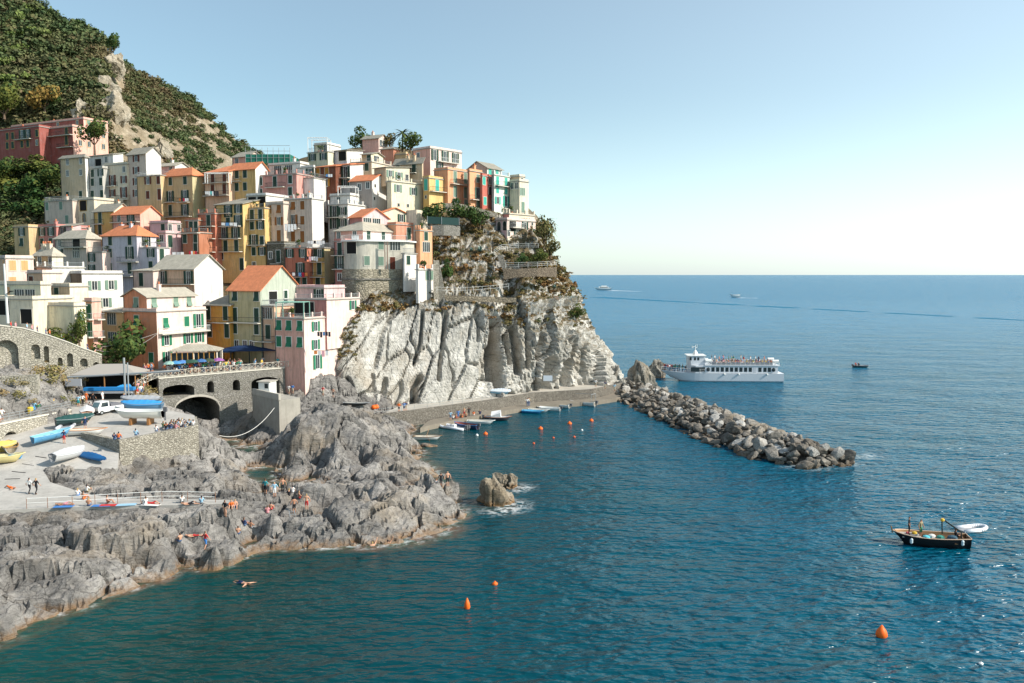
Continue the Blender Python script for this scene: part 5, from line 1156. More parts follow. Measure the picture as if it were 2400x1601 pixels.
# overhead wires
def wire(label, a, b, sag, r=.03, mat=None, name='cable'):
    m = MB(); n = 16; a, b = Vector(a), Vector(b)
    m.path([a.lerp(b, i / n) - Vector((0, 0, sag * 4 * (i / n) * (1 - i / n))) for i in range(n + 1)], r, 4); single(name, m, [mat or plain('pale rope', (.6, .58, .54), .8)], label, 'cable')
wire('upper pale cable strung from the salmon house to the left', P(222, 815, 131), P(368, 781, 134), .35)
wire('lower sagging pale cable in front of the salmon house', P(222, 820, 131), P(368, 783, 134), 1.3)
wire('mooring rope hanging across the dark basin under the landing block', P(514, 1021, 112), P(643, 956, 122), 1.6, .05)
# ladder and ropes on the bathing rocks
q0, q1 = hit(686, 1206), W(696, 1252, -.3); t = thing('bathing_ladder', 'metal bathing ladder leading from the rocks into the water', 'ladder', q1); m = MB()
q0 = q0 + Vector((0, -.4, .5)); q1 = q1 + Vector((0, -.3, 0)); sx = Vector((.28, 0, 0)); m.tube(q0 - sx, q1 - sx, .04, 5); m.tube(q0 + sx, q1 + sx, .04, 5); part('rails', m, [METAL], t, world=True)
for i in range(9):
    m = MB(); c = q0.lerp(q1, (i + .5) / 9); m.tube(c - sx, c + sx, .03, 5); part('rung', m, [METAL], t, world=True)
pts = [hit(x, y) for x, y in ((63, 1196), (112, 1192), (170, 1188), (223, 1184), (276, 1181), (330, 1178), (380, 1176), (440, 1176), (505, 1178))]
t = thing('rope_fence', 'thin posts and white ropes along the edge of the sunbathing slab', 'fence', pts[0])
for q in pts: m = MB(); m.tube(q, q + Vector((0, 0, 1.05)), .03, 5); part('post', m, [plain('rusty iron', (.25, .13, .08), .8)], t, world=True)
m = MB()
for a, b in zip(pts, pts[1:]): m.tube(a + Vector((0, 0, 1)), b + Vector((0, 0, 1)), .03, 4); m.tube(a + Vector((0, 0, .55)), b + Vector((0, 0, .55)), .03, 4)
part('rope', m, [plain('white rope', (.75, .75, .72), .7)], t, world=True)
# drainage slots of the ramp
for (x0, y0, x1, y1) in ((83, 1070, 109, 1074), (52, 1088, 80, 1092), (28, 1106, 60, 1109), (11, 1124, 47, 1123)):
    a, b = hit(x0, y0), hit(x1, y1); a.z = zs(a.y) + .01; b.z = zs(b.y) + .01; m = MB(); m.tube(a, b, .05, 4); o = single('drain_slot', m, [DARK], 'dark drain slot across the pale ramp', 'drain', 'drain slots on the ramp')
# roof pergolas
def pergola(label, tag, x0, x1, y, Y, dpt, hh, mat=WHITEP):
    a = P(*N(tag, x0, y), Y); b = P(*N(tag, x1, y), Y); t = thing('pergola', label, 'pergola', a); w_ = (b - a).length; d = (b - a).normalized(); k = Vector((-d.y, d.x, 0))
    for i, q in enumerate((a, b, a + k * dpt, b + k * dpt)): m = MB(); m.tube(q, q + Vector((0, 0, hh)), .09, 5); part('post', m, [mat], t, world=True)
    m = MB()
    for i in range(7): s = a.lerp(b, i / 6) + Vector((0, 0, hh)); m.tube(s - k * .3, s + k * (dpt + .3), .06, 4)
    m.tube(a + Vector((0, 0, hh)), b + Vector((0, 0, hh)), .08, 4); m.tube(a + k * dpt + Vector((0, 0, hh)), b + k * dpt + Vector((0, 0, hh)), .08, 4)
    part('beams', m, [mat], t, world=True)
pergola('white pergola on the yellow crest house', 'B', 1228, 1425, 240, 199.6, 4, 3.3)
pergola('white frame on the roof of the white house with orange bands', 'B', 1535, 1715, 690, 179, 3, 2.0)
pergola('green pergola over the plants on the pink harbour house', 'E', 905, 1185, 812, 136.6, 4, 2.7, plain('green grey pergola', (.2, .36, .3), .6))
pergola('thin pergola over the top balcony of the peach house below the hill', 'B', 178, 420, 560, 184.8, 1.5, 2.2)
# laundry
def laundry(label, tag, x0, x1, y, Y, cols, off=1.0, hh=1.0):
    a = P(*N(tag, x0, y), Y - off); b = P(*N(tag, x1, y), Y - off); t = thing('clothesline', label, 'laundry', a, 0, 'laundry hung from balconies'); m = MB(); m.tube(a, b, .02, 4); part('line', m, [IRON], t, world=True)
    n = len(cols)
    for i, c in enumerate(cols):
        s0, s1 = a.lerp(b, (i + .08) / n), a.lerp(b, (i + .9) / n); l = hh * (.7 + .5 * random.random()); m = MB(); dz = Vector((0, .05, -l)); e = Vector((0, .03, 0))
        m.add([s0, s1, s1 + dz, s0 + dz * (.85 + .2 * random.random()), s0 + e, s1 + e, s1 + dz + e, s0 + dz + e], [(3, 2, 1, 0), (4, 5, 6, 7), (0, 1, 5, 4), (1, 2, 6, 5), (3, 0, 4, 7)])
        part('garment', m, [plain('cloth %s' % (c,), c, .9)], t, world=True)
Wt, Bk, Rd, Bl, Pk, Tq, Or = (.75, .75, .76), (.03, .03, .04), (.5, .03, .06), (.1, .25, .5), (.75, .4, .45), (.1, .55, .55), (.75, .25, .08)
laundry('white sheets drying under the ochre shuttered windows', 'B', 985, 1110, 980, 171.5, [Wt, Wt, Wt, Wt], 1.1, 1.6)
laundry('white, turquoise and dark wash on the peach house balcony', 'B', 175, 315, 645, 186, [Wt, Wt, Wt, Tq, Wt, Bk, Bk, Bk], 1.1)
laundry('white shirts on the second balcony of the tall yellow house', 'B', 340, 505, 965, 172, [Wt, Bl, Wt, Wt], 1.1, .8)
laundry('black, pink and white wash in front of the yellow house front', 'B', 1190, 1330, 1312, 166.3, [Bk, Bk, Pk, Wt, Wt, Wt], 1.1, .9)
laundry('coloured wash on the lower balcony of the brick orange house', 'B', 1065, 1225, 1475, 166, [Wt, Bk, Bl, Rd, Or], 1.1, .8)
laundry('red, white and orange towels at the rust orange house', 'B', 10, 92, 1255, 168, [Rd, Wt, Or, Rd], .5, 1.3)
laundry('big grey white sheet beside the rust orange house', 'A', 1755, 1880, 1440, 167, [Wt, (.5, .5, .52), Wt], .5, 1.5)
laundry('orange, red and white wash on the ochre apartment house', 'A', 1825, 1925, 890, 188, [Or, Bk, Rd, Wt, Wt], 1.2, .7)
laundry('white wash on the dark brown house', 'B', 1408, 1478, 470, 186, [Bl, Wt, Wt], .6, .9)
laundry('white wash above the brick orange house terrace', 'B', 1222, 1400, 1150, 166.5, [Wt, Wt, Bk, Wt, Wt, Wt], .8, .8)
laundry('dark socks and shirts on the sunlit side of the pink harbour house', 'E', 1320, 1460, 950, 138, [Bk, Bk, Bl, Bk, Bk], 2.2, .8)
laundry('orange and pale towels low on the pink harbour house', 'E', 1285, 1440, 1140, 138, [Or, Wt, Pk, Wt], 2.2, .9)
laundry('white and red wash on the round tower terrace', 'B', 1670, 1750, 1095, 160.6, [Wt, Wt, Wt], .1, .9)
# ------------------------------------------------------------------ vegetation
def leaf_cloud(n, size, seed, flat=.9):
    """unit crown: n small bent leaf sprays spread through lobed volume; returns V (n*4,3), F"""
    r_ = np.random.default_rng(seed); lobes = r_.normal(size=(7, 3)) * .42; lobes[:, 2] = np.abs(lobes[:, 2]) * .8 + .1
    rad = r_.uniform(.32, .62, 7); k = r_.integers(0, 7, n); d = r_.normal(size=(n, 3)); d /= np.linalg.norm(d, axis=1, keepdims=True)
    c = lobes[k] + d * (rad[k] * r_.uniform(.75, 1.08, n))[:, None]; c[:, 2] *= flat; c[:, 2] += .25
    nr = d + r_.normal(size=(n, 3)) * .45; nr /= np.linalg.norm(nr, axis=1, keepdims=True)
    t = np.cross(nr, r_.normal(size=(n, 3))); t /= np.linalg.norm(t, axis=1, keepdims=True); b = np.cross(nr, t)
    s1 = size * r_.uniform(.6, 1.3, n)[:, None]; s2 = s1 * r_.uniform(.5, .9, n)[:, None]
    V = np.stack([c - t * s1, c - b * s2, c + t * s1, c + b * s2], 1).reshape(-1, 3)
    return V, np.arange(n * 4).reshape(n, 4)
TPL = [leaf_cloud(70, .26, i) for i in range(6)]
TPL_BIG = [leaf_cloud(900, .085, 50 + i) for i in range(4)]
def scatter(name, label, pts, sizes, tints, mat, kind='stuff', tpl=TPL, cat=None):
    Vs, Fs, Ts = [], [], []; o = 0
    for i, (p, s, t) in enumerate(zip(pts, sizes, tints)):
        V, Fq = tpl[i % len(tpl)]; a = rng.uniform(0, 6.28); ca, sa = math.cos(a), math.sin(a)
        M = np.array([[ca, sa, 0], [-sa, ca, 0], [0, 0, 1.]]) * np.array([s, s, s * rng.uniform(.65, .95)])
        Vs.append(V @ M + p); Fs.append(Fq + o); Ts.append(np.full(len(V), t)); o += len(V)
    me = np_mesh(name.replace('_', ' '), np.concatenate(Vs), np.concatenate(Fs), [mat], False, attrs={'tint': np.concatenate(Ts)})
    ob = link(name, me); ob['kind'] = kind; ob['label'] = label; ob['category'] = cat or 'shrubs'; return ob
HF = foliage('hill scrub leaves', [(.03, .058, .025), (.068, .1, .04), (.14, .15, .06), (.22, .13, .08)], .25)
SF = foliage('headland scrub leaves', [(.05, .07, .025), (.12, .12, .045), (.2, .16, .07), (.24, .12, .05)], .5)
TF = foliage('evergreen leaves', [(.015, .04, .012), (.03, .07, .02), (.07, .12, .035), (.16, .15, .03)], .7)
# hillside
ny, nx = HV.shape[:2]; Nn = 7800; ia = rng.uniform(ny * .11, ny - 2, Nn).astype(int); ib = rng.uniform(nx * .07, nx - 3, Nn).astype(int); fr = rng.uniform(0, 1, (Nn, 1)); fr2 = rng.uniform(0, 1, (Nn, 1))
PH = HV[ia, ib] + (HV[ia + 1, ib] - HV[ia, ib]) * fr + (HV[ia, ib + 1] - HV[ia, ib]) * fr2
n1 = fbm(PH * .06, 3, 70); n2 = fbm(PH * .025, 2, 71); n3 = fbm(PH * .03, 3, 72); pts, sz, ti = [], [], []
for i in range(Nn):
    p = PH[i]; px, py = proj(p)
    if px < -60 or px > 660: continue
    rock_ = math.exp(-((px - (262 + (py - 130) * .05)) / 22) ** 2) * (100 < py < 340) + .6 * math.exp(-(((px - 350) / 50) ** 2 + ((py - 325) / 22) ** 2))
    right = px > 265; dens = (.95 if not right else .74 + .8 * n1[i]) - rock_ * 1.1 - (.45 if right and n2[i] > .3 else 0)
    if rng.random() > dens: continue
    s = rng.uniform(1.2, 3.2) * (1.2 if not right else .8) * p[1] / 280; pts.append(p - np.array([0, 0, .2 * s])); sz.append(s)
    ti.append(float(np.clip(rng.normal(.08 + n3[i] * .7, .2), 0, 1)) if py > 30 else rng.uniform(0, .5))
scatter('hillside_shrubs', 'dense dark green and rust coloured scrub covering the mountain slope', pts, sz, ti, HF, tpl=[leaf_cloud(100, .19, 300 + i) for i in range(6)])
pts, sz = [], []
for i in range(0, len(PH), 1):
    px, py = proj(PH[i])
    for k, (x0, x1, yr) in enumerate([(-20, 70, 58), (-20, 78, 132), (-20, 62, 158), (-20, 84, 198), (-20, 60, 228), (60, 150, 40), (30, 120, 92)]):
        if x0 < px < x1 and abs(py - yr - 3 * math.sin(px * .06)) < 5: pts.append(PH[i] + np.array([0, -1.2, 1.6])); sz.append(rng.uniform(1.1, 1.8))
scatter('vine_rows', 'pale green rows of vines on the terraces of the mountain slope', pts, sz, [rng.uniform(0, .2) for _ in pts], foliage('vine leaves', [(.08, .13, .03), (.14, .19, .05), (.2, .23, .08)], .3))
# headland scrub
ny, nx = CV.shape[:2]; Nn = 3600; ia = rng.uniform(1, ny * .47, Nn).astype(int); ib = rng.uniform(nx * .05, nx * .93, Nn).astype(int); PH = CV[ia, ib]; n1 = fbm(PH * .12, 3, 80); pts, sz, ti = [], [], []
for i in range(Nn):
    p = PH[i]; px, py = proj(p)
    if px < 990 and (py < 690 or rng.random() > .25): continue
    if rng.random() > .4 + 1.1 * n1[i] + (.25 if 1180 < px < 1330 and 590 < py < 700 else 0): continue
    s = rng.uniform(.35, 1.2); pts.append(p - np.array([0, 0, .1])); sz.append(s); ti.append(float(np.clip(rng.normal(.45, .35), 0, 1)))
for _ in range(110):                 # tufts hanging in the seams of the slabs
    a = rng.uniform(ny * .45, ny * .62); b = rng.uniform(nx * .03, nx * .2); p = CV[int(a), int(b)]; pts.append(p); sz.append(rng.uniform(.2, .6)); ti.append(rng.uniform(0, .5))
scatter('headland_scrub', 'brown and olive scrub growing over the upper headland', pts, sz, ti, SF)
def tree(name, label, cat, px, py, Y, w, hgt, mat, trunk=.5, base=None, tint=.2, lean=0, squash=None, group=None):
    """px,py: foot of the plant; w crown radius, hgt total height"""
    q = base if base is not None else P(px, py, Y); t = thing(name, label, cat, q, 0, group); th = hgt * trunk
    m = MB(); m.tube((0, 0, -.6), (lean * .5, 0, th * .6), .13 + w * .05, 7, 0, .1 + w * .03); m.tube((lean * .5, 0, th * .6), (lean, 0, th + (hgt - th) * .4), .1 + w * .03, 6, 0, .05)
    for i in range(6):
        a = i * 1.05 + random.random(); m.tube((lean * .5, 0, th * .6), (lean + math.cos(a) * w * .6, math.sin(a) * w * .6, th + (hgt - th) * (.3 + .3 * random.random())), .07 + w * .012, 5, 0, .03)
    part('trunk', m, [plain('bark', (.14, .1, .07), .9)], t)
    V, Fq = TPL_BIG[int(px) % 4]; ch = (hgt - th); V = V * np.array([w * 1.05, w * 1.05, ch * .8]) + np.array([lean, 0, th - .05])
    V = V + (rng.normal(size=V.shape) * .03)
    tt = np.clip(rng.normal(tint, .2, len(Fq)), 0, 1).repeat(4)
    link('crown', np_mesh('crown', V, Fq, [mat], False, attrs={'tint': tt}), t); return t
TY = foliage('autumn leaves', [(.05, .08, .015), (.1, .12, .025), (.18, .16, .035), (.26, .15, .045)], .5)
tree('fig_tree', 'spreading green tree in front of the sunlit end of the long red building', 'tree', 222, 362, 214, 4.2, 8.5, TF, .45, tint=.35)
tree('tree', 'large dark tree beside the ochre house above the market tent', 'tree', 290, 878, 133, 5.0, 7.5, TF, .2, tint=.25)
tree('cactus_tree', 'upright cactus like shrub above the sloping stone wall', 'tree', 186, 808, 127.5, 1.7, 4.6, TF, .1, tint=.5)
tree('hedge', 'low green hedge behind the sloping stone wall', 'hedge', 140, 800, 127, 2.6, 1.9, TF, .05, tint=.5)
tree('round_bush', 'big round dark green bush below the small yellow house', 'bush', 1017, 517, 175, 2.9, 4.6, TF, .08, tint=.1)
for i, (px, py, Y, w_, hh, lb) in enumerate([(1076, 512, 180, 2.4, 3.8, 'dark bush under the orange house, first to the right of the round bush'), (1103, 520, 180, 2.2, 3.6, 'dark bush between two others under the scarlet house'),
        (1125, 530, 179, 2.3, 3.9, 'dark bush just left of the pink and white cliff house')]): tree('bush', lb, 'bush', px, py, Y, w_, hh, TF, .08, tint=.15, group='dark bushes under the headland houses')
tree('bush', 'bright green bush on the lower garden terrace of the cliff house', 'bush', 1262, 617, 172, 2.1, 2.6, TF, .05, tint=.5)
tree('bush', 'dark round bush left on the lower garden terrace', 'bush', 1222, 622, 171, 1.6, 2.2, TF, .05, tint=.05)
tree('bush', 'green bush near the right end of the crest wire fence', 'bush', 1350, 748, 175, 2.2, 2.8, TF, .05, tint=.45)
tree('bush', 'dark slim bush on the bare slope below the orange block', 'bush', 1052, 652, 168, 1.5, 3.4, TF, .05, tint=.1)
tree('bush', 'olive bush growing at the cliff edge beside the garden terrace', 'bush', 1290, 600, 176, 2.2, 3.6, SF, .05, tint=.2)
tree('bush', 'tall grassy bush at the right edge of the pink and white cliff house', 'bush', 1275, 575, 180, 2.4, 6., SF, .15, tint=.1)
tree('tree', 'bushy treetop left of the square pink tower house', 'tree', 852, 345, 215, 3.4, 4.6, TF, .05, tint=.2)
tree('tree', 'bushy tree right of the palm on the town crest', 'tree', 962, 352, 207, 3.4, 4., TF, .08, tint=.3)
tree('tree', 'slender pale tree just right of the square pink tower house', 'tree', 913, 345, 211, 1.8, 4.4, SF, .08, tint=.1)
for i, (px, py, Y, w_, hh, ti_, lb) in enumerate([(105, 262, 243, 5.5, 9, .9, 'yellow green tree on the slope above the long red building'), (10, 275, 240, 6, 9, .6, 'olive tree cluster at the left edge above the dark red wing'),
        (130, 265, 246, 3.5, 5, .2, 'light green shrub right of the yellow green tree above the red building'), (97, 22, 300, 3.5, 3.5, .4, 'small bush standing on the mountain ridge'), (262, 125, 304, 4, 6.5, .1, 'dark tree topping the pale rock pinnacle on the ridge'),
        (185, 72, 303, 3, 5, .1, 'thin dark tree on the mountain ridge')]): tree('tree', lb, 'tree', px, py, Y, w_, hh, TY if ti_ > .85 else TF, .12, tint=ti_)
for i, (px, py, Y, w_, hh, ti_, lb) in enumerate([(28, 460, 212, 5.5, 6, .8, 'yellowish tree in the dark gardens left of the weathered brown tower house'), (100, 405, 214, 5, 4, .5, 'green garden hedge directly below the long red building'), (60, 408, 214, 4, 3.5, .2, 'dark garden shrub below the dark red wing'),
        (35, 520, 205, 6, 5, .1, 'dark garden tree above the low row of houses'), (100, 510, 203, 6, 6, .05, 'very dark garden tree left of the low beige house'), (10, 420, 212, 4, 5, .2, 'dark garden tree at the left edge below the red wing'), (110, 440, 208, 5, 5, .3, 'dark green garden tree beside the weathered brown tower house'), (70, 470, 208, 6, 6, .05, 'dark tree in the middle of the shaded gardens')]):
    tree('garden_tree', lb, 'tree', px, py, Y, w_, hh, TY if ti_ > .85 else TF, .08, tint=ti_)
# palms
def palm(label, px, py, Y, hh, rr=2.2):
    q = P(px, py, Y); t = thing('palm_tree', label, 'palm', q); m = MB(); m.tube((0, 0, -1), (.1, 0, hh), .22, 7, 0, .16); part('trunk', m, [plain('bark', (.14, .1, .07), .9)], t)
    m = MB()
    for i in range(22):
        a = i * 2.4; el_ = .9 - (i % 6) * .28; prev = None
        for k in range(6):
            s = k / 5; r_ = rr * s; z = hh + math.sin(el_) * r_ - .55 * rr * s * s; c = Vector((.1 + math.cos(a) * r_ * math.cos(el_ * .6), math.sin(a) * r_ * math.cos(el_ * .6), z)); wd = .28 * math.sin(3.1 * min(.95, s + .12)); sd_ = Vector((-math.sin(a), math.cos(a), 0)) * wd
            if prev: m.add([prev[0], prev[1], prev[1] + (c - prev[1]) + sd_ * 0, c], [(0, 1, 2)]) if False else m.add([prev[0] - prev[1], prev[0] + prev[1], c + sd_, c - sd_], [(0, 1, 2, 3)])
            prev = (c, sd_)
    part('crown', m, [foliage('palm fronds', [(.04, .07, .02), (.08, .11, .03), (.14, .15, .05)], 1)], t)
palm('palm tree with drooping fronds on the town crest', 943, 350, 209, 4.0, 3.0)
palm('spiky palm like plant sprouting above the cliff edge right of the cliff house', 1277, 545, 181, 2.2, 3.2)
for i, (px, py, Y, s_, lb) in enumerate([(1125, 590, 174.5, 1.6, 'large blue grey agave on the bare slope below the dark bushes'), (1105, 588, 175, .9, 'small agave beside the large blue grey agave'), (1340, 703, 177, 1.2, 'agave on the cliff edge above the wire fence'), (195, 248, 243.5, 2.2, 'agave clump on the rocks above the long red building'), (1300, 675, 172, 1.0, 'agave low on the slope beneath the garden terrace')]):
    q = P(px, py, Y); m = MB()
    for k in range(26):
        a = k * 2.4; e = .25 + (k % 5) * .24; tip = Vector((math.cos(a) * math.cos(e), math.sin(a) * math.cos(e), math.sin(e))) * s_; sdv = Vector((-math.sin(a), math.cos(a), 0)) * .09 * s_; m.add([q - sdv, q + sdv, q + tip * .5 + sdv, q + tip, q + tip * .5 - sdv], [(0, 1, 2, 3, 4)])
    single('agave', m, [plain('agave leaf', (.1, .17, .15), .6)], lb, 'plant')
bank = []
for px, py in ((95, 872), (110, 868), (122, 880), (88, 882), (135, 878), (150, 890), (60, 905), (30, 905), (120, 900), (10, 935), (40, 940), (75, 948), (150, 940), (168, 920), (160, 905), (172, 950), (178, 900), (335, 935), (345, 945), (350, 925), (330, 950), (352, 958), (395, 945), (340, 915)):
    h_ = hit(px, py); bank.append(h_)
scatter('bank_plants', 'dry yellow green plants on the rocky bank below the arched wall', [np.array(b_) for b_ in bank], [random.uniform(.7, 1.7) for _ in bank], [random.uniform(0, 1) for _ in bank], foliage('dry bank plants', [(.08, .1, .03), (.2, .19, .07), (.34, .27, .12), (.3, .2, .1)], .8), tpl=[leaf_cloud(160, .13, 90 + i) for i in range(4)])
# ------------------------------------------------------------------ boulders and sea rocks
def rock_tpl(seed, sub=3, flat=.7, rough=.3, elong=1.3):
    bm_ = bpy.data.meshes.new('t'); import bmesh
    b = bmesh.new(); bmesh.ops.create_icosphere(b, subdivisions=sub, radius=1); b.verts.ensure_lookup_table()
    V = np.array([v.co[:] for v in b.verts]); Fq = np.array([[v.index for v in f.verts] for f in b.faces]); b.free()
    r_ = np.random.default_rng(seed)
    for _ in range(18):            # chop planar facets
        n_ = r_.normal(size=3); n_ /= np.linalg.norm(n_); d = r_.uniform(.48, .78); k = V @ n_; V = V - np.outer(np.maximum(k - d, 0) * .97, n_)
    V = V * (1 + rough * .35 * fbm(V * 2.2 + seed, 3, seed))[:, None] * np.array([elong, 1, flat])
    return V, Fq
BM = rockmat('breakwater boulder rock', (.36, .33, .29), (.12, .1, .08), brown=(.11, .065, .03))
BM2 = rockmat('pale limestone boulder', (.58, .56, .53), (.34, .32, .29), brown=(.17, .1, .05))
def rock_mesh(seed, mat, **k):
    V, Fq = rock_tpl(seed, **k); return np_mesh('boulder', V, Fq, [mat], False)
BV = [rock_mesh(100 + i, BM, sub=3) for i in range(9)] + [rock_mesh(130 + i, BM2, sub=3) for i in range(5)]
bl = [((1462, 912), 175, 10.), ((1540, 935), 166, 13), ((1640, 977), 151, 13), ((1740, 1018), 139, 12.5), ((1830, 1052), 129, 11.5), ((1900, 1070), 123, 9.), ((1985, 1068), 119, 3.6)]
axis = [Vector((*XY(px, None or W(px, py, .8).y, .8), 0)) for (px, py), _, _ in bl]; wid = [w_ for _, _, w_ in bl]
core = MB(); pf = []
for i in range(len(axis)):
    d = (axis[min(i + 1, len(axis) - 1)] - axis[max(i - 1, 0)]).normalized(); n_ = Vector((-d.y, d.x, 0)); pf.append((axis[i], n_, wid[i]))
def bw(s, k):
    i = min(int(s), len(pf) - 2); t = s - i; c = pf[i][0].lerp(pf[i + 1][0], t); n_ = pf[i][1].lerp(pf[i + 1][1], t); w_ = pf[i][2] * (1 - t) + pf[i + 1][2] * t
    return c + n_ * (w_ * .5 * k), w_
rows_ = []
for i in range(60):
    s = i / 59 * (len(pf) - 1.001); row = []
    for k in np.linspace(-1.25, 1.25, 11): c, w_ = bw(s, k); row.append((c.x, c.y, (1 - k * k) * min(1.9, w_ * .2) - .7))
    rows_.append(row)
V = np.array(rows_).reshape(-1, 3); V[:, 2] += fbm(V * .8, 3, 7) * .5
ob = link('breakwater_core', np_mesh('breakwater core', V, grid_faces(11, 60), [BM], False)); ob['kind'] = 'structure'
BL = ['weathered boulder piled on the breakwater', 'smooth pale boulder among the darker stones of the breakwater']
cnt = 0; placed = []
rb = random.Random(5)
for _ in range(3000):
    if cnt >= 296: break
    s = rb.random() ** .9 * (len(pf) - 1.02); k = rb.uniform(-1.12, 1.12); c, w_ = bw(s, k); r_ = rb.uniform(.62, 1.12) * (1 + .09 * s) * (1.25 if rb.random() < .2 else 1)
    if any((c.x - a) ** 2 + (c.y - b) ** 2 < ((r_ + q) * .52) ** 2 for a, b, q in placed): continue
    placed.append((c.x, c.y, r_)); z = (1 - k * k) * min(2.3, w_ * .24) - .15 + rb.uniform(-.25, .55); pale = z > .9 and rb.random() < .34
    me = BV[rb.randrange(9, 14)] if pale else BV[rb.randrange(0, 9)]
    o = link('boulder', me, None, (c.x, c.y, z), (rb.uniform(-.8, .8), rb.uniform(-.8, .8), rb.uniform(0, 6.3)), label=BL[pale], category='boulder', group='pale boulders of the breakwater' if pale else 'breakwater boulders')
    o.scale = (r_, r_ * rb.uniform(.75, 1.1), r_ * rb.uniform(.7, 1.25)); cnt += 1
# loose smaller rubble between the counted boulders: one mass
Vs, Fs, o_ = [], [], 0
small = [rock_tpl(400 + i, sub=2, flat=.8) for i in range(5)]
for i in range(620):
    s = rb.random() ** .9 * (len(pf) - 1.02); k = rb.uniform(-1.2, 1.2); c, w_ = bw(s, k); r_ = rb.uniform(.28, .62); V, Fq = small[i % 5]; a = rb.uniform(0, 6.3); ca, sa = math.cos(a), math.sin(a)
    V = V @ np.array([[ca, sa, 0], [-sa, ca, 0], [0, 0, 1.]]) * r_ + np.array([c.x, c.y, (1 - k * k) * min(2.3, w_ * .24) + rb.uniform(-.1, .5)]); Vs.append(V); Fs.append(Fq + o_); o_ += len(V)
ob = link('rubble', np_mesh('rubble', np.concatenate(Vs), np.concatenate(Fs), [BM], False)); ob['kind'] = 'stuff'; ob['label'] = 'small broken stones filling the gaps of the breakwater'; ob['category'] = 'rubble'
def sea_rock(label, px, py, wd, dp, hgt, seed, mat=None, sub=6, name='sea_rock', z0=0, spike=0, rz=0):
    V, Fq = rock_tpl(seed, sub=5, flat=1., rough=1.1, elong=1.); q = W(px, py, z0)
    V = V * np.array([wd / 2, dp / 2, hgt]); zc = V[:, 2].copy(); ca, sa = math.cos(rz), math.sin(rz); V = V @ np.array([[ca, sa, 0], [-sa, ca, 0], [0, 0, 1.]])
    Wd = V + np.array([q.x, q.y, z0]); c1, t1, e1 = cells(np.stack([Wd[:, 0] / 1.3, Wd[:, 1] / 1.0, (Wd[:, 2] + Wd[:, 0] * .4) / 2.4], 1), seed); nr = V / (np.linalg.norm(V, axis=1, keepdims=True) + 1e-6)
    V = V + nr * (c1 * .22 + t1 * .9 - .3 * np.exp(-(e1 / .08) ** 2) + fbm(Wd * .9, 3, seed) * .25)[:, None] * min(1, hgt / 3)
    o = link(name, np_mesh('sea rock', V, Fq, [mat or ROCKM], False), None, (q.x, q.y, z0)); o['label'] = label; o['category'] = 'rock'; return o
sea_rock('jagged brown rock standing alone in the water in front of the bathing rocks', 1154, 1180, 5.0, 4.8, 3.8, 3, rockmat('brown sea rock', (.4, .34, .27), (.2, .16, .11), brown=(.33, .17, .06)))
sea_rock('low brown shelf on the right flank of the lone jagged rock', 1184, 1176, 3.2, 3., 1.6, 14, rockmat('brown sea rock', (.4, .34, .27), (.2, .16, .11)))
sea_rock('smaller rock just behind the lone jagged rock', 1190, 1140, 3.4, 2.8, 2.5, 8, rockmat('brown sea rock', (.4, .34, .27), (.2, .16, .11)))
sea_rock('rounded rock at the tip of the bathing rocks where two people stand', 1052, 1176, 3.2, 3.6, 2.5, 21)
PM = rockmat('dark promontory rock', (.44, .41, .36), (.14, .13, .11))
sea_rock('pale pointed rock between the headland and the ferry', 1498, 912, 10.5, 10, 8.6, 31, PM, rz=.3)
sea_rock('dark rock hump at the foot of the headland', 1428, 912, 7, 8, 6.2, 41, PM)
sea_rock('low brown rock ridge behind the pale pointed rock', 1535, 884, 9, 7, 5.8, 44, PM, rz=-.3)
sea_rock('dark low rock in front of the pale pointed rock', 1465, 925, 7, 6, 3.4, 46, PM)
sea_rock('small wet rock off the tip of the big grey boulder', 1004, 1046, 4.5, 2.0, .6, 52)
for i, (px, py, s, lb) in enumerate([(270, 150, 7, 'pale rock pinnacle below the dark tree on the ridge'), (232, 175, 6, 'pale rock face on the mountain spur, left of the pinnacle'), (250, 215, 7, 'pale rock rib halfway down the spur'), (262, 262, 7.5, 'large pale crag directly above the long red building'), (215, 285, 8, 'cream rock slab right behind the red building roof'), (315, 335, 5, 'pale crag right of the red building on the slope'), (380, 350, 4.5, 'slim pale pinnacle above the gabled white side wall'), (300, 305, 5, 'pale rock outcrop low on the spur')]):
    V, Fq = rock_tpl(200 + i, sub=5, flat=1.25, rough=1.3, elong=.8); V = V * s * .72; V += V / np.linalg.norm(V, axis=1, keepdims=True) * (cells(V / 1.9, 60 + i)[0] * .5)[:, None]
    Yh = float(np.interp(py, [110, 175, 240, 300, 360], [300, 268, 245, 241, 236])) + (12 if px > 290 else 0) * (1 if py < 345 else 1); q = P(px, py, Yh + 1.5)
    o = link('crag', np_mesh('crag', V, Fq, [rockmat('pale crag rock', (.52, .46, .37), (.3, .25, .18), tide=False)], False), None, q); o['label'] = lb; o['category'] = 'rock'

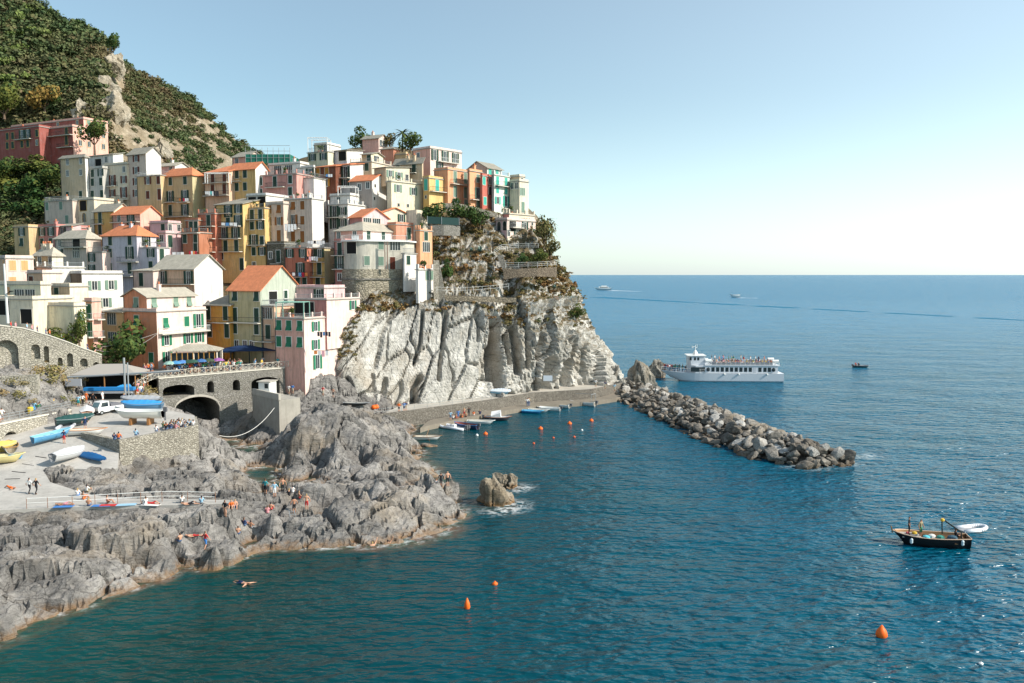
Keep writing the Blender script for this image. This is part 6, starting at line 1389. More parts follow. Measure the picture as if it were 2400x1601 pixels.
pot_src = None
for k, (ho, wl_, wr_, Hh_, th_) in enumerate(HOUSES):
    if k % 2 or not any(c.name.startswith('terrace_railing') for c in ho.children): continue
    for j in range(2):
        loc = ho.matrix_basis @ Vector((-wl_ * random.uniform(.15, .85), min(wr_, 6) * random.uniform(.12, .5), Hh_ + .17)); s_ = random.uniform(.6, 1.2)
        if pot_src is None:
            m = MB(); m.lathe([(.16, 0), (.24, .35)], (0, 0, 0), 8); pm_ = m.mesh('pot', [plain('clay pot', (.5, .17, .08), .8)]); V, Fq = leaf_cloud(90, .2, 777); lm_ = np_mesh('leaves', V * np.array([.55, .55, .7]) + np.array([0, 0, .45]), Fq, [TF], False, attrs={'tint': np.full(len(V), .3)}); pot_src = True
        t = thing('potted_plant', 'potted green plant on a roof terrace of the village', 'plant', loc, random.uniform(0, 6), 'potted plants on the roof terraces'); t.scale = (s_, s_, s_ * 1.15); link('pot', pm_, t); link('leaves', lm_, t)
# ------------------------------------------------------------------ people
def body_mesh(name, J, bald=False):
    """J: joints dict -> one continuous skinned figure; 6 material slots: skin hair top bottom shin shoe"""
    order = [('pelvis', None, .125), ('chest', 'pelvis', .135), ('neck', 'chest', .06), ('head', 'neck', .085), ('crown', 'head', .095),
             ('shl', 'chest', .07), ('ell', 'shl', .048), ('wrl', 'ell', .034), ('hal', 'wrl', .038), ('shr', 'chest', .07), ('elr', 'shr', .048), ('wrr', 'elr', .034), ('har', 'wrr', .038),
             ('hil', 'pelvis', .1), ('knl', 'hil', .066), ('anl', 'knl', .046), ('tol', 'anl', .042), ('hir', 'pelvis', .1), ('knr', 'hir', .066), ('anr', 'knr', .046), ('tor', 'anr', .042)]
    idx = {n: i for i, (n, _, _) in enumerate(order)}; me = bpy.data.meshes.new('t')
    me.from_pydata([J[n] for n, _, _ in order], [(idx[p], idx[n]) for n, p, _ in order if p], [])
    o = bpy.data.objects.new('t', me); COL.objects.link(o); md = o.modifiers.new('s', 'SKIN'); md.use_smooth_shade = True
    for i, (n, p, r_) in enumerate(order): me.skin_vertices[0].data[i].radius = (r_, r_ * (.75 if n in ('pelvis', 'chest') else 1)); me.skin_vertices[0].data[i].use_root = (n == 'pelvis')
    sb = o.modifiers.new('u', 'SUBSURF'); sb.levels = 1; sb.render_levels = 1
    dg = bpy.context.evaluated_depsgraph_get(); ev = o.evaluated_get(dg); m2 = bpy.data.meshes.new_from_object(ev); m2.name = name
    bpy.data.objects.remove(o); bones = [(n, p) for n, p, _ in order if p]
    A = np.array([J[p] for _, p in bones]); B = np.array([J[n] for n, _ in bones])
    reg = dict(chest=2, neck=0, head=0, crown=0, shl=2, ell=2, wrl=0, hal=0, shr=2, elr=2, wrr=0, har=0, hil=3, knl=3, anl=4, tol=5, hir=3, knr=3, anr=4, tor=5)
    hd = Vector(J['crown']) - Vector(J['neck']); hd.normalize(); fwd = Vector(J.get('face', (0, -1, 0)))
    m2.materials.clear()
    for i in range(6): m2.materials.append(plain('skin', (.5, .27, .18), .7))
    for p in m2.polygons:
        c = np.array(p.center); t = np.clip(((c - A) * (B - A)).sum(1) / ((B - A) ** 2).sum(1), 0, 1); d = np.linalg.norm(c - A - t[:, None] * (B - A), axis=1)
        k = int(np.argmin(d)); n = bones[k][0]; mi = reg[n]
        if n in ('crown', 'head'):
            rel = Vector(p.center) - Vector(J['head'])
            if rel.dot(hd) > .06 or rel.dot(fwd) < -.01: mi = 1
        if n == 'chest' and t[k] < .18: mi = 3
        p.material_index = mi
    return m2
def J_stand(walk=0., arm=.1, reach=0):
    z = .93
    return dict(pelvis=(0, 0, z), chest=(0, .0, z + .43), neck=(0, .0, z + .56), head=(0, -.02, z + .67), crown=(0, -.01, z + .76), shl=(.17, 0, z + .46), ell=(.24 + arm, .02 + walk * .5, z + .2), wrl=(.25 + arm, -.08 + walk, z - .03), hal=(.25 + arm, -.12 + walk, z - .1),
                shr=(-.17, 0, z + .46), elr=(-.24 - arm, .02 - walk * .5, z + .2 + reach * .5), wrr=(-.25 - arm, -.1 - walk, z - .03 + reach), har=(-.25 - arm, -.15 - walk, z - .1 + reach * 1.1),
                hil=(.09, 0, z - .05), knl=(.1, -.03 - walk, .5), anl=(.1, walk * .4, .08), tol=(.11, -.15, .04), hir=(-.09, 0, z - .05), knr=(-.1, -.03 + walk * .3, .5), anr=(-.1, walk * 1.6, .08), tor=(-.11, -.14 + walk * 1.3, .04))
def J_sit():
    return dict(pelvis=(0, 0, .12), chest=(0, .04, .55), neck=(0, .02, .68), head=(0, -.02, .79), crown=(0, -.01, .88), shl=(.17, .03, .58), ell=(.24, -.12, .36), wrl=(.14, -.34, .36), hal=(.1, -.42, .35), shr=(-.17, .03, .58), elr=(-.24, -.12, .36), wrr=(-.14, -.34, .36), har=(-.1, -.42, .35),
                hil=(.09, -.03, .12), knl=(.13, -.42, .42), anl=(.13, -.6, .06), tol=(.14, -.74, .04), hir=(-.09, -.03, .12), knr=(-.13, -.4, .45), anr=(-.12, -.55, .06), tor=(-.13, -.69, .04))
def J_edge():   # seated with the lower legs hanging
    d = J_sit(); d.update(knl=(.12, -.44, .13), anl=(.12, -.5, -.32), tol=(.12, -.62, -.36), knr=(-.12, -.44, .13), anr=(-.12, -.48, -.32), tor=(-.12, -.6, -.36)); return d
def J_lie():
    return dict(pelvis=(0, 0, .12), chest=(0, .43, .13), neck=(0, .57, .15), head=(0, .68, .17), crown=(0, .77, .17), shl=(.17, .46, .12), ell=(.36, .5, .1), wrl=(.3, .74, .1), hal=(.24, .8, .1), shr=(-.17, .46, .12), elr=(-.3, .24, .08), wrr=(-.24, .02, .08), har=(-.22, -.06, .08),
                hil=(.09, -.05, .12), knl=(.14, -.42, .3), anl=(.12, -.8, .07), tol=(.12, -.92, .08), hir=(-.09, -.05, .12), knr=(-.1, -.48, .13), anr=(-.1, -.9, .07), tor=(-.1, -1.02, .08), face=(0, 0, 1))
def J_swim():
    d = J_lie(); d.update(shr=(-.17, .46, .12), elr=(-.5, .62, .1), wrr=(-.72, .78, .05), har=(-.8, .8, .03), shl=(.17, .46, .12), ell=(.46, .55, .06), wrl=(.66, .4, 0), knl=(.16, -.45, .05), face=(0, 0, -1)); d['hal'] = (.72, .34, 0); return d
def J_wave():
    d = J_stand(); d = {k: (v[0], v[1], v[2] - 1.25) if k != 'face' else v for k, v in d.items()}; d.update(elr=(-.3, -.1, .38), wrr=(-.42, -.14, .62), har=(-.46, -.15, .72)); return d
def J_lean():
    d = J_stand(); f = lambda v: (v[0], v[1] - max(0, v[2] - .93) * .45, .93 + (v[2] - .93) * .9 if v[2] > .93 else v[2]); d = {k: f(v) for k, v in d.items()}; d.update(wrl=(.15, -.5, 1.08), hal=(.12, -.58, 1.08), wrr=(-.15, -.5, 1.08), har=(-.12, -.58, 1.08)); return d
POSE = {'stand': body_mesh('standing figure', J_stand()), 'walk': body_mesh('walking figure', J_stand(.14)), 'phone': body_mesh('figure with raised hand', J_stand(.02, .02, .5)), 'sit': body_mesh('sitting figure', J_sit()), 'edge': body_mesh('figure seated on an edge', J_edge()),
        'lie': body_mesh('lying figure', J_lie()), 'swim': body_mesh('swimming figure', J_swim()), 'wave': body_mesh('waving bather', J_wave()), 'lean': body_mesh('leaning figure', J_lean())}
CL = dict(white=(.72, .71, .7), black=(.02, .02, .025), navy=(.02, .035, .1), red=(.5, .04, .04), orange=(.75, .16, .03), blue=(.06, .2, .5), lightblue=(.3, .5, .65), grey=(.25, .26, .28), green=(.05, .2, .1), teal=(.03, .3, .33), pink=(.7, .3, .33), beige=(.5, .42, .3), denim=(.08, .13, .24), yellow=(.7, .5, .08), skin=(.55, .3, .2), tan=(.42, .21, .13), brown=(.09, .05, .03), blond=(.4, .27, .12), purple=(.2, .08, .25), khaki=(.3, .25, .15))
nm = {'lightblue': 'light blue'}
def person(label, pose, loc, rz, top, bot, sc=1., hair=None, shin=None, skin=None, group=None, rx=0):
    o = bpy.data.objects.new('person', POSE[pose]); COL.objects.link(o); o.location = loc; o.rotation_euler = (rx, 0, rz); o.scale = (sc, sc, sc)
    sk = skin or random.choice(('skin', 'tan')); hr = hair or random.choice(('brown', 'black', 'brown', 'blond'))
    cs = [sk, hr, top if top != 'bare' else sk, bot, shin or (bot if bot in ('denim', 'black') and top != 'bare' and random.random() < .6 else sk), 'brown' if top != 'bare' else sk]
    for i, c in enumerate(cs):
        o.material_slots[i].link = 'OBJECT'; o.material_slots[i].material = plain('cloth ' + c, CL[c], .85) if c not in ('skin', 'tan') else plain('skin ' + c, CL[c], .6)
    o['label'] = label; o['category'] = 'person'
    if group: o['group'] = group
    return o
def LL(x, y): return N('L', x, y)
def PR(label, pose, px, py, ang, top, bot, z=None, **k):
    q = hit(px, py) if z is None else W(px, py, z); return person(label, pose, q, R(ang), top, bot, **k)
for a in [('man in white shirt and black trousers walking down the pale ramp', 'walk', *LL(303, 1298), 160, 'white', 'black'), ('person dressed all in black walking beside a man in white', 'walk', *LL(372, 1304), 160, 'black', 'black'),
          ('sunbather in orange lying alone on the pale ramp', 'lie', *LL(112, 1245), 240, 'orange', 'orange'), ('boy in dark top and red shorts beside the light blue rowing boat', 'stand', *LL(655, 785), 180, 'navy', 'red'),
          ('person in navy clothes standing by the dark green covered boat', 'stand', *LL(872, 640), 20, 'navy', 'navy'), ('person in a long orange dress near the tent roof', 'stand', *LL(880, 372), 170, 'orange', 'orange'),
          ('person in black walking towards the white truck', 'walk', *LL(952, 385), 170, 'black', 'black'), ('person in white top walking behind the beached white boat', 'walk', *LL(845, 400), 190, 'white', 'black'), ('woman in light blue at the top of the ramp railing', 'stand', *LL(800, 408), 180, 'lightblue', 'teal'),
          ('person in grey squatting behind the beached white boat', 'sit', *LL(915, 420), 180, 'grey', 'navy'), ('pale dressed visitor left of the white truck', 'walk', *LL(1025, 310), 170, 'white', 'beige'), ('visitor in black top behind the white truck', 'walk', *LL(1085, 320), 175, 'black', 'denim'),
          ('person in white leaning on the truck bed', 'stand', *LL(1050, 365), 90, 'white', 'white'), ('person standing in front of the blue wrapped boat in dark clothes', 'stand', *LL(1270, 385), 180, 'navy', 'black'), ('person in grey shorts beside the blue wrapped boat', 'stand', *LL(1300, 330), 160, 'white', 'grey'),
          ('visitor in dark grey right of the blue wrapped boat', 'stand', *LL(1350, 330), 200, 'grey', 'grey'), ('person in black standing inside the grey covered boat', 'stand', *LL(1430, 400), 180, 'black', 'black'),
          ('seated bather in white shirt and blue shorts on the warm slab', 'sit', *LL(795, 1325), 200, 'white', 'blue'), ('seated bather in white bending forward on the slab', 'sit', *LL(890, 1285), 170, 'white', 'khaki'), ('tanned bather crouching between two others on the slab', 'sit', *LL(850, 1358), 150, 'bare', 'orange'),
          ('shirtless man in blue shorts sitting at the slab edge', 'edge', *LL(905, 1425), 190, 'bare', 'denim'), ('sunbather lying on a blue towel near the rope posts', 'lie', *LL(650, 1415), 100, 'bare', 'pink'), ('slim bather sitting alone beside a blue towel', 'sit', *LL(1095, 1400), 120, 'bare', 'brown'),
          ('bather in white beside a red towel on the slab', 'sit', *LL(1490, 1425), 230, 'white', 'white'), ('bather in red lying back on the slab', 'lie', *LL(1545, 1405), 80, 'red', 'red'), ('sunbather in white hat seated further along the slab', 'sit', *LL(1860, 1395), 200, 'white', 'black'), ('sunbather stretched out at the end of the white ropes', 'lie', *LL(1930, 1410), 100, 'bare', 'black'),
          ('bather in pale clothes near the right end of the slab', 'sit', *LL(2060, 1410), 200, 'lightblue', 'grey')]: PR(*a)
Z5 = lambda x, y: (400 + x / 3.485, 1000 + y / 3.485)
for a in [('person in black T-shirt standing with a rucksack on the rocks', 'stand', *Z5(445, 755), 150, 'black', 'skin'), ('bather in orange top seated near the end of the slab', 'sit', *Z5(497, 670), 10, 'orange', 'black'), ('bather in orange and blue seated next to the orange top', 'sit', *Z5(528, 665), 20, 'bare', 'blue'),
          ('standing person in teal vest at the back of the bathing rocks', 'stand', *Z5(775, 560), 160, 'teal', 'black'), ('person with light blue shirt looking over the channel', 'stand', *Z5(850, 583), 10, 'lightblue', 'white'), ('tanned bather standing alone before the dark channel', 'walk', *Z5(918, 545), 20, 'tan', 'black'),
          ('bather in dark swimsuit sitting in the middle of the rock group', 'sit', *Z5(968, 590), 200, 'black', 'black'), ('bather with white hat sitting behind the rock group', 'sit', *Z5(995, 545), 180, 'white', 'white'), ('reclining bather with red shorts on the rocks', 'sit', *Z5(1050, 590), 120, 'bare', 'red'),
          ('seated bather in pink beside a towel on the rocks', 'sit', *Z5(790, 715), 190, 'pink', 'pink'), ('second seated bather touching the pink one on the rocks', 'sit', *Z5(818, 690), 170, 'bare', 'red'), ('shirtless man in black trunks standing above the ladder', 'stand', *Z5(1010, 712), 200, 'bare', 'black'), ('shirtless man in dark red trunks standing right of the ladder', 'stand', *Z5(1112, 695), 180, 'bare', 'red'),
          ('bather in jeans sitting low on the rocks by the water', 'edge', *Z5(552, 890), 190, 'bare', 'denim'), ('bather in dark top lying behind two seated ones', 'sit', *Z5(600, 830), 150, 'navy', 'denim'), ('bather with pale towel seated right of the one in jeans', 'edge', *Z5(655, 845), 160, 'bare', 'grey'),
          ('man in denim shorts sitting on a rock over the waterline', 'edge', *Z5(78, 950), 230, 'bare', 'denim'), ('bather reclining with long legs on the rock over the waterline', 'lie', *Z5(190, 915), 100, 'bare', 'red'),
          ('child in red shirt and blue shorts wading at the rock foot', 'walk', *Z5(287, 1050), 150, 'red', 'blue')]: PR(*a)
Z4 = lambda x, y: (950 + x / 4.182, 880 + y / 4.182)
for a in [('person in black wetsuit standing on the tip of the bathing rocks', 'stand', *Z4(350, 1100), 190, 'black', 'black'), ('woman in bikini standing on the rounded rock at the tip', 'stand', *Z4(415, 1085), 20, 'bare', 'black'), ('hunched bather behind the person in wetsuit at the rock tip', 'sit', *Z4(305, 1085), 60, 'grey', 'grey')]: PR(*a[:5], a[5], a[6], z=2.4)
for lb, pz, x, y, an, t_, b_ in [('swimmer floating on the green water in front of the left rocks', 'swim', 568, 1367, 240, 'skin', 'navy'), ('bather treading water with one arm raised, left of two', 'wave', 873, 1279, 200, 'skin', 'black'), ('bather treading water with one arm raised, right of two', 'wave', 909, 1274, 160, 'skin', 'red'), ('swimmer holding on just below the bathing ladder', 'wave', 700, 1262, 20, 'tan', 'black')]:
    q = W(x, y, 0); person(lb, pz, q - Vector((0, 0, .1)), R(an), t_, b_, 1.15)
# crowds: figures nothing tells apart share a label per colour and place
tops = ['white', 'white', 'black', 'navy', 'red', 'orange', 'blue', 'lightblue', 'grey', 'green', 'teal', 'pink', 'beige', 'yellow']
def crowd(n, place, region, z, rzr, poses, grp, minsep=.5, sc=1., zf=None):
    got = []; tries = 0
    while len(got) < n and tries < n * 40:
        tries += 1; x, y = region()
        if any((x - a) ** 2 + (y - b) ** 2 < minsep ** 2 for a, b in got): continue
        got.append((x, y)); c = random.choice(tops); zz_ = z if zf is None else zf(x, y)
        person('%s %s' % (nm.get(c, c), place), random.choice(poses), (x, y, zz_), R(random.uniform(*rzr)), c, random.choice(['denim', 'black', 'beige', 'grey', 'white', 'navy']), sc * random.uniform(.93, 1.06), group=grp + ' in ' + nm.get(c, c))
BA, BB = Vector(bat(0, 0)), Vector(bat(bL, 0)); bd = (BB - BA).normalized(); bn = Vector((-bd.y, bd.x, 0))
def reg_sq(s0, s1, k0, k1):
    def f():
        s, k = random.uniform(s0, s1), random.uniform(k0, k1); v = BA + bd * bL * s + bn * k; return v.x, v.y
    return f
crowd(58, 'clothed visitor lined up at the crossed railing of the square', reg_sq(.06, .66, .45, 2.2), 10.14, (150, 210), ['stand', 'lean', 'walk', 'phone'], 'visitors at the railing of the square', .42, 1.04)
crowd(13, 'clothed visitor in the shade on the square under the awnings', reg_sq(.5, .98, .6, 6), 10.14, (0, 360), ['stand', 'sit', 'walk'], 'visitors in the shaded square', .7)
def reg_poly(pl):
    xs = [p[0] for p in pl]; ys = [p[1] for p in pl]
    def f():
        while True:
            x, y = random.uniform(min(xs), max(xs)), random.uniform(min(ys), max(ys))
            if bool(inpoly(np.array([x]), np.array([y]), pl)[0]): return x, y
    return f
crowd(44, 'clothed visitor in the crowd between the tent roof and the square', reg_poly([XY(325, 118.5), XY(310, 131), XY(362, 131.5), XY(335, 122)]), 0, (0, 360), ['stand', 'walk', 'walk', 'phone'], 'crowd at the top of the ramp', .5, zf=lambda x, y: max(ground(x, y), 10.14 if y > 128.6 and x > XY(330, 128)[0] else 0))
A_p, B_p = Vector((*XY(-60, 93.5), 0)), Vector((*XY(168, 109), 0)); d_p = (B_p - A_p).normalized(); n_p = Vector((-d_p.y, d_p.x, 0)); Lp = (B_p - A_p).length
def regp(s0, s1, k0, k1):
    def f(): s, k = random.uniform(s0, s1), random.uniform(k0, k1); v = A_p + d_p * Lp * s + n_p * k; return v.x, v.y
    return f
crowd(13, 'clothed visitor behind the grey railing of the promenade', regp(.72, .97, 1.1, 2.2), 7.75, (120, 240), ['stand', 'lean', 'walk'], 'visitors behind the promenade railing', .5)
crowd(3, 'clothed visitor at the left end of the promenade railing', regp(.28, .4, 1.1, 2.2), 7.85, (120, 240), ['stand'], 'visitors at the left end of the railing', .5)
Ya, Yb = Vector((*Wb, 0)), Vector((*Wc, 0)); dy_ = (Yb - Ya).normalized(); ny_p = Vector((-dy_.y, dy_.x, 0)); Ly = (Yb - Ya).length
crowd(22, 'clothed visitor sitting in the group on the rubble wall corner', lambda: tuple((Ya + dy_ * Ly * random.uniform(.68, .99) + ny_p * random.uniform(.3, 3.2)).to_2d()), 6.5, (160, 220), ['sit', 'edge', 'sit'], 'visitors sitting on the rubble wall corner', .5, 1.05)
for i, (s, c, lb) in enumerate([(.02, 'orange', 'orange dressed visitor sitting on the wall above the blue kayak'), (-.03, 'navy', 'dark haired visitor sitting beside the orange one above the kayak'), (.22, 'lightblue', 'lone light blue visitor sitting on the long rubble wall'), (.47, 'white', 'white dressed visitor sitting mid way along the rubble wall'), (.6, 'black', 'black dressed visitor sitting near the group on the rubble wall'), (.65, 'navy', 'navy dressed visitor sitting just left of the wall corner group')]):
    v = Ya + dy_ * Ly * s + ny_p * .4; person(lb, 'sit', (v.x, v.y, 6.72), R(185), c, 'denim', 1.05)
for px, py, Y, c, lb in [(18, 756, 119.5, 'red', 'red dressed person beside the pale mast on the footpath'), (29, 760, 120, 'pink', 'pink dressed person walking down the footpath behind the red one'), (56, 768, 121.5, 'lightblue', 'light blue walker on the footpath above the blind arches'), (68, 772, 122, 'pink', 'pale pink walker beside the light blue one'), (80, 776, 122.5, 'navy', 'navy walker on the footpath above the blind arches'), (100, 783, 123.2, 'denim', 'denim dressed walker on the footpath'), (109, 786, 123.6, 'orange', 'tanned walker on the footpath left of the hedge'), (137, 796, 124.5, 'white', 'white walker on the footpath before the hedge'), (142, 797, 124.7, 'red', 'red walker on the footpath before the hedge'), (158, 804, 125.5, 'grey', 'grey walker on the footpath near the cactus shrub'), (197, 815, 126.8, 'navy', 'lone dark walker near the lower end of the footpath')]:
    s_ = (px + 70) / 313; v = Vector((*XY(px, Y, 15), ztop(s_) - .9)) + Vector((-.5, 1.9, 0)) * 1.0; person(lb, 'walk', v, R(100), c, 'denim')
qy = lambda px: (float(np.interp(px, [a for a, _, _ in LOW], [b for _, b, _ in LOW])))
for i, (px, k, pz, c, b_, lb) in enumerate([(1062, 1.2, 'sit', 'white', 'black', 'person in white sitting on the lower quay near the inflatable'), (1069, 1.4, 'sit', 'bare', 'red', 'bather sitting left of the dark bags on the lower quay'), (1056, .5, 'stand', 'lightblue', 'denim', 'person in light blue standing at the quay edge above the inflatable'), (1074, .4, 'stand', 'blue', 'blue', 'person in blue standing at the quay edge by the dark boat'),
        (1078, 1.6, 'sit', 'bare', 'black', 'sunbather in black trunks on the lower quay'), (1083, 1.1, 'sit', 'bare', 'orange', 'sunbather in orange trunks on the lower quay'), (1088, 1.5, 'stand', 'bare', 'red', 'bather in red trunks standing in the quay group'), (1092, 1., 'sit', 'tan', 'black', 'tanned sunbather in the quay group'), (1099, 1.3, 'stand', 'black', 'black', 'person all in black standing on the lower quay'),
        (1110, 1.2, 'sit', 'orange', 'white', 'bather with orange top at the right of the quay group'), (1125, 1.2, 'sit', 'navy', 'navy', 'navy dressed person sitting last in the quay group'), (1236, .8, 'walk', 'white', 'denim', 'visitor in white walking on the lower quay, left of a pair'), (1240, 1.0, 'walk', 'beige', 'denim', 'visitor in beige walking on the lower quay, right of a pair')]):
    x, y = XY(px, qy(px) + k, .8); person(lb, pz, (x, y, .8), R(180), c, b_)
for px, Y, c, b_, lb in [(935, 138, 'orange', 'black', 'visitor in orange on the upper walk at the cliff foot'), (947, 138.6, 'blue', 'navy', 'visitor in blue on the upper walk at the cliff foot'), (952, 139, 'navy', 'beige', 'visitor in navy leaning at the cliff foot railing')]:
    x, y = XY(px, Y + 1, 2.3); person(lb, 'stand', (x, y, 2.3), R(180), c, b_)
for px, py, z, c, lb in [(677, 925, 7.2, 'white', 'visitor in white on the path right of the landing block'), (686, 925, 7.2, 'blue', 'visitor in blue on the path right of the landing block'), (757, 930, 6., 'red', 'bather in red seated between the dark rocks'), (781, 938, 5.4, 'bare', 'bather standing at the left foot of the striped cliff'), (1396, 908, 3.2, 'white', 'visitor in white at the shaded end of the quay'), (1418, 912, 2.6, 'navy', 'visitor in navy at the shaded end of the quay'), (1440, 918, 2., 'lightblue', 'visitor in light blue near the start of the breakwater')]:
    q = hit(px, py) if px < 1000 else W(px, py, z); person(lb, 'stand', q, R(170), c, 'beige' if c != 'bare' else 'black')
for i, (px, Y, c, lb) in enumerate([(412, 126.6, (.06, .22, .42), 'pale blue umbrella first from the left at the square railing'), (428, 127.6, (.08, .2, .45), 'light blue umbrella above the railing crowd'), (442, 128, (.02, .06, .04), 'dark green umbrella above the railing crowd'), (452, 128.6, (.03, .08, .06), 'second dark umbrella beside the dark green one'), (472, 129.4, (.05, .13, .3), 'mid blue umbrella in the railing crowd'), (490, 130.2, (.05, .07, .04), 'olive umbrella between blue and purple ones'), (512, 131, (.28, .1, .3), 'purple and white umbrella in the railing crowd'), (398, 126, (.25, .4, .35), 'pale green umbrella at the left end of the crowd')]):
    x, y = XY(px, Y + 1.3, 11.5); t = thing('umbrella', lb, 'umbrella', (x, y, 10.2), 0, 'umbrellas in the railing crowd'); m = MB(); n = 8
    vs = [(0, 0, 2.25)] + [(.65 * math.cos(a * .785), .65 * math.sin(a * .785), 2.08) for a in range(8)] + [(1.05 * math.cos(a * .785), 1.05 * math.sin(a * .785), 1.78) for a in range(8)]
    m.add(vs, [(0, 1 + a, 1 + (a + 1) % 8) for a in range(8)] + [(1 + a, 9 + a, 9 + (a + 1) % 8, 1 + (a + 1) % 8) for a in range(8)]); part('canopy', m, [plain('umbrella cloth %d' % i, c, .8)], t); m = MB(); m.tube((0, 0, 1.), (0, 0, 2.3), .02, 5); part('stick', m, [METAL], t)
for i, (x, y, an, c, lb) in enumerate([(650, 1432, 8, 'blue', 'blue towel under the sunbather at the rope posts'), (1040, 1425, 4, 'blue', 'blue towel beside the slim bather'), (1290, 1412, 10, 'lightblue', 'pale towel lying by itself on the slab'), (1540, 1440, -8, 'white', 'white towel next to the bather in red'), (1120, 1418, 5, 'red', 'small red towel on the slab')]):
    q = hit(*LL(x, y)); m = MB(); m.box(-.9, .9, -.35, .35, .01, .04); o = link('towel', m.mesh('towel', [plain('towel ' + c, CL[c], .95)]), None, q + Vector((0, 0, .02)), (0, 0, R(an))); o['label'] = lb; o['category'] = 'towel'
# ------------------------------------------------------------------ boats
def hull(Ln, B, D, sheer=.25, transom=.7, flare=.8, keel=.0, n=14, k=7, th=.05, rake=.12):
    """stern at -x, bow at +x; returns (outer mesh builder, inner, rim points)"""
    o = MB(); ii = MB(); rim = []
    def sec(t, ins):
        b = B / 2 * (min(1, transom + (1 - transom) * math.sin(min(1, t / .45) * 1.57)) if t < .45 else max(.02, math.cos(((t - .45) / .55) ** 1.7 * 1.57) ** .8)); zs_ = D * (1 + sheer * (max(0, t - .4) / .6) ** 2 + .1 * (1 - t) ** 2); zk = keel + D * .9 * max(0, (t - .8) / .2) ** 2
        b = max(.02, b - ins); pts = []
        for j in range(k):
            a = j / (k - 1); w_ = math.sin(a * 1.57) ** flare; z = zk + ins * 1.2 + (zs_ - zk - ins * 1.2) * (1 - math.cos(a * 1.57)) ** .85; x = -Ln / 2 + Ln * t - (rake * Ln * (1 - a) * max(0, (t - .7) / .3))
            pts.append((x, b * w_, z))
        return pts
    for ins, mb in ((0, o), (th, ii)):
        S_ = [sec(i / n, ins) for i in range(n + 1)]
        vs = []
        for s in S_: vs += [(x, -y, z) for x, y, z in s[::-1]] + s[1:]
        m_ = 2 * k - 1; fs = [(i * m_ + j, (i + 1) * m_ + j, (i + 1) * m_ + j + 1, i * m_ + j + 1) for i in range(n) for j in range(m_ - 1)]
        fs.append(tuple(range(m_))[::-1]); mb.add(vs, fs)
        if not ins: rim = [(s[-1][0], -s[-1][1], s[-1][2]) for s in S_] + [s[-1] for s in S_[::-1]]
    return o, ii, rim
def boat(name, label, loc, rz, Ln, B, D, c_h, c_i, c_g=None, cover=None, thwarts=3, motor=0, oars=False, tilt=0, group=None, cat='boat', extra=None, band=None, z=0):
    t = thing(name, label, cat, loc, rz, group); t.rotation_euler = (0, tilt, rz); o, ii, rim = hull(Ln, B, D)
    part('hull', o, [plain('hull paint %s' % (c_h,), c_h, .45)], t, True); part('inner_hull', ii, [plain('boat inside %s' % (c_i,), c_i, .6)], t, True)
    g = MB(); g.path(rim + [rim[0]], .045, 5); part('gunwale', g, [plain('gunwale %s' % (c_g or c_i,), c_g or c_i, .5)], t)
    if cover:
        m = MB(); n = len(rim) // 2; L_, R_ = rim[:n], rim[n:][::-1]; vs = []
        for i in range(n):
            a, b = Vector(L_[i]), Vector(R_[i]); h_ = .18 + .32 * math.sin(math.pi * i / (n - 1)) + .05 * (i % 2)
            vs += [tuple(a + Vector((0, -.05, -.14))), tuple(a + Vector((0, -.02, .04))), tuple(a.lerp(b, .3) + Vector((0, 0, h_ * .7))), tuple(a.lerp(b, .5) + Vector((0, 0, h_))), tuple(a.lerp(b, .7) + Vector((0, 0, h_ * .7))), tuple(b + Vector((0, .02, .04))), tuple(b + Vector((0, .05, -.14)))]
        m.add(vs, [(i * 7 + j, (i + 1) * 7 + j, (i + 1) * 7 + j + 1, i * 7 + j + 1) for i in range(n - 1) for j in range(6)]); part('tarpaulin', m, [plain('tarp %s' % (cover,), cover, .75)], t)
    else:
        for i in range(thwarts):
            x = -Ln * .3 + Ln * .6 * i / max(1, thwarts - 1) * .85; m = MB(); w_ = B * .44 * (1 if x < Ln * .15 else .75); m.box(x - .13, x + .13, -w_, w_, D * .68, D * .73); part('seat', m, [plain('thwart %s' % (c_i,), tuple(v * .8 for v in c_i), .6)], t)
    for q in range(motor):
        m = MB(); y = (q - (motor - 1) / 2) * .6; m.box(-Ln / 2 - .5, -Ln / 2 - .05, y - .16, y + .16, D * .9, D * 1.5); m.box(-Ln / 2 - .3, -Ln / 2 - .15, y - .07, y + .07, -.25, D * .9); part('outboard_motor', m, [plain('outboard grey', (.12, .12, .13), .4)], t)
    if oars:
        m = MB(); m.tube((-.2, 0, D + .1), (.5, -1.7, -.02), .035, 5); part('oar', m, [WOOD], t); m = MB(); m.tube((-.2, .0, D + .12), (.1, 1.4, D + .9), .035, 5); part('oar', m, [WOOD], t)
    return t
Wh, Cr, Bu, Lb, Nv, Gy, Br = (.72, .72, .7), (.6, .56, .48), (.03, .17, .4), (.12, .45, .68), (.03, .06, .14), (.3, .31, .33), (.25, .12, .05)
def at0(px, py, z=0): return W(px, py, z)
